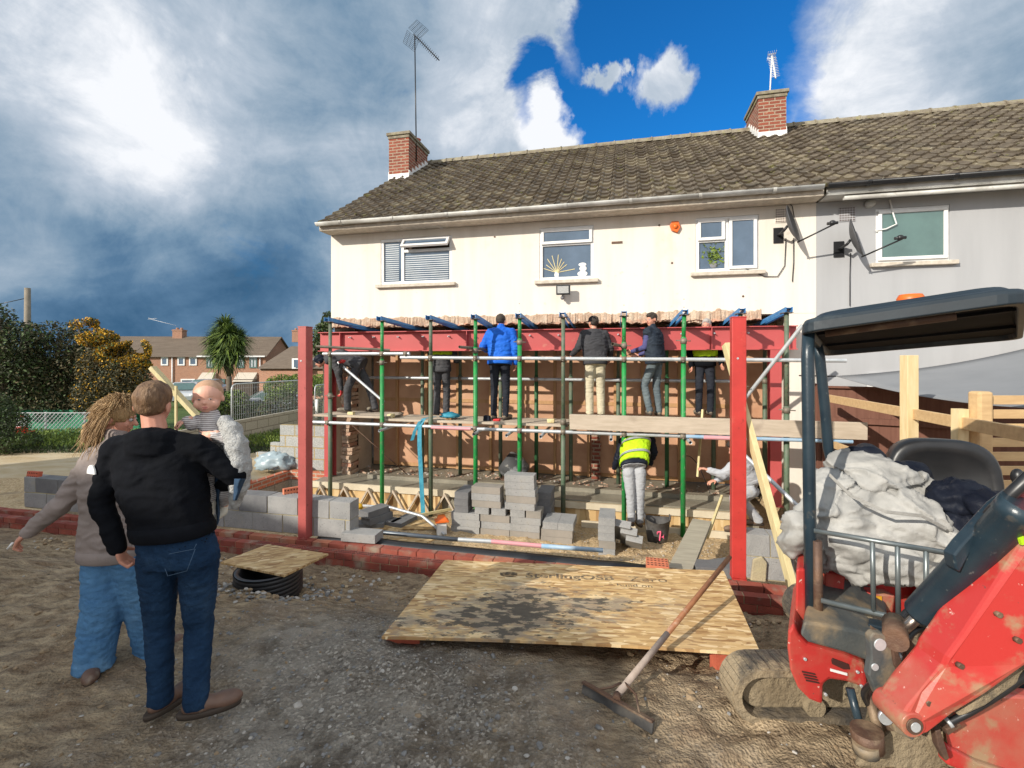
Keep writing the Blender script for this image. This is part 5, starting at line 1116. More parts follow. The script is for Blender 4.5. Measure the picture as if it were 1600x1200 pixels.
for k, (px, lab, mt) in enumerate(((548, 'pale timber block on the boards by the second front prop', 'timber_pale'), (610, 'pale timber offcut on the boards right of the second front prop', 'timber_pale'), (775, 'red handled tool on the boards beside the blue jacket man', 'glove_red'), (760, 'dark tool bag on the boards beside the blue jacket man', 'coat_dark'), (860, 'pale timber offcut on the boards left of the sixth front prop', 'timber_pale'), (700, 'brown timber offcut on the boards below the hi-vis back worker', 'stud'))):
    s = onf(px, 650, -.66)[0]; m = MB(HF); z = .842 if px < 600 else .803; m.box(s-.05, s+.07, -.70, -.62, z, z+(.05, .07, .04, .09, .07, .04)[k], jit=.01); single(('timber_offcut', 'timber_offcut', 'hand_tool', 'tool_bag', 'timber_offcut', 'timber_offcut')[k], m, mt, lab, 'site clutter', bevel=.01)
# leads and rods inside
m = MB(HF); m.tube([(onf(545, 670, .0)[0], .0, .60), (onf(640, 740, .3)[0], .2, ZG+.02)], .009, 6); single('steel_rod', m, 'rusty', 'thin rusty rod slanting down from the left pier to the slab', 'rod')
m = MB(HF); m.tube([(onf(845, 688, .3)[0], .3, .35), (onf(750, 735, .3)[0], .3, ZG+.03)], .010, 6); single('steel_rod', m, 'rusty', 'thin rusty rod slanting from the mixing tub down to the slab', 'rod') if False else None
m = MB(HF); pts = []
for k in range(20): a = k/19; pts.append((onf(1060+70*a, 700, .1)[0], .1+.1*math.sin(a*9), .1-.55*a+.25*math.sin(a*5)))
m.tube(pts, .006, 6); single('cable_lead', m, 'black_plastic', 'loose looping cable behind the eighth front prop', 'cable')
# rubble and splinters on the slab edge
m = MB()
for k in range(420):
    s = rnd.uniform(.3, 7.2); d = rnd.gauss(.35, .22); p = H(s, d, ZG+.005)
    if d < -.55: continue
    m.mi = rnd.choice((0, 1, 2)); rock(m, p, rnd.uniform(.008, .04)*(1 if rnd.random() < .85 else 1.6), .6)
single('rubble', m, ['broken_brick', 'broken_render', 'stone_b'], 'broken brick and plaster rubble strewn along the back of the slab', 'rubble', kind='stuff', loc=(0, 0, 0), fixn=False)
for (a, b, lab) in ((at(722, 792, 8.3), at(655, 805, 7.9), 'splintered timber batten beside the third front prop'), (at(1090, 745, 7.6), at(1098, 640, 7.8), 'thin pale batten standing behind the eighth front prop'), (at(1128, 775, 7.0), at(1105, 840, 6.3), 'split pale batten leaning beside the dusty plank')):
    m = MB(); m.bar(a, b, .03, .04); single('timber_batten', m, 'timber_pale', lab, 'timber')
# leaning timbers
m = MB(); a = at(1243, 935, 4.30); b = at(1134, 538, 5.25); m.bar(a, b, .055, .10, (0, 1, 0)); single('leaning_timber', m, 'timber_pale', 'long pale timber leaning behind the bright red post down to the digger', 'timber', bevel=.003)
m = MB(); a = at(1236, 905, 4.5); b = at(1160, 620, 5.0); m.bar(a, b, .025, .06, (0, 1, 0)); single('thin_batten', m, 'timber', 'thin batten alongside the long leaning timber', 'timber') if False else None
t = thing('raking_timber', 'pale raking timber and thin stake behind the couple', 'timber', at(300, 640, 7.4)); m = MB(); m.bar(at(238, 574, 7.4), at(310, 652, 7.4), .06, .12, (0, 1, 0)); mk('rail', m, 'timber_pale', t, bevel=.004); m = MB(); m.bar(at(275, 603, 7.35), at(275, 800, 7.35), .03, .03); mk('stake', m, 'timber_pale', t)
# ---- OSB sheet lying over the ditch
zO = .045; A_, B_, C_, D_ = [V(q) for q in ((-.845, 3.115, zO), (1.52, 2.93, zO), (1.80, 4.08, zO+.0), (-.60, 4.30, zO+.0))]
ctr = (A_+B_+C_+D_)/4; ex = (B_-A_).normalized(); rz_ = math.atan2(ex.y, ex.x)
t = thing('osb_sheet', 'large muddy OSB sheet printed with lettering lying on the ground in the middle', 'board', ctr, rz_); M_ = RM[t.name]
m = MB(); N_ = 16
top = [[A_.lerp(B_, i/N_).lerp(D_.lerp(C_, i/N_), j/8)+V((0, 0, .018*math.sin(i/N_*3.1)*(1-j/8)+.0)) for i in range(N_+1)] for j in range(9)]
I1 = [[m.av(p) for p in r] for r in top]; I2 = [[m.av(p-V((0, 0, .018))) for p in r] for r in top]
for j in range(8):
    for i in range(N_): m.af([I1[j][i], I1[j][i+1], I1[j+1][i+1], I1[j+1][i]]); m.af([I2[j][i], I2[j+1][i], I2[j+1][i+1], I2[j][i+1]])
for i in range(N_): m.af([I1[0][i], I2[0][i], I2[0][i+1], I1[0][i+1]]); m.af([I1[8][i], I1[8][i+1], I2[8][i+1], I2[8][i]])
for j in range(8): m.af([I1[j][0], I1[j+1][0], I2[j+1][0], I2[j][0]]); m.af([I1[j][N_], I2[j][N_], I2[j+1][N_], I1[j+1][N_]])
mk('sheet', m, 'osb', t)
def text_part(txt, size, loc, parent, matn, name, sx=1.0, bold=.0):
    cu = bpy.data.curves.new('t', 'FONT'); cu.body = txt; cu.size = size; cu.extrude = .0006; cu.offset = bold; cu.space_character = 1.03; o = bpy.data.objects.new('t', cu); col.objects.link(o)
    dg = bpy.context.evaluated_depsgraph_get(); me = bpy.data.meshes.new_from_object(o.evaluated_get(dg)); bpy.data.objects.remove(o); me.transform(Matrix.Translation(V(loc)) @ Matrix.Diagonal((sx, 1, 1, 1))); me.materials.clear(); me.materials.append(MATS[matn])
    q = bpy.data.objects.new(name, me); col.objects.link(q); q.parent = parent; return q
text_part('SterlingOSB', .118, (-.385, .315, .0045), t, 'print_black', 'printed_lettering', 1.22, .003); text_part('Zero', .118, (.455, .315, .0045), t, 'print_black', 'printed_lettering', 1.25, -.001)
text_part('strength you can build on', .068, (-.26, .215, .0045), t, 'print_black', 'printed_slogan', 1.22, .0008)
m = MB(M_)
for k in range(3): m.prism([(-.60+.14*f*math.cos(a), .355+(.028-.006*k)*math.sin(a), .0045) for f, a in [(1, x*math.pi/8+.3*k) for x in range(0, 5)]]+[(-.60+.10*math.cos(a), .355+.008*math.sin(a), .0045) for a in [x*math.pi/8+.3*k for x in range(4, -1, -1)]], (0, 0, .0006)) if k == 0 else None
m.tube([(-.52+.07*math.cos(a), .352+.034*math.sin(a), .005) for a in [x*6.2832/14+.5 for x in range(13)]], .008, 4); m.tube([(-.585, .352, .005), (-.50, .352, .005), (-.455, .362, .005)], .008, 4); mk('printed_emblem', m, 'print_black', t)
for q, lab in ((A_.lerp(B_, .03)+V((.05, .12, 0)), 'left'), (A_.lerp(B_, .97)+V((-.06, .12, 0)), 'right')):
    z = gh(q.x, q.y); m = MB(); m.box(q.x-.11, q.x+.11, q.y-.05, q.y+.05, z-.03, zO-.022); single('packing_brick', m, 'brick_red', 'brick packing hidden under the %s near corner of the OSB sheet' % lab, 'brick')
# ---- rake / squeegee lying over it
t = thing('yard_rake', 'wooden handled yard squeegee lying across the corner of the OSB sheet', 'rake', (.55, 2.55, 0)); h0 = V((.565, 2.575, .045)); h1 = V((1.66, 3.66, .335))
m = MB(); m.tube([h0, h0.lerp(h1, .3)], [.019, .018], 12); mk('handle_socket', m, 'mud_handle', t) if False else None
mat('mud_handle', (.34, .27, .22), (.46, .37, .31), 10, .85, .4, 50); mat('handle_wood', (.34, .15, .07), (.24, .10, .045), 6, .45, stretch=(3, 3, 3), dirt=((.42, .30, .22), 8, .6, .75))
m = MB(); m.tube([h0, h0.lerp(h1, .36)], [.0195, .0175], 12); mk('muddy_shaft', m, 'mud_handle', t); m = MB(); m.tube([h0.lerp(h1, .36), h1], .0170, 12); mk('shaft', m, 'handle_wood', t)
r0, r1 = at(911, 1080, 2.66), at(1021, 1146, 2.38); r0.z = gh(r0.x, r0.y)+.032; r1.z = gh(r1.x, r1.y)+.032
m = MB(); m.bar(r0, r1, .020, .058, (.0, .35, 1)); mk('blade', m, 'rubber', t, bevel=.003); m = MB(); q = V((.0, .0, .03)); m.bar(r0+q, r1+q, .032, .010, (.0, .35, 1)); mk('blade_bar', m, 'rusty', t)
m = MB(); hh = h0.lerp(h1, .03); m.tube([r0.lerp(r1, .22)+q, hh+V((-.06, -.0, .01)), hh+V((.0, .02, .02))], .006, 6); m.tube([r0.lerp(r1, .82)+q, hh+V((.06, -.06, .01)), hh+V((.02, .02, .02))], .006, 6); m.tube([r0.lerp(r1, .5)+q, h0], .021, 10); mk('brace', m, 'rusty', t)
# ---- manhole ring with its lid
t = thing('chamber_ring', 'black corrugated plastic inspection chamber sticking out of the ground', 'manhole', (-2.28, 4.50, gh(-2.28, 4.5)-.05)); M_ = RM[t.name]; rg = []
for k in range(25): z = k/24*.30; r = .285+.010*math.cos(k*math.pi/1.5); rg.append([(r*math.cos(a), r*math.sin(a), z) for a in [6.2832*j/36 for j in range(36)]])
m = MB(M_); m.loft(rg, False); m.loft([[(r*math.cos(a), r*math.sin(a), .30) for a in [6.2832*j/36 for j in range(36)]] for r in (.285, .25)]+[[(.25*math.cos(a), .25*math.sin(a), .0) for a in [6.2832*j/36 for j in range(36)]]], False); mk('ring', m, 'black_plastic', t, fixn=False)
zl = gh(-2.28, 4.5)+.25; LP = [V(((x-800)/750*((EYE-zl)*750/(y-560)), (EYE-zl)*750/(y-560), zl)) for x, y in ((345, 881), (444, 902), (513, 868), (418, 853))]
m = MB(); m.prism(LP, (0, 0, .018)); single('square_board', m, 'osb_lid', 'square OSB board laid over the black inspection chamber', 'board', rz=.4)
# ============================================================ BACKGROUND LEFT
def vg(y, x=-10): return gh(x, y, False)
# brick terrace across the road
TY = 54.0; c0 = at(415, 560, 50.0); rzT = R(4); tz0 = -2.75
t = thing('brick_terrace', 'long two storey brick terrace with brown tiled roof far beyond the garden', 'house', (c0.x, c0.y, tz0), rzT); LT = RM[t.name]
def TX(px): # local x of a pixel on the terrace front
    k = (px-800)/750; dx, dy = math.cos(rzT), math.sin(rzT); u = (k*c0.y-c0.x)/(dx-k*dy); return u
def TZ(px, py): u = TX(px); Y = c0.y+u*math.sin(rzT); return EYE+(HOR-py)/750*Y-tz0
xl, xr = TX(120), 0; ez = TZ(330, 556); rz2 = ez+2.15; dpp = 3.6
m = MB(LT); m.box(xl, xr, 0, 2*dpp, -.5, ez-.1); m.prism([(xr, -.0, ez-.1), (xr, 2*dpp, ez-.1), (xr, dpp, rz2-.15)], (-.2, 0, 0)); mk('wall', m, 'far_brick', t)
m = MB(LT); m.prism([(xr+.2, -.35, ez-.12), (xr+.2, dpp, rz2), (xr+.2, 2*dpp+.35, ez-.12), (xr+.2, dpp, rz2-.16)], (xl-xr-.2, 0, 0)); mat('roof_far', (.115, .085, .06), (.17, .13, .095), 2, .9, .7, 20, stretch=(.3, 4, 4), bdist=.05); ro = mk('roof', m, 'roof_far', t)
for px in (247, 446): u = TX(px); m = MB(LT); m.box(u-.55, u+.45, dpp-.4, dpp+.5, rz2-.6, rz2+.75); m.box(u-.6, u+.5, dpp-.45, dpp+.55, rz2+.6, rz2+.7); m.tube([(u-.25, dpp, rz2+.75), (u-.25, dpp, rz2+.95)], .14, 8); m.tube([(u+.2, dpp, rz2+.75), (u+.2, dpp, rz2+.95)], .14, 8); ch_ = mk('chimney', m, 'far_brick', ro)
m = MB(LT); m.box(TX(311), xr+.1, -.45, -.36, ez-.12, ez+.02); mk('gutter', m, 'upvc', t); m = MB(LT); m.tube([(TX(407), -.1, 0), (TX(407), -.1, ez)], .06, 8); m.tube([(TX(270), -.1, 0), (TX(270), -.1, ez)], .06, 8); mk('downpipe', m, 'upvc', t)
def twin(p0, p1, y0, y1, dark):
    a, b = TX(p0), TX(p1); z1_, z0_ = TZ((p0+p1)/2, y0), TZ((p0+p1)/2, y1); m = MB(LT); f = .13
    for q in ((a, b, z0_, z0_+f), (a, b, z1_-f, z1_), (a, a+f, z0_+f, z1_-f), (b-f, b, z0_+f, z1_-f)): m.box(q[0], q[1], -.08, .0, q[2], q[3])
    if dark: m.box((a+b)/2-.05, (a+b)/2+.05, -.08, 0, z0_+f, z1_-f)
    w = mk('window', m, 'glass_green' if dark else 'upvc', t); m = MB(LT); m.box(a+f, b-f, -.04, -.01, z0_+f, z1_-f); mk('pane', m, 'blind' if dark else 'glass_dark', w)
for a in ((252, 263, 558, 571, 0), (278, 289, 558, 571, 0), (296, 308, 558, 571, 0), (323, 334, 558, 575, 1), (371, 382, 558, 575, 1), (390, 402, 558, 575, 1), (283, 305, 592, 603, 0), (330, 352, 592, 606, 1), (380, 400, 592, 606, 1)): twin(*a)
for a, b in ((316, 338), (372, 402)): m = MB(LT); x0, x1 = TX(a), TX(b); zc = TZ(a, 582); m.prism([(x0, -1.2, zc-.9), (x0, 0, zc-.0), (x0, 0, zc-.9)], (x1-x0, 0, 0)); mk('porch_canopy', m, 'sill_stone', t)
m = MB(LT); m.box(TX(372), TX(402), -1.0, -.02, -.3, TZ(385, 592)); mk('garage_front', m, 'dark_interior', t)
# aerial on its chimney
b_ = LT @ V((TX(247)-.4, dpp, rz2+1.2)); tp = at(233, 498, b_.y); aerial(b_, tp, V((1.0, -.2, .0)), 8, False, 'pale television aerial on the distant brick terrace chimney', 'upvc')
# lower house to the right of the terrace
t = thing('low_brick_house', 'lower brick house with sloping tiled roof at the right end of the terrace', 'house', (0, 0, 0)); m = MB(); Yb = 44
P = [at(400, 576, Yb), at(520, 576, Yb-3), at(520, 541, Yb+1), at(455, 541, Yb+4)]; m.prism([p for p in P], (0, 5, -.3)); mk('roof', m, 'roof_far', t); m = MB(); m.prism([at(405, 577, Yb+.4), at(520, 577, Yb-2.5), at(520, 640, Yb-2.5), at(405, 640, Yb+.4)], (0, 5, 0)); mk('wall', m, 'far_brick', t)
m = MB(); m.prism([at(456, 560, Yb-2.4), at(476, 560, Yb-2.6), at(476, 576, Yb-2.6), at(456, 576, Yb-2.4)], (0, 2.5, 0)); w = mk('window', m, 'upvc', t); m = MB(); m.prism([at(459, 562, Yb-2.6), at(466, 562, Yb-2.6), at(466, 574, Yb-2.6), at(459, 574, Yb-2.6)], (0, .05, 0)); m.prism([at(468, 562, Yb-2.7), at(474, 562, Yb-2.7), at(474, 574, Yb-2.7), at(468, 574, Yb-2.7)], (0, .05, 0)); mk('pane', m, 'glass_dark', w)
# trees and shrubs: cs = [(centre, radii)]
def cs_px(lst, Y, dep=1.0): # px, py, rx px, ry px
    o_ = []
    for q in lst:
        y = q[4] if len(q) > 4 else Y; c = at(q[0], q[1], y); o_.append(((c.x, c.y, c.z), (q[2]*y/750, q[2]*y/750*dep, q[3]*y/750)))
    return o_
def gz(px, Y): return vg(Y, (px-800)/750*Y)
def shrub(name, label, cat, px, Y, lst, mats, n, size, **k):
    b = at(px, 600, Y); b.z = gz(px, Y)-.1; return tree(name, label, cat, b, cs_px(lst, Y), mats, n, size, **k)
shrub('evergreen_tree', 'dark evergreen tree at the far left edge in front of the pole', 'tree', 5, 15, [(10, 545, 45, 45), (-30, 520, 40, 50), (-60, 580, 60, 70), (30, 590, 40, 60), (0, 500, 22, 28), (40, 525, 28, 25)], ['leaf_dark', 'leaf_mid', 'leaf_brown'], 15000, .11, wts=(.6, .3, .1))
shrub('dark_shrub', 'tall dark brown green shrub left of the yellow bush', 'shrub', 110, 16, [(90, 545, 50, 45), (60, 580, 50, 60), (110, 590, 55, 55), (150, 570, 40, 45), (130, 545, 35, 35), (95, 620, 70, 40), (170, 610, 45, 45)], ['leaf_brown', 'leaf_dark', 'leaf_mid'], 24000, .10, wts=(.48, .40, .12))
shrub('forsythia', 'yellow flowering forsythia bush in front of the brick terrace', 'bush', 195, 14.6, [(185, 555, 32, 20), (150, 528, 25, 16), (140, 508, 13, 12), (205, 552, 25, 20), (224, 548, 11, 18), (168, 530, 16, 14), (118, 507, 9, 9), (200, 572, 32, 18)], ['leaf_yellow', 'leaf_brown', 'leaf_mid'], 15000, .085, wts=(.50, .34, .16), trunk_r=.04)
shrub('russet_shrub', 'dark russet shrub below the yellow bush, left of the couple', 'shrub', 200, 14.3, [(195, 598, 38, 30), (165, 620, 45, 35), (218, 615, 26, 30), (150, 580, 26, 40), (185, 572, 24, 20)], ['leaf_brown', 'leaf_dark', 'leaf_yellow'], 17000, .075, wts=(.55, .37, .08))
shrub('low_shrub', 'low dark shrub under the cabbage palm behind the baby', 'shrub', 350, 24, [(365, 625, 22, 16), (338, 640, 30, 20), (380, 640, 22, 18)], ['leaf_mid', 'leaf_dark', 'leaf_lime'], 5000, .13)
shrub('clipped_hedge', 'bright green clipped hedge behind the mesh fence panel', 'hedge', 460, 24, [(440, 605, 26, 20), (470, 600, 26, 17), (500, 602, 26, 18), (425, 615, 14, 18), (515, 604, 20, 16)], ['leaf_lime', 'leaf_mid'], 9000, .12, wts=(.6, .4))
shrub('bramble_bank', 'rough brown green scrub seen through the mesh fence panels', 'scrub', 440, 19, [(400, 650, 30, 25), (440, 645, 35, 28), (480, 645, 30, 26), (510, 640, 20, 22), (372, 655, 22, 22)], ['leaf_brown', 'leaf_mid', 'leaf_dark'], 9000, .10)
shrub('conifer', 'dark conifer just beyond the left corner of the cream house', 'tree', 505, 17, [(512, 500, 10, 14), (506, 525, 18, 22), (512, 550, 20, 22), (500, 545, 14, 18)], ['leaf_dark', 'leaf_mid'], 5000, .10)
shrub('ivy_bush', 'ivy covered bush at the left end of the green mesh fence', 'bush', 10, 11.6, [(5, 665, 32, 30), (-20, 650, 35, 40), (20, 690, 35, 20)], ['leaf_dark', 'leaf_mid'], 9000, .06, wts=(.5, .5), trunk_r=.05)
# grass verge
m = MB()
for k in range(26000):
    x = rnd.uniform(-13.5, -5.2); y = rnd.uniform(11.6, 13.6); h = .34+.12*noise.noise(V((x*1.5, y, 0)))
    p = V((x, y, gh(x, y)-.02+h*(rnd.random()**.6)*sst(11.5, 12.1, y))); a = V((rnd.gauss(0, .5), rnd.gauss(0, .5), 1)).normalized()*.07; b = V((rnd.gauss(0, 1), rnd.gauss(0, 1), 0)).normalized()*.012
    m.mi = rnd.choice((0, 1, 1)) if p.z > gh(x, y)+.12 else rnd.choice((0, 2)); m.af([m.av(p-b), m.av(p+b), m.av(p+a)])
single('grass_verge', m, ['leaf_mid', 'leaf_lime', 'leaf_dark'], 'overgrown green grass verge along the lane at the left', 'grass', kind='stuff', loc=(0, 0, 0), fixn=False)
# cabbage palm
t = thing('cabbage_palm', 'cabbage palm with spiky green heads in front of the brick terrace', 'palm', (at(358, 600, 32).x, 32, gz(358, 32))); b = V((at(358, 600, 32).x, 32, gz(358, 32))); heads = [at(357, 524, 31.3), at(355, 522, 32), at(338, 530, 32.4), at(372, 530, 31.6), at(362, 545, 32.6), at(345, 545, 31.5), at(352, 510, 32)]
m = MB(); k0 = V((b.x, 32, at(0, 588, 32).z)); m.tube([b, k0], [.2, .16], 8)
for h in heads: m.tube([k0, k0.lerp(h, .5)+V((0, 0, -.1)), h], [.12, .09, .07], 6)
mk('trunk', m, 'bark', t); m = MB()
for h in heads:
    for k in range(620):
        d_ = V((rnd.gauss(0, 1), rnd.gauss(0, 1), rnd.gauss(.25, .75))).normalized(); L = rnd.uniform(.85, 1.35); w = d_.cross(V((0, 0, 1))).normalized()*.035; q = h+V((0, 0, -rnd.random()*1.1))*(1 if rnd.random() < .45 else 0); m.mi = rnd.choice((0, 0, 1))
        p1 = q+d_*L*.6; p2 = q+d_*L-V((0, 0, .22*L)); i = [m.av(x) for x in (q-w*.5, q+w*.5, p1+w, p1-w)]; m.af(i); m.af([i[3], i[2], m.av(p2)])
mk('crown', m, ['leaf_mid', 'leaf_lime'], t, fixn=False)
# telegraph pole with wire
p = at(43, 600, 24); t = thing('telegraph_pole', 'weathered wooden telegraph pole behind the dark trees at far left', 'pole', (p.x, 24, vg(24))); m = MB(); m.tube([(p.x, 24, vg(24)), at(43, 450, 24)], [.16, .12], 10); mk('pole', m, 'pole_wood', t); m = MB(); a = at(40, 466, 24); m.tube([a.lerp(a+V((-14, 1, -1.2)), k/10)+V((0, 0, -.5*math.sin(k/10*3.14))) for k in range(11)], .02, 5); mk('wire', m, 'black_plastic', t)
# cars: bodies lofted from a side profile
def car(name, p, rz, matn, label, sc=1.0):
    t = thing(name, label, 'car', p, rz, 'cars parked by the terrace'); M_ = RM[t.name] @ Matrix.Scale(sc, 4)
    prof = [(-2.05, .35), (-2.1, .62), (-1.95, .82), (-1.15, .95), (-.45, 1.42), (.75, 1.45), (1.55, 1.0), (2.0, .92), (2.1, .6), (2.05, .33)]
    m = MB(M_); rg = []
    for y, s_ in ((-.85, .0), (-.86, .0), (-.80, .04), (.80, .04), (.86, 0), (.85, 0)):
        rg.append([(x, y*(1 if z < 1.0 else .80 if abs(y) > .5 else 1), z) for x, z in prof])
    m.loft(rg, True, False); mk('body', m, matn, t, bevel=.05)
    m = MB(M_)
    m.prism([(-1.08, -.73, .98), (-.42, -.70, 1.385), (.72, -.70, 1.41), (1.42, -.73, 1.02)], (0, -.07, 0)); m.prism([(-1.20, -.62, .985), (-.52, -.58, 1.40), (-.52, .58, 1.40), (-1.20, .62, .985)], (-.03, 0, .03)); mk('glazing', m, 'glass_green', t)
    for x in (-1.32, 1.3):
        for y in (-.80, .80):
            m = MB(M_); m.tube([(x, y-.1, .32), (x, y+.1, .32)], .32, 18); w = mk('wheel', m, 'rubber', t); m = MB(M_); m.tube([(x, y-.115, .32), (x, y+.115, .32)], .2, 12); mk('rim', m, 'galv', w)
    for y in (-.6, .6): m = MB(M_); m.ell((-2.05, y, .68), (.08, .18, .09)); mk('headlight', m, 'upvc', t)
c = at(290, 615, 33); car('parked_car', (c.x, 33, at(0, 628, 33).z-.1), R(118), 'car_white', 'white parked hatchback with windscreen towards us, between the man and the baby')
c = at(315, 600, 37); car('parked_car', (c.x+.3, 37, at(0, 618, 37).z-.2), R(100), 'car_silver', 'silver parked car partly hidden behind the baby head')
c = at(425, 620, 26); car('parked_car', (c.x, 26, at(0, 640, 26).z-.4), R(20), 'car_silver', 'silver car roof seen through the mesh fence panel') 
c = at(120, 660, 22); car('parked_car', (c.x, 20, at(0, 690, 20).z-.3), R(5), 'car_blue', 'dark car glimpsed through the green mesh fence')
# diamond mesh fence and cone
t = thing('mesh_fence', 'green backed diamond mesh fence along the verge', 'fence', (at(70, 0, 13.4).x, 13.4, -.55)); m = MB(); xa, xb = at(-60, 0, 13.4).x, at(150, 0, 13.9).x; zt, zb = at(0, 645, 13.5).z, -.62; m.quad((xa, 14.3, zb), (xb, 14.3, zb), (xb, 14.3, zt-.05), (xa, 14.3, zt-.05)); mk('netting', m, 'mesh_green', t) if False else None
m = MB(); s_ = .115; x = xa-.9
while x < xb:
    for sg in (0, 1):
        a, b = ((x, zb), (x+.9, zt)) if sg == 0 else ((x+.9, zb), (x, zt))
        if sg == 0: m.bar((a[0], 13.5, a[1]), (b[0], 13.5, b[1]), .012, .018, (0, 1, 0))
        else: m.bar((a[0], 13.51, a[1]), (b[0], 13.51, b[1]), .005, .007, (0, 1, 0))
    x += s_
m.bar((xa-.9, 13.5, zt), (xb+.9, 13.5, zt), .02, .02); mk('wire_mesh', m, 'galv', t)
for k in range(4): m = MB(); xx = xa+(xb-xa)*k/3; m.box(xx-.02, xx+.02, 13.52, 13.56, zb, zt+.02); mk('fence_post', m, 'galv', t)
m = MB(); m.box(xa-1, xb+.6, 15.2, 15.25, zb-.4, zt-.1); single('green_netting', m, 'mesh_green', 'dark green windbreak netting behind the diamond mesh fence', 'netting')
p = at(34, 676, 12.9); t = thing('traffic_cone', 'red and white traffic cone standing at the verge', 'traffic cone', (p.x, 12.9, p.z)); M_ = RM[t.name]; m = MB(M_); m.box(-.18, .18, -.18, .18, 0, .03); m.tube([(0, 0, .03), (0, 0, .17)], [.14, .11], 14); m.tube([(0, 0, .40), (0, 0, .46)], [.045, .03], 14); mk('cone', m, 'cone_red', t); m = MB(M_); m.tube([(0, 0, .17), (0, 0, .40)], [.11, .046], 14, False); mk('reflective_sleeve', m, 'white_paint', t)
# mesh fence panels (site fencing)
def heras(a, b, zt, zb, label):
    a = V(a); b = V(b); t = thing('site_fence', label, 'fence panel', (a.x, a.y, zb), 0, 'site fence panels'); d = (b-a); d.z = 0; L = d.length; u = d/L; r = .02
    def P(x, z): q = a+u*x; return V((q.x, q.y, z))
    m = MB(); m.tube([P(0, zb), P(0, zt-.12), P(.035, zt-.035), P(.12, zt), P(L-.12, zt), P(L-.035, zt-.035), P(L, zt-.12), P(L, zb), P(0, zb+.0)], r, 8); mk('frame', m, 'galv', t); m = MB(); x = .06
    while x < L: m.tube([P(x, zb), P(x, zt)], .0028, 4, False); x += .06
    for k in range(7): z = zb+(zt-zb)*(k+.5)/7; m.tube([P(0, z), P(L, z)], .003, 4, False)
    mk('wire_mesh', m, 'galv', t)
a, b = at(362, 600, 12.6), at(487, 600, 15.4); heras(a, b, 1.17, -.45, 'tall galvanised mesh site fence panel standing behind the tan wall')
a, b = at(492, 600, 15.5), at(530, 600, 17); heras(a, b, .98, -.5, 'second mesh fence panel just beyond the left red post'); p = at(495, 0, 14.2); m = MB(); m.tube([(p.x, 14.2, .1), (p.x, 14.2, at(0, 624, 14.2).z)], .04, 10); single('white_stub_post', m, 'upvc', 'short white pipe standing behind the tan wall', 'pipe')

# ============================================================ RIGHT HAND GARDEN
G0 = at(1284, 607, 7.0)
t = thing('brown_fence', 'dark brown featheredge fence between the gardens on the right', 'fence', (4.6, 6.9, -.4)); m = MB(); a = V((4.62, 7.15, 0)); b = V((6.6, 6.1, 0)); n = 17
for k in range(n):
    p0 = a.lerp(b, k/n); p1 = a.lerp(b, (k+1.15)/n); m.bar(V((*(p0.lerp(p1, .5)).xy, -.45)), V((*(p0.lerp(p1, .5)).xy, 1.42)), (p1-p0).length, .018, (.47, .88, 0)) if False else m.prism([(p0.x, p0.y, -.5), (p1.x, p1.y-.012, -.5), (p1.x, p1.y-.012, 1.42), (p0.x, p0.y, 1.42)], (.01, .02, 0))
mk('boards', m, 'brown_fence', t); m = MB(); m.bar((a.x, a.y-.04, 1.43), (b.x, b.y-.04, 1.43), .05, .03); m.bar((a.x, a.y-.05, .95), (b.x, b.y-.05, .95), .04, .08); mk('capping_rail', m, 'brown_fence', t)
m = MB()
for q in (a, a.lerp(b, .5), b): m.box(q.x-.05, q.x+.05, q.y+.04, q.y+.14, -.5, 1.47)
mk('fence_post', m, 'brown_fence', t)
t = thing('new_fence_frame', 'unfinished pale timber fence frame with a tall post and a long rail', 'fence', (4, 5, -.5)); R0 = V((4.45, 6.75, 1.29)); R1 = V((3.60, 3.20, 1.31)); m = MB(); m.bar(R0, R1, .045, .10); mk('rail', m, 'fence_timber', t, bevel=.003)
pq = at(1427, 560, 4.72); m = MB(); m.box(pq.x-.055, pq.x+.055, pq.y, pq.y+.1, -.5, at(0, 555, 4.72).z); mk('post', m, 'timber', t, bevel=.004); m = MB(); m.bar(R0+V((0, 0, -.62)), R1+V((0, 0, -.62)), .04, .09); mk('rail', m, 'fence_timber', t, bevel=.003)
t = thing('slatted_fence_panel', 'pale slatted timber fence panel with a rounded post at the right edge', 'fence', (3.9, 3.85, -.4)); p0 = at(1542, 610, 3.95); m = MB(); m.box(p0.x-.06, p0.x+.06, 3.95, 4.06, -.4, at(0, 612, 3.95).z); mk('post', m, 'fence_timber', t, bevel=.02)
for k in range(12):
    z = at(0, 618, 4.0).z-.118*k; m = MB(); m.box(p0.x+.07, p0.x+2.4, 4.00, 4.02, z-.075, z); mk('slat', m, 'fence_timber', t, bevel=.003)
m = MB(); m.box(p0.x-.16, p0.x-.07, 4.03, 4.10, -.4, at(0, 640, 4.0).z); mk('batten', m, 'timber', t)
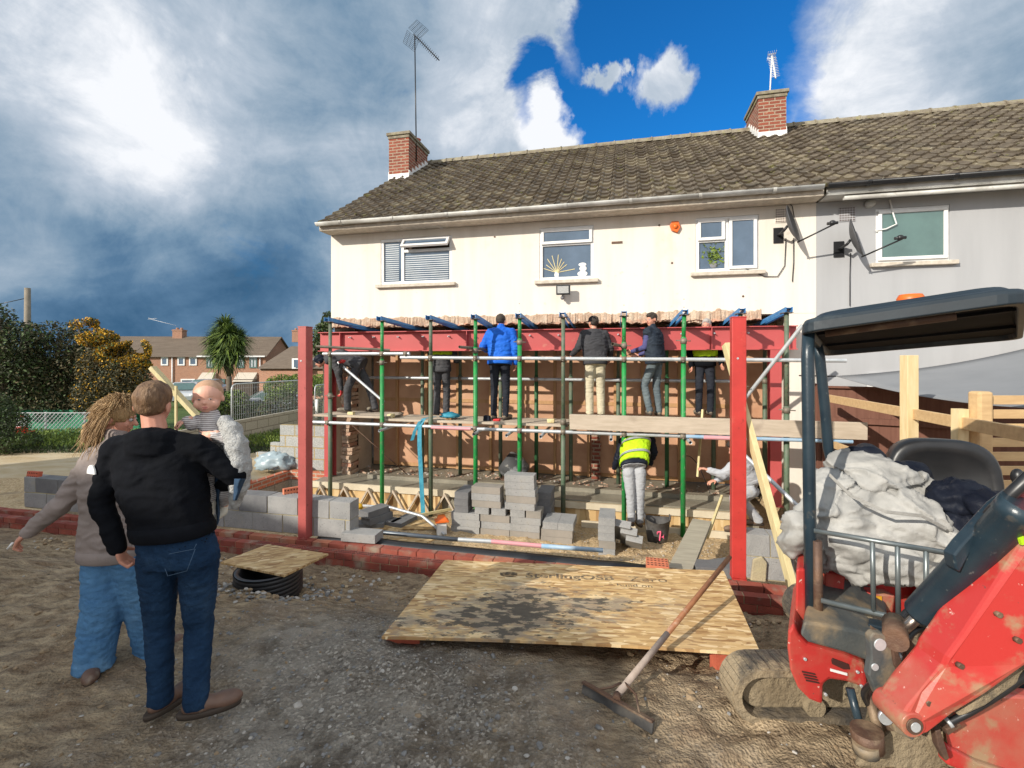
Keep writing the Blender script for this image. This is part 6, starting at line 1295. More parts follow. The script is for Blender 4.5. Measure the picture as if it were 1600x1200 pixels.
# sail shade
t = thing('shade_sail', 'grey fabric shade sail stretched across the grey house garden', 'shade sail', at(1420, 580, 6)); m = MB(); m.smooth = True
Q = [at(1306, 588, 6.9), at(1400, 545, 7.3), at(1640, 520, 6.6), at(1700, 625, 4.2), at(1600, 612, 4.5), at(1470, 600, 5.4)]
Pa, Pb, Pc = Q[0], at(1760, 500, 6.3), at(1640, 640, 3.8); NN = 14; idx = {}
for i in range(NN+1):
    for j in range(NN+1-i):
        u, v = i/NN, j/NN; w = 1-u-v; p = Pa*w+Pb*u+Pc*v; sag = -.9*(u*v+v*w+w*u)+.0; p = p+V((0, 0, sag*.6)); c = Pa*.333+Pb*.333+Pc*.333; e = min(u, v, w); p = p.lerp(c, .10*(1-3*e)*(4*max(u*v, v*w, w*u))); idx[i, j] = m.av(p)
for i in range(NN):
    for j in range(NN-i):
        m.af([idx[i, j], idx[i+1, j], idx[i, j+1]])
        if j < NN-i-1: m.af([idx[i+1, j], idx[i+1, j+1], idx[i, j+1]])
o = mk('fabric', m, 'sail', t, fixn=False); q = o.modifiers.new('s', 'SOLIDIFY'); q.thickness = .006
m = MB(); m.tube([Pa, Pa+V((-.35, .3, .0))], .01, 6); mk('corner_rope', m, 'black_plastic', t)

# ============================================================ the neighbours' house behind the viewer, whose shadow falls over the yard
t = thing('rear_house', 'plain brick house with a gabled roof standing behind the viewer', 'house', (0, 0, 0)); ax = V((math.cos(SUN_AZ), -math.sin(SUN_AZ), 0)); bk = -V((math.sin(SUN_AZ), math.cos(SUN_AZ), 0)); TT = 13.0; hz = TT*math.tan(SUN_EL)
def RP(w, h, dp=0): return ax*w+bk*(TT+dp)+V((0, 0, h+hz))
prof = [(-15, -9), (-15, .66), (-5.2, .66), (-3.7, 1.18), (-2.0, 1.22), (-1.26, .93), (-.72, .35), (-.72, -9)]
m = MB(); m.prism([RP(w, h) for w, h in prof], bk*6); mk('wall', m, 'far_brick', t)
# ============================================================ MINI DIGGER
dg_ = thing('mini_digger', 'red tracked mini digger with a dark canopy parked at the right', 'digger', (1.9, 2.5, 0))
def plate(mb, pts, Y, off): mb.prism([at(x, y, Y(x, y) if callable(Y) else Y) for x, y in pts], off)
def stadium(x0, x1, z0, z1, r, n=10):
    P = []
    cz = (z0+z1)/2; r = (z1-z0)/2
    for k in range(n+1): a = math.pi/2+math.pi*k/n; P.append((x0+r+r*math.cos(a), cz+r*math.sin(a)))
    for k in range(n+1): a = -math.pi/2+math.pi*k/n; P.append((x1-r+r*math.cos(a), cz+r*math.sin(a)))
    return P
for y0 in (2.42, 3.20):
    z0 = -.0; XA = 1.12 if y0 < 3 else 1.9; m = MB(); P = stadium(XA, 2.75, z0, z0+.275, 0, 12); Q = stadium(XA+.04, 2.71, z0+.035, z0+.24, 0, 12)
    m.loft([[(x, y0, z) for x, z in P], [(x, y0+.18, z) for x, z in P], [(x, y0+.18, z) for x, z in Q], [(x, y0, z) for x, z in Q], [(x, y0, z) for x, z in P]], False, False)
    n_ = len(P)
    for k in range(0, n_): # tread lugs
        a = V((P[k][0], 0, P[k][1])); b = V((P[(k+1) % n_][0], 0, P[(k+1) % n_][1])); L = (b-a).length; c = max(1, int(L/.06))
        for q in range(c):
            s_ = a.lerp(b, (q+.25)/c); e = a.lerp(b, (q+.85)/c); nv = V(((b-a).z, 0, -(b-a).x)).normalized()*-.006
            cx = V((min(max(s_.x, XA+.145), 2.6), 0, .145)); ou = (s_-cx).normalized() if k < 12 or k > n_-2 or True else nv; ou = V((0, 0, 1 if s_.z > .145 else -1)) if XA+.15 < s_.x < 2.59 else ou; m.prism([s_-ou*.004+V((0, y0+.01, 0)), e-ou*.004+V((0, y0+.01, 0)), e+ou*.006+V((0, y0+.01, 0)), s_+ou*.006+V((0, y0+.01, 0))], (0, .16, 0))
    tr = mk('track', m, 'track_rubber', dg_, fixn=True)
    m = MB(); R_ = stadium(XA+.06, 2.68, z0+.05, z0+.24, 0, 10); m.prism([(x, y0+.05, z) for x, z in R_], (0, .10, 0)); mk('track_frame', m, 'track_mud', tr, bevel=.01)
    for k in range(4): m = MB(); x = XA+.42+k*.34; m.tube([(x, y0+.01, z0+.075), (x, y0+.06, z0+.075)], [.05, .055], 14); mk('roller', m, 'track_mud', tr)
m = MB(); m.box(1.95, 2.5, 2.68, 3.19, .12, .34); m.tube([(2.25, 3.0, .34), (2.25, 3.0, .42)], .25, 24); mk('undercarriage', m, 'track_mud', dg_, bevel=.02)
# body
cov = [(1231, 988), (1240, 974), (1249, 993), (1262, 1006), (1320, 1022), (1351, 1036), (1356, 1078), (1322, 1066), (1296, 1062), (1286, 1070), (1285, 1102), (1264, 1094), (1246, 1076), (1234, 1048), (1230, 1015)]
m = MB(); plate(m, cov, 2.26, (.29, .45, 0)); bo = mk('body', m, 'digger_red', dg_, bevel=.014)
m = MB(); plate(m, [(1300, 1032), (1302, 1029), (1326, 1038), (1328, 1046), (1318, 1046), (1301, 1038)], 2.253, (0, .006, 0)); mk('cover_slot', m, 'brick_hole', bo)
for k in range(4): m = MB(); plate(m, [(1254+k*2, 1049+k*4.5), (1274+k*2, 1053+k*4.5), (1274+k*2, 1055+k*4.5), (1254+k*2, 1051+k*4.5)], 2.2535, (0, .005, 0)); mk('cover_slot', m, 'brick_hole', bo)
m = MB(); plate(m, [(1298, 1045), (1324, 1052), (1324, 1056), (1298, 1049)], 2.2525, (0, .004, 0)); mk('white_sticker', m, 'white_paint', bo)
m = MB(); plate(m, [(1244, 889), (1259, 889), (1260, 1008), (1247, 994), (1242, 976)], 2.40, (.16, .25, 0)); mk('side_panel', m, 'digger_red', dg_, bevel=.012)
m = MB(); plate(m, [(1256, 972), (1290, 976), (1340, 986), (1372, 996), (1392, 1008), (1392, 1048), (1352, 1032), (1320, 1020), (1262, 1004), (1250, 992)], 2.23, (.36, .50, .0)); mk('floor_plate', m, 'digger_dirty', dg_, bevel=.012)
m = MB(); plate(m, [(1270, 888), (1640, 905), (1640, 1080), (1470, 1075), (1300, 990), (1272, 985)], 2.72, (.50, .7, 0)); plate(m, [(1290, 893), (1322, 896), (1316, 975), (1292, 970)], 2.60, (.0, .1, 0)); plate(m, [(1356, 925), (1400, 930), (1396, 960), (1360, 950)], 2.62, (0, .08, 0)); plate(m, [(1480, 945), (1640, 905), (1640, 1010), (1490, 1000)], 2.45, (0, .2, 0))
mk('engine_cover', m, 'digger_red', dg_, bevel=.012)
m = MB(); plate(m, [(1360, 932), (1378, 932), (1378, 948), (1361, 946)], 2.612, (0, .006, 0)); mk('warning_sticker', m, 'sticker_yellow', dg_)
m = MB(); plate(m, [(1268, 985), (1500, 1020), (1500, 1060), (1300, 1010)], 2.5, (.3, .4, 0)); rock(m, at(1345, 968, 2.4), .06); rock(m, at(1320, 975, 2.4), .04); mk('muddy_floor', m, 'track_mud', dg_)
m = MB(); plate(m, [(1356, 975), (1362, 976), (1400, 985), (1398, 1000), (1358, 992)], 2.30, (.05, .06, 0)); mk('step_plate', m, 'digger_blue', dg_, bevel=.006)
# canopy frame
m = MB(); m.tube([at(1268, 985, 2.40), at(1265, 800, 2.40), at(1262, 560, 2.40), at(1263, 515, 2.42)], .0285, 14); mk('canopy_post', m, 'digger_blue', dg_)
m = MB(); m.tube([at(1277, 845, 2.37), at(1279, 978, 2.36)], .021, 10); mk('rusty_sleeve', m, 'rusty', dg_)
m = MB(); m.tube([at(1274, 528, 2.9), at(1281, 560, 2.9), at(1289, 640, 2.9), at(1294, 700, 2.9), at(1304, 740, 2.9), at(1330, 860, 2.95)], .0285, 14); mk('canopy_post', m, 'digger_blue', dg_)
NL, NR, FR, FL = V((1.41, 2.35, 1.975)), V((2.045, 1.90, 2.075)), V((2.98, 2.80, 1.96)), V((2.14, 3.30, 1.863))
def rr(cs, ins, dz, rad=.09, n=5):
    ctr = sum(cs, V())/4; out_ = []
    for i in range(4):
        c = cs[i]; a = cs[i-1]; b = cs[(i+1) % 4]; c = c+(ctr-c).normalized()*ins*1.4; da = (a-c).normalized(); db = (b-c).normalized()
        for k in range(n+1):
            f = k/n; p = c+da*rad*(1-f)**2+db*rad*f**2; out_.append(p+V((0, 0, dz)))
    return out_
mat('underside_black', (.006, .0065, .008), (.012, .012, .014), 8, .8, spec=.1)  # shade of the canopy underside and ribs put into the colour
C4 = [NL, NR, FR, FL]; m = MB()
m.loft([rr(C4, .05, .035), rr(C4, .035, .0), rr(C4, .0, .0), rr(C4, .0, .045), rr(C4, .012, .066), rr(C4, .05, .078), rr(C4, .08, .10), rr(C4, .30, .112)], True, False); cp = mk('canopy_roof', m, 'canopy_blue', dg_) if False else None
mat('canopy_blue', (.009, .017, .025), (.015, .026, .036), 4, .5, .15, 60, dirt=[((.08, .10, .11), 3, .58, .80), ((.40, .42, .42), 25, .70, .76)], bdist=.002); cp = mk('canopy_roof', m, 'canopy_blue', dg_, bevel=.006)
m = MB(); m.loft([rr(C4, .055, .027), rr(C4, .055, .033)]); mk('underside_shade', m, 'underside_black', cp)  # black sheet added beneath the canopy to deepen the shade there
m = MB(); u = (NR-NL); w = (FL-NL)
for k in (0, 2): a = NL+w*(.25+.22*k)+u*.06+V((0, 0, .026)); b = NR+(FR-NR)*(.25+.22*k)-u*.06+V((0, 0, .026)); m.bar(a, b, .12, .014)
mk('roof_rib', m, 'underside_black', cp); m = MB(); a = NL+w*.10+u*.12+V((0, 0, .0)); m.tube([a, a+u*.62+V((0, 0, -.0))], .020, 12); mk('rolled_blind', m, 'rolled_brown', cp) if False else mk('rolled_blind', m, 'rusty', cp)
c = at(1423, 470, 2.30)+V((0, 0, .0)); m = MB(); m.tube([c+V((0, 0, -.02)), c+V((0, 0, .012)), c+V((0, 0, .03))], [.055, .055, .045], 18); bk_ = mk('beacon', m, 'orange_plastic', dg_); m = MB(); m.tube([c+V((0, 0, -.04)), c+V((0, 0, -.021))], .062, 18); mk('beacon_base', m, 'black_plastic', bk_)
# seat
sc_ = at(1472, 745, 2.95); m = MB(); rg = []
F_ = V((-.35, -.94, 0)); S_ = V((.94, -.35, 0)); U_ = (V((0, 0, 1))-F_*.12).normalized()
def spt(u, v, dpt): return sc_+S_*u+U_*v+F_*dpt
for lay, (k, dpt) in enumerate(((.98, -.07), (1.0, -.02), (1.0, .02), (.93, .05), (.80, .03), (.68, .0), (.1, -.01))):
    ring = []
    for j in range(36):
        a = 6.2832*j/36; cx, cy = math.cos(a), math.sin(a); x = .285*k*(abs(cx)**.55)*(1 if cx > 0 else -1)*(1-.12*max(0, cy)); y = .25*k*(abs(cy)**.6)*(1 if cy > 0 else -1); ring.append(spt(x, y-.02-.03*(lay > 3), dpt))
    rg.append(ring)
m.loft(rg); st_ = mk('seat', m, 'black_plastic', dg_); m = MB(); m.box(sc_.x-.3, sc_.x+.26, sc_.y-.5, sc_.y-.02, sc_.z-.36, sc_.z-.24); mk('seat_base', m, 'black_plastic', st_, bevel=.05)
m = MB(); lv = at(1590, 745, 2.6); m.tube([lv+V((0, 0, -.4)), lv], .012, 8); m.ell(lv, (.03, .03, .045)); mk('control_lever', m, 'black_plastic', dg_)
# guard
g0, g1, g2, g3 = at(1272, 829, 2.34), at(1492, 866, 2.02), at(1283, 938, 2.34), at(1512, 992, 2.02)
m = MB(); m.tube([g0, g1], .0115, 10); mk('guard_rail', m, 'galv_dark', dg_) if False else None
mat('galv_dark', (.13, .16, .17), (.2, .22, .22), 9, .35, metal=.5)
mk('guard_rail', m, 'galv_dark', dg_); m = MB(); m.tube([g2, g3, at(1560, 1010, 2.0)], .0125, 10); mk('guard_rail', m, 'galv_dark', dg_)
for px in (1371, 1410, 1452): f = (px-1272)/220; m = MB(); a = g0.lerp(g1, f); f2 = (px+2-1283)/229; m.tube([a, g2.lerp(g3, f2)], .0105, 10); mk('guard_bar', m, 'galv_dark', dg_)
# boom cylinder and rod
m = MB(); a = at(1437, 962, 1.98); b = at(1600, 788, 1.72); m.tube([a, a.lerp(b, .02), a.lerp(b, .9), a.lerp(b, .91), b], [.056, .062, .062, .068, .068], 22); cy = mk('boom_cylinder', m, 'digger_blue', dg_)
m = MB(); m.tube([at(1403, 992, 2.03), at(1440, 958, 1.985)], .021, 14); mk('piston_rod', m, 'chrome', cy); m = MB(); m.tube([at(1403, 990, 2.0)+V((-.05, -.05, 0)), at(1403, 990, 2.0)+V((.05, .08, 0))], .045, 14); mk('rod_eye', m, 'rusty', cy)
m = MB(); m.tube([at(1478, 958, 2.02), at(1530, 900, 1.95), at(1610, 810, 1.72)], .017, 10); m.tube([at(1494, 860, 1.9), at(1560, 790, 1.8), at(1620, 735, 1.7)], .022, 10); mk('hydraulic_hose', m, 'black_plastic', cy); m = MB(); m.tube([at(1528, 892, 1.90), at(1541, 878, 1.88)], .026, 12); mk('orange_tape', m, 'tape_orange', cy)
m = MB(); plate(m, [(1491, 868), (1505, 850), (1560, 790), (1590, 768), (1592, 776), (1520, 858), (1500, 895), (1494, 890)], 1.80, (0, .05, 0)); mk('cylinder_bracket', m, 'digger_blue', cy, bevel=.006)
m = MB(); plate(m, [(1575, 772), (1581, 768), (1584, 774), (1577, 779)], 1.78, (0, .01, 0)); plate(m, [(1594, 842), (1600, 838), (1603, 850), (1597, 852)], 1.70, (0, .01, 0)); mk('green_tag', m, 'hiviz', cy)
# swing bracket
m = MB(); plate(m, [(1360, 996), (1366, 989), (1380, 991), (1392, 1000), (1398, 1015), (1402, 1040), (1420, 1070), (1436, 1092), (1440, 1120), (1428, 1158), (1400, 1146), (1388, 1110), (1370, 1086), (1358, 1056), (1362, 1030)], 1.97, (.0, .035, 0)); kb = mk('swing_bracket', m, 'digger_dirty', dg_, bevel=.006)
m = MB(); plate(m, [(1410, 1000), (1424, 999), (1432, 1012), (1440, 1040), (1457, 1066), (1450, 1078), (1436, 1066), (1420, 1040)], 2.06, (.0, .035, 0)); plate(m, [(1392, 1000), (1402, 1012), (1420, 1062), (1440, 1090), (1434, 1094), (1412, 1066), (1398, 1040)], 1.96, (.0, .12, 0)); mk('bracket_cheek', m, 'rusty', kb, bevel=.005)
for px, py, r in ((1376, 1008, .024), (1368, 1043, .014), (1386, 1122, .03)): m = MB(); c = at(px, py, 1.965); m.tube([c, c+V((0, .012, 0))], r, 18); mk('pivot_pin', m, 'galv', kb)
m = MB(); m.loft([[at(1385+18*k, 1118+8*math.cos(k), 2.0)+V((0, .0, 0))+V((.05*math.cos(a), .05*math.sin(a), 0)) for a in [6.2832*j/12 for j in range(12)]] for k in (0, .5)], True) if False else None
for k, (a, b, r, mt) in enumerate(((at(1354, 1140, 2.1), at(1356, 1166, 2.1), .062, 'rusty'), (at(1352, 1160, 2.08), at(1354, 1176, 2.08), .05, 'digger_dirty'), (at(1328, 1075, 2.22), at(1345, 1140, 2.16), .018, 'digger_blue'), (at(1356, 1080, 2.2), at(1374, 1150, 2.12), .02, 'rusty'), (at(1370, 1070, 2.15), at(1396, 1140, 2.08), .024, 'rusty'))): m = MB(); m.tube([a, b], r, 16); mk(('swing_pivot', 'pivot_base', 'linkage_rod', 'linkage_rod', 'linkage_rod')[k], m, mt, kb)
for px in (1457, 1483):
    m = MB(); c = at(px, 1000, 2.3); rg = [[c+V(((.030+.006*(k % 2))*math.cos(a), (.030+.006*(k % 2))*math.sin(a), -.012*k)) for a in [6.2832*j/14 for j in range(14)]] for k in range(13)]; m.loft(rg); m.tube([c, c+V((0, 0, .12))], .016, 8); mk('lever_boot', m, 'grey_plastic', dg_)
for k, pts in enumerate(([(1392, 1002, 2.05), (1418, 955, 2.12), (1470, 945, 2.1), (1530, 985, 2.05), (1560, 1010, 2.0)], [(1398, 1030, 2.02), (1430, 985, 2.12), (1490, 975, 2.1), (1545, 1010, 2.05)], [(1372, 1060, 2.0), (1350, 1085, 2.15), (1372, 1120, 2.18), (1404, 1132, 2.0)], [(1405, 1060, 2.08), (1432, 1035, 2.15), (1470, 1040, 2.2), (1500, 1070, 2.2)], [(1480, 1130, 1.92), (1520, 1110, 1.90), (1580, 1072, 1.85), (1660, 1010, 1.75)])):
    P = [at(*q) for q in pts]; Q = []
    for i in range(len(P)-1):
        p0, p1, p2, p3 = P[max(0, i-1)], P[i], P[i+1], P[min(len(P)-1, i+2)]
        for j in range(6): u_ = j/6; Q.append(.5*((2*p1)+(p2-p0)*u_+(2*p0-5*p1+4*p2-p3)*u_*u_+(3*p1-p0-3*p2+p3)*u_**3))
    Q.append(P[-1]); m = MB(); m.tube(Q, .0135, 10); mk('hydraulic_hose', m, 'black_plastic', dg_); m = MB(); m.tube([Q[0], Q[0].lerp(Q[1], 1.2)], .019, 8); mk('hose_fitting', m, 'galv', dg_)
for px, py in ((1500, 1040), (1560, 960), (1450, 1098), (1590, 1000)): m = MB(); c = at(px, py, 1.795-.0006*max(0, px-1450)); m.tube([c+V((0, -.008, 0)), c+V((0, .01, 0))], .011, 6); mk('bolt', m, 'rusty', dg_)
for px, py in ((1258, 1030), (1340, 1050), (1290, 1085), (1346, 1072)): m = MB(); c = at(px, py, 2.255); m.tube([c+V((0, -.004, 0)), c+V((0, .006, 0))], .007, 8); mk('bolt', m, 'galv', dg_)
# boom
bp = [(1412, 1120), (1420, 1106), (1440, 1082), (1474, 1040), (1480, 1026), (1502, 996), (1600, 846), (1720, 690), (1720, 960), (1600, 1043), (1540, 1086), (1490, 1116), (1450, 1146), (1432, 1152), (1416, 1142)]
m = MB(); plate(m, bp, lambda x, y: 1.80-.0006*max(0, x-1450), (.0, .13, 0)); bm_ = mk('boom', m, 'digger_red', dg_, bevel=.012)
m = MB(); plate(m, [(1488, 1036), (1491, 1034), (1519, 1074), (1516, 1076)], 1.775, (0, .02, 0)); mk('weld_seam', m, 'digger_red', bm_, bevel=.003); m = MB(); c = at(1428, 1134, 1.79); m.tube([c, c+V((0, .15, 0))], .046, 22); mk('pivot_boss', m, 'digger_red', bm_, bevel=.004); m = MB(); m.tube([c+V((0, -.006, 0)), c], .030, 20); mk('pivot_pin', m, 'rusty', bm_); m = MB(); m.tube([c+V((0, -.010, 0)), c+V((0, -.0065, 0))], .018, 20); mk('pin_centre', m, 'galv', bm_)
m = MB(); plate(m, [(1538, 1082), (1600, 1040), (1720, 958), (1720, 985), (1600, 1062), (1540, 1104), (1500, 1122)], 1.83, (.0, .10, 0)); mk('boom_underside', m, 'track_mud', bm_, bevel=.01)
m = MB(); plate(m, [(1476, 1140), (1510, 1104), (1545, 1086), (1740, 1096), (1740, 1262), (1600, 1212), (1530, 1192), (1480, 1166)], 2.05, (.06, .06, 0)); plate(m, [(1480, 1166), (1530, 1192), (1740, 1262), (1740, 1300), (1480, 1196)], 2.02, (.0, .05, 0)); bl = mk('dozer_blade', m, 'digger_red', dg_, bevel=.01)
m = MB(); plate(m, [(1400, 1135), (1450, 1150), (1490, 1130), (1500, 1170), (1470, 1215), (1400, 1210), (1330, 1200), (1370, 1160)], 2.15, (.45, .5, 0)); mk('blade_arm', m, 'track_mud', dg_, bevel=.02)
m = MB(); plate(m, [(1462, 1142), (1470, 1140), (1484, 1186), (1478, 1190), (1466, 1168)], 1.95, (.0, .03, 0)); plate(m, [(1478, 1140), (1500, 1130), (1504, 1136), (1482, 1150)], 1.95, (.0, .03, 0)); mk('blade_hook', m, 'rusty', dg_, bevel=.004)
m = MB(); plate(m, [(1560, 1080), (1640, 1040), (1640, 1110), (1580, 1092)], 2.2, (.0, .2, 0)); mk('track_guard', m, 'digger_blue', dg_, bevel=.01)
# ---- things dumped on the digger
def blobm(parts, vox, amp, sc, seed, sm=3):
    m = MB()
    for c, r in parts: m.ell(c, r, 20, 14)
    me = remesh(m, vox, sm); fold(me, amp, sc, seed); return me
parts = [(at(1330, 830, 2.60), (.22, .2, .22)), (at(1400, 825, 2.55), (.26, .2, .20)), (at(1360, 760, 2.72), (.20, .2, .19)), (at(1445, 840, 2.50), (.15, .16, .14)), (at(1400, 870, 2.50), (.25, .17, .12)), (at(1340, 740, 2.75), (.13, .15, .13)), (at(1300, 800, 2.65), (.13, .16, .20)), (at(1430, 770, 2.65), (.14, .14, .09)), (at(1240, 838, 2.55), (.045, .08, .11)), (at(1268, 860, 2.6), (.07, .1, .10))]
me = blobm(parts, .010, .05, (3.2, 3.2, 4.2), 2.0, 8)
for v in me.vertices:
    p = v.co; h = noise.noise(V((p.x*2.2+p.z*2.5, p.y*2, p.z*5-p.x*2))); h2 = noise.noise(V((p.x*7+p.z*5, p.y*5, p.z*12-p.x*4+5))); v.co += V((0, -1, .2))*((.5-abs(h)*2.2)*.045+(.5-abs(h2)*2)*.010+(.5-abs(noise.noise(V((p.x*14-p.z*9, p.y*9, p.z*20+p.x*6))))*2)*.009)
N_ = [v.normal.copy() for v in me.vertices]
for v, n in zip(me.vertices, N_):
    p = v.co; q = p+V((noise.noise(p*3), noise.noise(p*3+V((5, 0, 0))), noise.noise(p*3+V((0, 7, 0)))))*.22
    for f, am in ((2.6, .034), (6, .010)):
        e = abs(noise.noise(V((q.x*f-q.z*f*.5, q.y*f, q.z*f*1.4+q.x*f*.3+f)))); v.co += n*am*(1-min(1, e*7))**2
me.update(); c = at(1360, 900, 2.6); o = mk_me('rubble_sack', me, 'bag_white', None, tuple(c)); tag(o, 'crumpled white woven rubble sack heaped on the digger platform', 'sack')
for P in ([(1296, 742, 2.42), (1330, 775, 2.36), (1385, 800, 2.30), (1440, 806, 2.28), (1478, 826, 2.30)],):
    m = MB(); Pq = [at(*q) for q in P]; ribbon(m, Pq, .016, (.1, -.2, 1)); mk('sack_strap', m, 'bag_white', o)
m = MB()
for k, (c, r) in enumerate(((at(1350, 712, 2.82), (.10, .1, .06)), (at(1420, 745, 2.75), (.14, .1, .09)), (at(1440, 790, 2.7), (.10, .1, .14)))): m.ell(c, r, 18, 12)
me = remesh(m, .012, 3); fold(me, .03, (8, 8, 8), 3); o = mk_me('dark_coat', me, 'coat_dark', None, tuple(at(1420, 790, 2.75))); tag(o, 'dark navy coat draped between the white sack and the digger seat', 'coat')
m = MB()
for c, r in ((at(1500, 780, 2.45), (.14, .12, .10)), (at(1520, 830, 2.40), (.14, .1, .12)), (at(1470, 830, 2.5), (.10, .1, .14)), (at(1550, 790, 2.3), (.10, .1, .07))): m.ell(c, r, 18, 12)
me = remesh(m, .012, 3); fold(me, .035, (9, 9, 9), 8); o = mk_me('dark_coat', me, 'coat_dark', None, tuple(at(1500, 850, 2.4))); tag(o, 'shiny dark waterproof coat heaped in front of the digger seat', 'coat')
# ============================================================ PEOPLE
def hand(mb, w, tip, pn, k=1.0, curl=.5, thumb=1, spread=.12):
    """palm from the wrist towards tip; pn = palm normal (fingers curl towards it)"""
    w = V(w); t = (V(tip)-w).normalized(); pn = V(pn); pn = (pn-t*pn.dot(t)).normalized(); s = t.cross(pn)
    Rt = Matrix((s, t, pn)).transposed(); mb.ell(w+t*.045*k, (.040*k, .052*k, .016*k), 12, 8, Rt); mb.cap(w-t*.03*k, w+t*.02*k, .025*k, .024*k)
    for i, (o, L) in enumerate(((-.030, .068), (-.010, .078), (.011, .072), (.030, .056))):
        a = w+t*.085*k+s*o*k; d = (t+s*(o/.03)*spread).normalized(); c = curl*(1+.12*i)
        d1 = (d*math.cos(c*.7)+pn*math.sin(c*.7)).normalized(); d2 = (d*math.cos(c*1.7)+pn*math.sin(c*1.7)).normalized()
        b = a+d1*L*.5*k; e = b+d2*L*.5*k; mb.cap(a-t*.02*k, b, .0095*k, .0085*k, 8); mb.cap(b, e, .0085*k, .007*k, 8)
    a = w+t*.025*k+s*thumb*-.030*k; d = (t*.7-s*thumb*.75+pn*.35).normalized(); b = a+d*.038*k; e = b+(d+t*.5+pn*curl*.6).normalized()*.030*k; mb.cap(a, b, .0125*k, .0105*k, 8); mb.cap(b, e, .0105*k, .0085*k, 8)
def ering(c, W, D, w, d, n=22, p=.85):
    o = []
    for j in range(n):
        a = 6.2832*j/n; x, y = math.cos(a), math.sin(a); x = (abs(x)**p)*(1 if x > 0 else -1); y = (abs(y)**p)*(1 if y > 0 else -1); o.append(c+W*x*w+D*y*d)
    return o
def torso(mb, J, k, inf=0.0, low=0.0, widths=None, neck=True):
    P, C, N = J['pelvis'], J['chest'], J['neck']; Wd = (J['shR']-J['shL']).normalized(); Hd = (J['hipR']-J['hipL']).normalized()
    up = (N-P).normalized(); wv = widths or (.168, .150, .165, .185)
    L = [(P-(C-P)*(.22+low), wv[0]*.96, .115, 0), (P, wv[0], .118, 0), (P.lerp(C, .42), wv[1], .105, .4), (P.lerp(C, .85), wv[2], .118, .85), (C.lerp((J['shL']+J['shR'])/2, .55), wv[3]*.95, .110, 1), ((J['shL']+J['shR'])/2+up*.012*k, wv[3]*.80, .085, 1)]
    if neck: L.append((((J['shL']+J['shR'])/2).lerp(N, .7), .075, .068, 1))
    rg = []
    for c, w, d, f in L:
        W = (Hd*(1-f)+Wd*f).normalized(); D = W.cross(up).normalized(); rg.append(ering(c, W, D, w*k+inf, d*k+inf))
    mb.loft(rg)
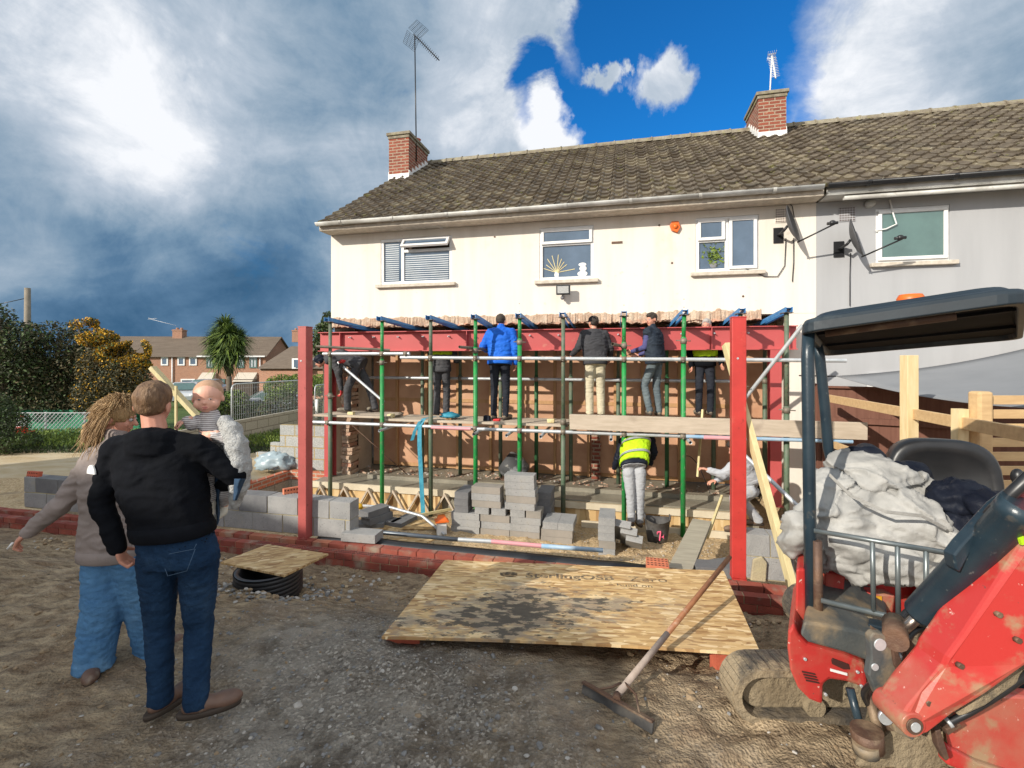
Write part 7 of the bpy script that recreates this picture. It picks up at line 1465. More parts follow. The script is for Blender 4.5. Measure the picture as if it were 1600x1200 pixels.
def person(label, base, J, k=1.0, top=None, topmat='cloth_black', leg='denim', legw=0.0, shoe='boot_dusty', hair=None, hairmat='hair_brown', face=(0, 1, 0), vox=.011, gvox=.011, hats=None, curlL=.6, curlR=.6, pnL=(1, 0, 0), pnR=(-1, 0, 0), toeL=(0, 1, 0), toeR=(0, 1, 0), glove=None, sleeve_end=1.0, rz=0, headtilt=None, topinf=.016, arms=True, torso_w=None, foldamp=.010, hem=0.0, group=None, flare=None, skin='skin', extra=None, gsm=3):
    t = thing('person', label, 'person', base, rz, group); J = {a: V(b) for a, b in J.items()}
    F = V(face).normalized(); up = V((0, 0, 1)) if headtilt is None else V(headtilt).normalized(); S = F.cross(up).normalized(); U = S.cross(F); Rt = Matrix((S, F, U)).transposed(); h = J['head']
    # skin body
    m = MB(); torso(m, J, k, 0, 0, torso_w)
    m.cap(J['neck']-(J['neck']-J['chest'])*.25, h-U*.04*k, .058*k, .052*k)
    m.ell(h+U*.025*k-F*.012*k, (.076*k, .094*k, .090*k), 20, 14, Rt); m.ell(h-U*.030*k+F*.030*k, (.060*k, .064*k, .078*k), 18, 12, Rt); m.ell(h-U*.085*k+F*.058*k, (.030*k, .028*k, .022*k), 12, 8, Rt)
    m.cap(h+U*.005*k+F*.088*k, h-U*.024*k+F*.108*k, .009*k, .013*k, 8); m.ell(h+U*.022*k+F*.078*k, (.045*k, .014*k, .010*k), 12, 8, Rt)
    for s in (-1, 1): m.ell(h+S*s*.076*k-F*.012*k-U*.012*k, (.010*k, .019*k, .031*k), 10, 8, Rt); m.ell(h+S*s*.032*k+F*.066*k-U*.03*k, (.022*k, .018*k, .022*k), 10, 8, Rt)
    for q, sg, cu, pn, L in (('L', 1, curlL, pnL, 1), ('R', -1, curlR, pnR, -1)):
        m.cap(J['sh'+q], J['el'+q], .044*k, .032*k); m.cap(J['el'+q], J['wr'+q], .034*k, .021*k)
        hd = J.get('ha'+q, J['wr'+q]*2-J['el'+q]); hand(m, J['wr'+q], hd, pn, k, cu, L)
        m.cap(J['hip'+q], J['kn'+q], .080*k, .054*k); m.cap(J['kn'+q], J['an'+q], .055*k, .038*k); m.cap(J['an'+q], J['an'+q]+V(toeL if q == 'L' else toeR).normalized()*.09*k-V((0, 0, .03*k)), .026*k, .018*k)
    me = remesh(m, vox*.62 if vox < .009 else vox*.8, 2); mk_me('body', me, skin, t)
    for s in (-1, 1):
        m = MB(); m.ell(h+S*s*.031*k+F*.082*k+U*.002*k, .0115*k, 12, 8); e = mk('eye', m, 'eye_white', t); m = MB(); m.ell(h+S*s*.031*k+F*.0895*k+U*.002*k, .0060*k, 10, 8); mk('iris', m, 'eye_dark', e)
    m = MB(); m.ell(h-U*.054*k+F*.088*k, (.022*k, .008*k, .0065*k), 12, 8, Rt); mk('lips', m, 'lips', t)
    # top garment
    if top:
        m = MB(); torso(m, J, k, topinf, hem, torso_w, neck=True)
        for q in 'LR':
            m.cap(J['neck'].lerp(J['chest'], .22), J['sh'+q]-V((0, 0, .008*k)), .062*k+topinf*.8, .056*k+topinf*.8, 14)
            if top != 'vest':
                e = J['el'+q].lerp(J['wr'+q], sleeve_end); m.cap(J['sh'+q], J['el'+q], .054*k+topinf*.9, .045*k+topinf*.6, 14); m.cap(J['el'+q], e, .045*k+topinf*.6, .032*k+topinf*.45, 14)
            else: m.cap(J['sh'+q], J['sh'+q].lerp(J['el'+q], .12), .066*k, .060*k)
        if top == 'hood':
            N = J['neck']; D = F; m.ell(N-F*.045*k+V((0, 0, -.040)), (.115*k, .085*k, .055*k), 18, 12, Rt); m.ell(N-F*.085*k-V((0, 0, .085*k)), (.105*k, .05*k, .07*k), 18, 12, Rt)
        elif top in ('jacket', 'collar', 'vest'): m.cap(J['neck']-V((0, 0, .05)), J['neck']+(h-J['neck']).normalized()*.03*k, .078*k, .066*k)
        me = remesh(m, gvox, gsm); fold(me, foldamp, (9, 9, 16), rnd.uniform(0, 50)); tm = mk_me({'hood': 'hooded_top', 'vest': 'gilet', 'jacket': 'jacket', 'collar': 'sweater'}[top], me, topmat, t); t_top = tm
        P, C = J['pelvis'], J['chest']; u_ = (C-P).normalized(); Hd_ = (J['hipR']-J['hipL']).normalized(); D_ = Hd_.cross(u_).normalized(); wv = (torso_w or (.168,))[0]; lo = P-(C-P)*(.22+hem); mm = MB()
        mm.loft([ering(lo+u_*q, Hd_, D_, wv*.97*k+topinf+e, .116*k+topinf+e, 28) for q, e in ((-.012, -.02), (-.014, .0), (-.008, .006), (.03, .009), (.055, .003), (.06, -.01))]); mk('hem_band', mm, topmat, t)
        if top == 'vest':
            m = MB()
            for q in 'LR': m.cap(J['sh'+q], J['el'+q], .058*k, .048*k); m.cap(J['el'+q], J['el'+q].lerp(J['wr'+q], .95), .048*k, .036*k)
            me = remesh(m, gvox, 2); fold(me, .008, (9, 9, 16), 5); mk_me('sleeves', me, extra or 'sleeve_blue', t)
    # trousers
    m = MB(); Hd = (J['hipR']-J['hipL']).normalized(); up2 = (J['chest']-J['pelvis']).normalized(); D = Hd.cross(up2).normalized(); w0 = (torso_w or (.168,))[0]
    rg = [ering(J['pelvis']+up2*.11*k, Hd, D, w0*k+.0, .108*k), ering(J['pelvis'], Hd, D, w0*k+.008, .124*k), ering(J['pelvis']-up2*.09*k, Hd, D, w0*k+.010, .122*k)]; m.loft(rg)
    for q in 'LR':
        a, b, c = J['hip'+q], J['kn'+q], J['an'+q]; fl = flare or (.088, .064+legw*.6, .054+legw); m.cap(a, b, fl[0]*k, fl[1]*k, 16); m.cap(b, c, fl[1]*k, fl[2]*k, 16)
        if legw > .005: m.tube([c+V((0, 0, .03)), c+V((0, 0, -.035 if legw < .02 else -.05))], [fl[2]*k, fl[2]*k*1.04], 16)
    me = remesh(m, gvox, 3); fold(me, foldamp*.62, (11, 11, 26), rnd.uniform(0, 50)); mk_me('trousers', me, leg, t)
    for q, td in (('L', toeL), ('R', toeR)):
        c = J['an'+q]; d = V(td).normalized(); s = d.cross(V((0, 0, 1))).normalized(); z = c.z-.065*k; m = MB(); RR = Matrix((s, d, V((0, 0, 1)))).transposed()
        m.ell(V((c.x, c.y, z+.030*k))+d*.125*k, (.046*k, .085*k, .038*k), 16, 10, RR); m.ell(V((c.x, c.y, z+.032*k))+d*.02*k, (.042*k, .085*k, .044*k), 16, 10, RR); m.cap(c+V((0, 0, .02)), V((c.x, c.y, z+.04*k)), .046*k, .044*k)
        me = remesh(m, .009, 2); sh = mk_me('shoe', me, shoe, t)
        m = MB(); m.loft([[V((c.x, c.y, zz))+d*(.058*k+.143*k*math.cos(a)*f)+s*(.047*k*math.sin(a)*f) for a in [6.2832*j/20 for j in range(20)]] for zz, f in ((z-.012*k, .97), (z+.006*k, 1.0), (z+.016*k, .96))]); mk('sole', m, 'sole', sh)
    if hair == 'short':
        m = MB(); m.ell(h+U*.036*k-F*.020*k, (.082*k, .098*k, .090*k), 22, 14, Rt); m.ell(h-F*.040*k+U*.004*k, (.074*k, .064*k, .066*k), 18, 12, Rt); m.ell(h+U*.075*k+F*.03*k, (.060*k, .062*k, .045*k), 16, 10, Rt)
        me = remesh(m, .007, 1)
        for v in me.vertices:
            p = v.co; n = noise.noise(V((p.x*60, p.y*60, p.z*25)))*.004+noise.noise(p*22)*.005; v.co += (p-h).normalized()*n
        mk_me('hair', me, hairmat, t)
    if hats: hats(t, h, F, S, U, Rt, k)
    if glove:
        for q, cu, pn, L in (('L', curlL, pnL, 1), ('R', curlR, pnR, -1)): m = MB(); hand(m, J['wr'+q], J.get('ha'+q, J['wr'+q]*2-J['el'+q]), pn, k*1.18, cu, L); me = remesh(m, .007, 1); mk_me('glove', me, glove, t)
    return t
def stand(px, pyt, pyf, Y, hgt=None, face=(0, 1, 0), dx=0, lean=0, armL=None, armR=None, fa=.0):
    """default standing joints with the head top at pyt and the feet at pyf"""
    z1 = EYE+(HOR-pyt)/750*Y; z0 = EYE+(HOR-pyf)/750*Y; h = z1-z0; k = h/1.78; x = (px-800)/750*Y
    F = V((face[0], face[1], 0)).normalized(); S = F.cross(V((0, 0, 1)))
    def P(s, f, z): return V((x, Y, z0))+S*s*k+F*f*k+V((0, 0, z*k))
    J = dict(pelvis=P(0, 0, .98), chest=P(0, lean*.6, 1.30), neck=P(0, lean, 1.50), head=P(0, lean+.03, 1.655), shL=P(-.175, lean*.9, 1.43), shR=P(.175, lean*.9, 1.43), elL=P(-.25, lean+.02, 1.14), elR=P(.25, lean+.02, 1.14),
             wrL=P(-.22, lean+.20, 1.02), wrR=P(.22, lean+.20, 1.02), hipL=P(-.085, 0, .92), hipR=P(.085, 0, .92), knL=P(-.10, .03, .50), knR=P(.10, .03, .50), anL=P(-.10, -.02, .075), anR=P(.10, -.02, .075))
    return J, k, P
def cap_hat(matn, peak=1.0, beanie=False):
    def f(t, h, F, S, U, Rt, k):
        m = MB(); m.ell(h+U*.045*k-F*.008*k, (.088*k, .106*k, .082*k), 20, 12, Rt)
        if beanie: m.ell(h+U*.0*k-F*.02*k, (.089*k, .10*k, .075*k), 20, 12, Rt)
        else: m.ell(h+U*.035*k+F*.125*k*peak, (.065*k, .06*k, .010*k), 14, 8, Rt)
        me = remesh(m, .008, 1); mk_me('beanie' if beanie else 'cap', me, matn, t)
    return f
# ---- the father, seen from behind
Ym = 2.46
J = dict(pelvis=at(277, 852, Ym), chest=at(252, 752, Ym), neck=at(243, 672, Ym+.01), head=at(240, 632, Ym+.03), shL=at(182, 702, Ym), shR=at(306, 700, Ym+.03), elL=at(158, 785, Ym-.02), elR=at(368, 742, Ym+.08),
         wrL=at(184, 856, Ym-.05), wrR=at(336, 768, Ym+.30), haL=at(192, 872, Ym-.03), haR=at(318, 768, Ym+.36), hipL=at(248, 872, Ym), hipR=at(309, 868, Ym), knL=at(249, 972, Ym+.03), knR=at(311, 975, Ym+.03), anL=at(251, 1088, Ym-.0), anR=at(306, 1092, Ym-.07))
man = person('man seen from behind in black hooded top and blue jeans, holding the baby', (J['pelvis'].x, Ym, 0), J, 1.0, 'hood', 'cloth_black', 'denim', .010, 'shoe_brown', 'short', 'hair_brown', face=(-.22, .96, -.12), vox=.008, gvox=.010, curlL=.9, curlR=1.0, pnL=(.9, .3, 0), pnR=(-.4, -.8, 0), toeL=(.35, .9, 0), toeR=(.90, .42, 0), topinf=.018, foldamp=.010, torso_w=(.175, .172, .19, .20), gsm=7, hem=-.42, flare=(.100, .068, .056), headtilt=(.06, .1, 1))
m = MB(); sp = J['shL'].lerp(J['elL'], .30)
for k in range(1):
    c = sp+V((-.048, -.060, .0)); pts = [c+V((.030*math.cos(a)-.0, -.012*math.cos(a), .045*math.sin(a)-.03)) for a in [math.pi*j/12 for j in range(13)]]; m.prism(pts, (-.003, -.006, 0))
mk('sleeve_logo', m, 'white_paint', man)
m = MB(); P_ = J['pelvis']
def jl(pts): m.tube([at(x, y, Ym-.128+.0005*abs(x-277)) for x, y in pts], .0016, 5)
jl([(232, 862), (262, 866), (303, 858), (307, 850)]); jl([(250, 866), (262, 900), (292, 892), (305, 858)]); mk('jeans_stitching', m, 'stitching', man)
# grey patch of lining on the hood
# ---- the woman
Yw = 2.90
J = dict(pelvis=at(176, 845, Yw), chest=at(176, 745, Yw), neck=at(181, 690, Yw), head=at(184, 652, Yw+.02), shL=at(150, 715, Yw-.02), shR=at(208, 712, Yw+.08), elL=at(100, 785, Yw-.05), elR=at(222, 790, Yw+.12), wrL=at(44, 831, Yw-.05), wrR=at(215, 830, Yw+.05), haL=at(28, 845, Yw-.06), haR=at(215, 850, Yw),
         hipL=at(160, 868, Yw), hipR=at(200, 868, Yw), knL=at(161, 945, Yw-.02), knR=at(226, 945, Yw+.08), anL=at(147, 1030, Yw-.04), anR=at(238, 1010, Yw+.16))
def longhair(t, h, F, S, U, Rt, k):
    m = MB(); m.ell(h+U*.03-F*.02, (.088, .105, .095), 20, 14, Rt); rr_ = random.Random(5)
    for j in range(34):
        a = R(75+rr_.random()*235); r = .075; d = S*math.cos(a)*r+F*math.sin(a)*r*-1 if False else (S*math.cos(a)*r-F*abs(math.sin(a))*r*1.1+F*.01)
        p0 = h+d*.8+U*rr_.uniform(.02, .08); out_ = d.normalized(); L = rr_.uniform(.15, .25); wv = rr_.uniform(-.02, .02)
        pts = [p0, p0+out_*.025-U*L*.3, p0+out_*(.045+wv)-U*L*.62+V((-.015, 0, 0)), p0+out_*(.02+wv)-U*L+V((-.02, 0, 0))]; m.tube(pts, [.026, .027, .022, .007], 8)
    me = remesh(m, .0065, 1)
    for v in me.vertices:
        p = v.co; n = noise.noise(V((p.x*34+p.z*5, p.y*34, p.z*9)))*.011+noise.noise(V((p.x*90, p.y*90, p.z*14)))*.004; v.co += (p-h).normalized()*n
    hr = mk_me('hair', me, 'hair_fair', t); m = MB()
    for j in range(760):
        a = rr_.uniform(0, 6.28); e = rr_.uniform(-.3, 1.35); fs = -abs(math.sin(a)) if rr_.random() < .65 or e < .5 else .8*abs(math.sin(a)); d = S*math.cos(a)*math.cos(e)+F*fs*math.cos(e)*.9+U*math.sin(e)
        p0 = h+V((d.x*.092, d.y*.092, d.z*.09))+U*.03; w = V((-.7, -.1, .12)) if rr_.random() < .3 else d*.4; L = rr_.uniform(.10, .26)
        q = [p0, p0+w.normalized()*.035-U*L*.25*(1 if w.z < .1 else .1), p0+w.normalized()*.055-U*L*.7*(1 if w.z < .1 else .25), p0+w.normalized()*rr_.uniform(.02, .09)-U*L*(1 if w.z < .1 else .3)]; m.tube(q, [.0022, .0022, .0018, .0006], 4, False)
    mk('loose_strands', m, 'hair_fair', hr)
wo = person('woman in grey sweater and wide pale blue jeans pointing to the left', (J['pelvis'].x, Yw, 0), J, .95, 'collar', 'wool_grey', 'denim_light', .06, 'shoe_brown', None, face=(.85, .30, -.22), vox=.008, gvox=.010, hats=longhair, curlL=.75, curlR=.6, pnL=(.2, .3, -1), pnR=(0, 1, 0), toeL=(.5, -.75, 0), toeR=(.4, .8, 0), topinf=.020, foldamp=.014, torso_w=(.165, .140, .150, .165), gsm=8, flare=(.106, .112, .104))
m = MB(); p = J['haL']; m.tube([p+V((.0, -.03, .0)), p+V((-.025, -.035, -.035))], .006, 6); single('small_white_object', m, 'white_paint', 'small white object pinched in the woman outstretched hand', 'small object')
# ---- the baby
Yb = 2.66; h = at(325, 621, Yb); kb_ = .80
t = thing('person', 'baby in striped top and striped leggings carried on the man arm, looking at the camera', 'person', at(325, 800, Yb)); F = V((.34, -.93, -.05)).normalized(); U = V((-.04, 0, 1)); S = F.cross(U).normalized(); U = S.cross(F); Rt = Matrix((S, F, U)).transposed()
m = MB(); m.ell(h+U*.016-F*.006, (.072, .082, .074), 24, 16, Rt); m.ell(h-U*.026+F*.018, (.062, .060, .052), 20, 14, Rt); m.ell(h-U*.062+F*.046, (.022, .020, .015), 12, 8, Rt); m.cap(h-U*.012+F*.070, h-U*.020+F*.081, .007, .0105, 10); m.ell(h-U*.022+F*.078, (.0125, .008, .007), 10, 8, Rt)
m.ell(h-U*.050+F*.070, (.020, .010, .010), 12, 8, Rt)
for s in (-1, 1): m.ell(h+S*s*.072-F*.004-U*.010, (.008, .014, .019), 10, 8, Rt); m.ell(h+S*s*.036+F*.048-U*.030, (.026, .022, .024), 14, 10, Rt)
bj = dict(neck=at(328, 648, Yb), chest=at(336, 684, Yb), pel=at(335, 735, Yb+.02), sL=at(309, 659, Yb+.01), eL=at(300, 662, Yb-.05), wL=at(292, 656, Yb-.07), sR=at(352, 661, Yb), eR=at(360, 690, Yb-.07), wR=at(334, 678, Yb-.10), hL=at(325, 745, Yb), kL=at(320, 762, Yb-.06), aL=at(330, 790, Yb-.05), hR=at(345, 745, Yb+.05), kR=at(352, 770, Yb+.0), aR=at(350, 790, Yb+.05))
m.cap(bj['neck'], h-U*.03, .034, .034); m.cap(bj['chest'], bj['pel'], .065, .065)
for a, b, r0_, r1_ in (('sL', 'eL', .028, .024), ('eL', 'wL', .024, .018), ('sR', 'eR', .028, .024), ('eR', 'wR', .024, .018), ('hL', 'kL', .042, .034), ('kL', 'aL', .032, .022), ('hR', 'kR', .042, .034), ('kR', 'aR', .032, .022)): m.cap(bj[a], bj[b], r0_, r1_)
hand(m, bj['wL'], bj['wL']+V((-.03, -.005, -.012)), (0, .3, -1), .60, .8, -1, .3); hand(m, bj['wR'], bj['wR']+V((-.05, -.0, -.012)), (0, .9, -.3), .62, .25, -1, .55)
me = remesh(m, .0042, 3); mk_me('body', me, 'skin_baby', t)
for s in (-1, 1): m = MB(); m.ell(h+S*s*.026+F*.0705-U*.001, (.0085, .005, .0038), 12, 8, Rt); e = mk('eye', m, 'eye_white', t); m = MB(); m.ell(h+S*s*.026+F*.0755-U*.001, (.0042, .0026, .0034), 10, 8, Rt); mk('iris', m, 'eye_dark', e); m = MB(); m.tube([h+S*s*.014+F*.077+U*.011, h+S*s*.027+F*.0765+U*.015, h+S*s*.040+F*.068+U*.012], .0009, 5); mk('eyebrow', m, 'hair_baby', t)
m = MB(); m.ell(h-U*.044+F*.0765, (.015, .006, .0042), 12, 8, Rt); m.ell(h-U*.0525+F*.0755, (.012, .006, .0045), 12, 8, Rt); mk('lips', m, 'lips', t)
m = MB(); m.ell(h+U*.027-F*.014, (.0735, .080, .071), 24, 16, Rt); mk('hair', m, 'hair_baby', t)
m = MB(); m.cap(bj['neck']+V((0, 0, -.01)), bj['chest'], .050, .078); m.cap(bj['chest'], bj['pel'], .080, .078)
for a, b in (('sL', 'eL'), ('eL', 'wL'), ('sR', 'eR'), ('eR', 'wR')): m.cap(bj[a], bj[a].lerp(bj[b], .9 if a[0] == 'e' else 1), .037, .031 if a[0] == 's' else .026)
me = remesh(m, .006, 3); fold(me, .007, (26, 26, 34), 4); mk_me('striped_top', me, 'knit_stripe', t)
m = MB(); m.ell(bj['pel'], (.085, .08, .07), 18, 12)
for a, b, c in (('hL', 'kL', 'aL'), ('hR', 'kR', 'aR')): m.cap(bj[a], bj[b], .052, .046); m.cap(bj[b], bj[b].lerp(bj[c], .62), .046, .034)
me = remesh(m, .006, 3); fold(me, .006, (26, 26, 34), 7); mk_me('striped_leggings', me, 'knit_stripe', t)
for a in ('aL', 'aR'): m = MB(); m.cap(bj[a]+V((0, 0, .01)), bj[a]+V((-.004, -.01, -.03)), .025, .026); m.cap(bj[a]+V((0, -.01, -.03)), bj[a]+V((-.016, -.05, -.055)), .026, .018); me = remesh(m, .005, 2); mk_me('sock', me, 'sock', t)
# fleece wrap hanging over the arm: pale fleece outside, blue lining
def drape(outline, Yf, th, name, matn, par, amp=.012, seed=0, n=26):
    m = MB(); m.smooth = True; ys = [outline(i/n) for i in range(n+1)]; K = 12; G = {}
    for side in (0, 1):
        for i in range(n+1):
            (xa, xb, y) = ys[i]
            for j in range(K+1):
                u = j/K; bulge = math.sin(u*math.pi); w = noise.noise(V((u*2.6+seed, i/n*2.2, 0)))*amp*2.5; G[side, i, j] = m.av(at(xa+(xb-xa)*u, y, Yf-.05*bulge+.06*(i/n)+w+(th if side else 0)*(bulge*.7+.3)))
    for side in (0, 1):
        for i in range(n):
            for j in range(K): m.af([G[side, i, j], G[side, i, j+1], G[side, i+1, j+1], G[side, i+1, j]])
    for i in range(n): 
        for j in (0, K): m.af([G[0, i, j], G[0, i+1, j], G[1, i+1, j], G[1, i, j]])
    for j in range(K):
        for i in (0, n): m.af([G[0, i, j], G[0, i, j+1], G[1, i, j+1], G[1, i, j]])
    return mk(name, m, matn, par)
wr = thing('fleece_wrap', 'pale fleece baby wrap with blue lining hanging over the man right arm', 'wrap', at(360, 780, 2.62))
m = MB()
for (x, y, dY, r) in ((352, 662, .0, (.035, .05, .045)), (363, 678, -.02, (.05, .06, .06)), (371, 702, -.04, (.055, .07, .07)), (375, 730, -.05, (.05, .08, .075)), (374, 756, -.05, (.042, .07, .065)), (368, 778, -.04, (.030, .05, .05)), (350, 690, .02, (.05, .05, .06))): m.ell(at(x, y, 2.62+dY), (r[0]*1.1, r[1], r[2]*1.25), 16, 12)
me = remesh(m, .009, 30); fold(me, .010, (14, 14, 20), 3); mk_me('fleece_side', me, 'fleece', wr)
def ol2(f):
    y = 735+f*85; return 334+f*4, 352-f*12+2*math.sin(f*9), y
drape(ol2, 2.62, .04, 'blue_lining', 'cloth_navy', wr, .008, 4)
def ol3(f): y = 748+f*34; return 366-f*2, 384-f*14, y
drape(ol3, 2.47, .05, 'blue_lining', 'cloth_navy', wr, .006, 9)
# ---- workers on the boards
ZW = .80
# blue jacket
s = onf(781, 600, -.46)[0]; Y = H(s, -.46, 0).y; J, k, P = stand(781, 486, 655, Y, face=(.2, 1, 0), lean=.10)
J['head'] = P(-.02, .16, 1.62); J['elL'] = P(-.30, .05, 1.20); J['wrL'] = P(-.30, .28, 1.14); J['elR'] = P(.27, -.02, 1.16); J['wrR'] = P(.26, .04, .93)
person('worker in a bright blue jacket and dark trousers, back to us on the boards', P(0, 0, 0), J, k, 'jacket', 'jacket_blue', 'trouser_dark', -.004, 'boot_dusty', 'short', 'hair_dark', face=(.25, .9, -.35), topinf=.030, toeL=(.1, 1, 0), toeR=(.5, .9, 0), torso_w=(.175, .178, .19, .20), foldamp=.016, hem=.0)
# grey hoodie with cap
s = onf(929, 600, -.42)[0]; Y = H(s, -.42, 0).y; J, k, P = stand(930, 491, 650, Y, face=(-.05, 1, 0), lean=.08)
J['head'] = P(-.01, .11, 1.64); J['elL'] = P(-.28, .08, 1.20); J['wrL'] = P(-.36, .22, 1.08); J['elR'] = P(.28, .05, 1.18); J['wrR'] = P(.31, .18, 1.04)
person('worker in a charcoal hooded top, dark cap and sand joggers facing the beam', P(0, 0, 0), J, k, 'hood', 'hoodie_grey', 'jogger_sand', .008, 'boot_dusty', 'short', 'hair_dark', face=(-.35, .93, 0), hats=cap_hat('cloth_black', .6), topinf=.030, torso_w=(.178, .182, .195, .20), foldamp=.014, flare=(.098, .078, .066))
# gilet
s = onf(1026, 600, -.50)[0]; Y = H(s, -.50, 0).y; J, k, P = stand(1024, 487, 650, Y, face=(-.75, .65, 0), lean=.06)
J['head'] = P(.0, .07, 1.65); J['elL'] = P(-.20, .10, 1.17); J['wrL'] = P(-.16, .36, 1.10); J['elR'] = P(.17, .05, 1.16); J['wrR'] = P(.08, .34, 1.04); J['knL'] = P(-.09, .16, .52); J['anL'] = P(-.09, .06, .10); J['anR'] = P(.1, -.02, .075)
person('worker in a dark padded gilet over blue sleeves and grey jeans, turned to the left', P(0, 0, 0), J, k, 'vest', 'gilet_navy', 'jeans_grey', .0, 'boot_dusty', 'short', 'hair_dark', face=(-.80, -.45, -.12), topinf=.034, torso_w=(.172, .175, .185, .19), foldamp=.016)
# grey haired man behind the beam
s = onf(1100, 600, .05)[0]; Y = H(s, .05, 0).y; J, k, P = stand(1101, 497, 648, Y, face=(-.2, -1, 0)); J['head'] = P(0, .16, 1.64)
J['elL'] = P(-.27, .05, 1.15); J['wrL'] = P(-.24, .22, .95); J['elR'] = P(.26, .0, 1.15); J['wrR'] = P(.25, .10, .90)
pv = person('grey haired worker in black behind the beam near the bright red post', P(0, 0, 0), J, k, 'jacket', 'cloth_black', 'trouser_dark', .004, 'boot_dusty', 'short', 'hair_grey', face=(-.55, -.8, -.1), topinf=.024, foldamp=.012)
m = MB(); Wd = (J['shR']-J['shL']).normalized(); D = Wd.cross(V((0, 0, 1)))
def vestm(J, k, inf=.045, lo=.30, hi=.9, widths=(.175, .175, .19, .195)):
    m = MB(); P, C, N = J['pelvis'], J['chest'], J['neck']; Wd = (J['shR']-J['shL']).normalized(); Hd = (J['hipR']-J['hipL']).normalized(); up = (N-P).normalized(); rg = []
    for f, w, d in ((-.1, widths[0], .125), (.3, widths[1], .12), (.8, widths[2], .125), (1.0, widths[3]*.98, .12), (1.25, widths[3]*.85, .10)):
        c = P.lerp(C, f); W = (Hd*(1-min(1, f))+Wd*min(1, f)).normalized(); D = W.cross(up).normalized(); rg.append(ering(c, W, D, w*k+inf, d*k+inf))
    return m, rg
m, rg = vestm(J, k); m.loft(rg[1:4]); me = remesh(m, .012, 2); fold(me, .012, (9, 9, 14), 6); mk_me('hi_vis_vest', me, 'hiviz', pv)
# hi-vis worker with his back to us behind the third prop (head hidden by the beam)
s = onf(689, 600, .10)[0]; Y = H(s, .10, 0).y; J, k, P = stand(690, 512, 650, Y, face=(.1, 1, 0)); J['head'] = P(0, .05, 1.62); J['elR'] = P(.30, .05, 1.12); J['wrR'] = P(.24, .25, 1.1); J['elL'] = P(-.27, .12, 1.2); J['wrL'] = P(-.15, .3, 1.25)
pv = person('worker in charcoal work trousers and a hi-vis top partly hidden behind the third front prop', P(0, 0, 0), J, k, 'jacket', 'trouser_charcoal', 'trouser_charcoal', .012, 'boot_tan', 'short', 'hair_dark', face=(.1, 1, -.1), hats=cap_hat('cloth_black', 1, True), topinf=.022, foldamp=.014)
m, rg = vestm(J, k, .036); m.loft(rg[2:5]); me = remesh(m, .012, 2); fold(me, .012, (9, 9, 14), 3); mk_me('hi_vis_vest', me, 'hiviz', pv)
# worker bending on the left, black clothes, beanie, red gloves
Yb2 = H(.35, -.45, 0).y; Pp = lambda x, y, d=0: at(x, y, Yb2+d); k = 1.0
J = dict(pelvis=Pp(560, 568), chest=Pp(531, 556), neck=Pp(513, 559), head=Pp(500, 564), shL=Pp(519, 560, -.16), shR=Pp(522, 556, .16), elL=Pp(530, 583, -.20), elR=Pp(530, 590, .16), wrL=Pp(533, 569, -.30), wrR=Pp(533, 608, .14), haL=Pp(534, 566, -.32), haR=Pp(534, 617, .14),
         hipL=Pp(556, 578, -.09), hipR=Pp(562, 576, .09), knL=Pp(543, 607, -.12), knR=Pp(575, 600, .08), anL=Pp(543, 637, -.08), anR=Pp(586, 636, .06))
person('worker crouched forward at the left end in black clothes, beanie and red gloves', (J['anL'].x, Yb2, ZW+.04), J, .98, 'jacket', 'trouser_charcoal', 'trouser_charcoal', .010, 'boot_dusty', None, 'hair_dark', face=(-.85, .1, -.5), headtilt=(-.5, 0, .85), hats=cap_hat('coat_dark', 1, True), curlL=1.2, curlR=1.0, pnL=(0, 0, -1), pnR=(-1, 0, 0), toeL=(-1, .1, 0), toeR=(-.8, .3, 0), topinf=.026, glove='glove_red', foldamp=.014)
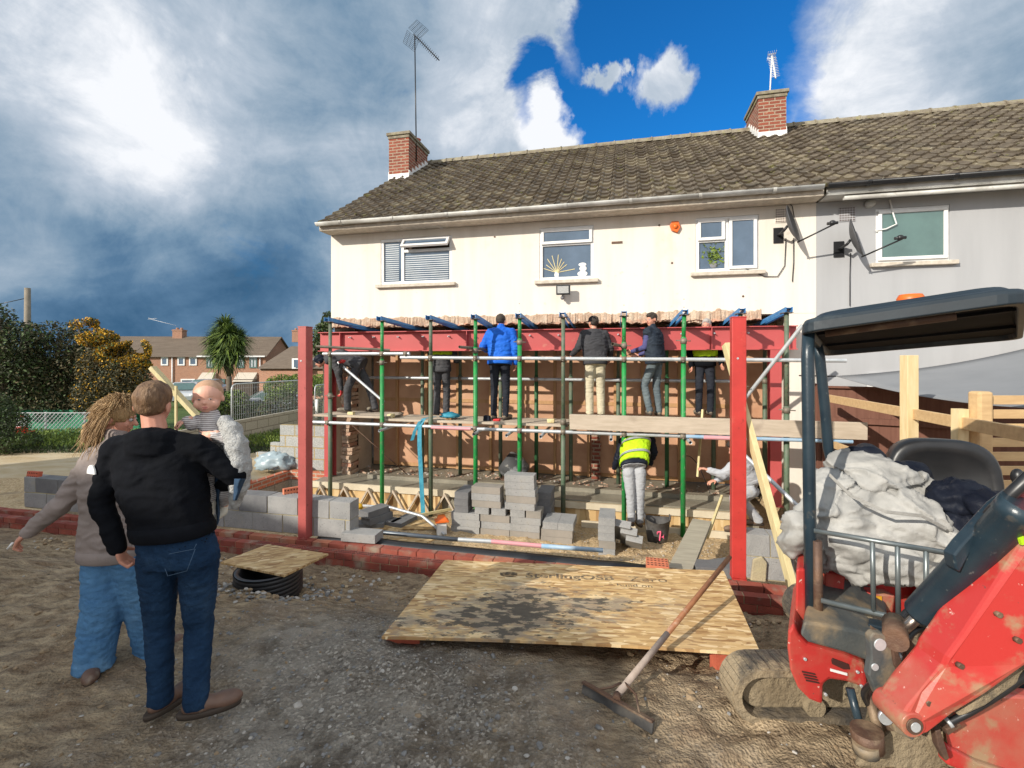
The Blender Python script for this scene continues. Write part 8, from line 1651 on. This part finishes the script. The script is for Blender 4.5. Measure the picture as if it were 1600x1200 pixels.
# hi-vis worker standing in the trench, lower centre
s = onf(990, 760, -.72-.25)[0]; Yc = H(s, -1.02, 0).y; Pp = lambda x, y, d=0: at(x, y, Yc+d)
J = dict(pelvis=Pp(991, 722), chest=Pp(993, 694, .20), neck=Pp(999, 678, .40), head=Pp(1003, 668, .52), shL=Pp(974, 690, .32), shR=Pp(1016, 686, .34), elL=Pp(965, 716, .30), elR=Pp(1022, 706, .34), wrL=Pp(960, 730, .42), wrR=Pp(1016, 724, .52), hipL=Pp(982, 738), hipR=Pp(1000, 738), knL=Pp(985, 772, -.02), knR=Pp(1000, 772, .0), anL=Pp(987, 812, .0), anR=Pp(1000, 814, .04))
pv = person('worker in a yellow hi-vis vest and pale grey trousers below the long plank', (J['anL'].x, Yc, -.83), J, .98, 'jacket', 'coat_dark', 'jogger_grey', .004, 'boot_tan', 'short', 'hair_dark', face=(.1, .8, -.6), headtilt=(0, .6, .8), topinf=.026, foldamp=.013, torso_w=(.175, .18, .19, .195), flare=(.094, .070, .058))
m, rg = vestm(J, .98, .046); m.loft(rg); me = remesh(m, .011, 3); fold(me, .014, (9, 9, 14), 11); hv = mk_me('hi_vis_vest', me, 'hiviz', pv)
m = MB(); P, C, N = J['pelvis'], J['chest'], J['neck']; up = (N-P).normalized(); Wd = (J['shR']-J['shL']).normalized(); D = Wd.cross(up).normalized()
for f in (.25, .95): c = P.lerp(C, f); m.loft([ering(c+up*q, Wd, D, .24, .187) for q in (-.022, .022)], False)
mk('reflective_band', m, 'reflective', hv)
# crouching worker in pale grey clothes behind the bright red post
Yd = 6.3; Pp = lambda x, y, d=0: at(x, y, Yd+d)
J = dict(pelvis=Pp(1174, 752, .0), chest=Pp(1160, 728, -.05), neck=Pp(1152, 715, -.05), head=Pp(1150, 700, -.02), shL=Pp(1150, 724, -.16), shR=Pp(1158, 722, .14), elL=Pp(1130, 742, -.15), elR=Pp(1140, 742, .15), wrL=Pp(1108, 735, -.12), wrR=Pp(1120, 750, .14), haL=Pp(1100, 732, -.1), haR=Pp(1110, 752, .14), hipL=Pp(1172, 768, -.10), hipR=Pp(1176, 768, .10), knL=Pp(1148, 778, -.14), knR=Pp(1156, 780, .12), anL=Pp(1152, 820, -.1), anR=Pp(1184, 812, .1))
person('worker in pale grey clothes squatting behind the bright red post with one arm reaching left', (J['anL'].x, Yd, -.5), J, .95, 'jacket', 'jogger_grey', 'jogger_grey', .010, 'boot_tan', 'short', 'hair_dark', face=(-.8, .3, -.5), toeL=(-.9, -.2, 0), toeR=(-.9, .1, 0), topinf=.022, foldamp=.013, pnL=(0, 0, -1), pnR=(0, 0, -1))
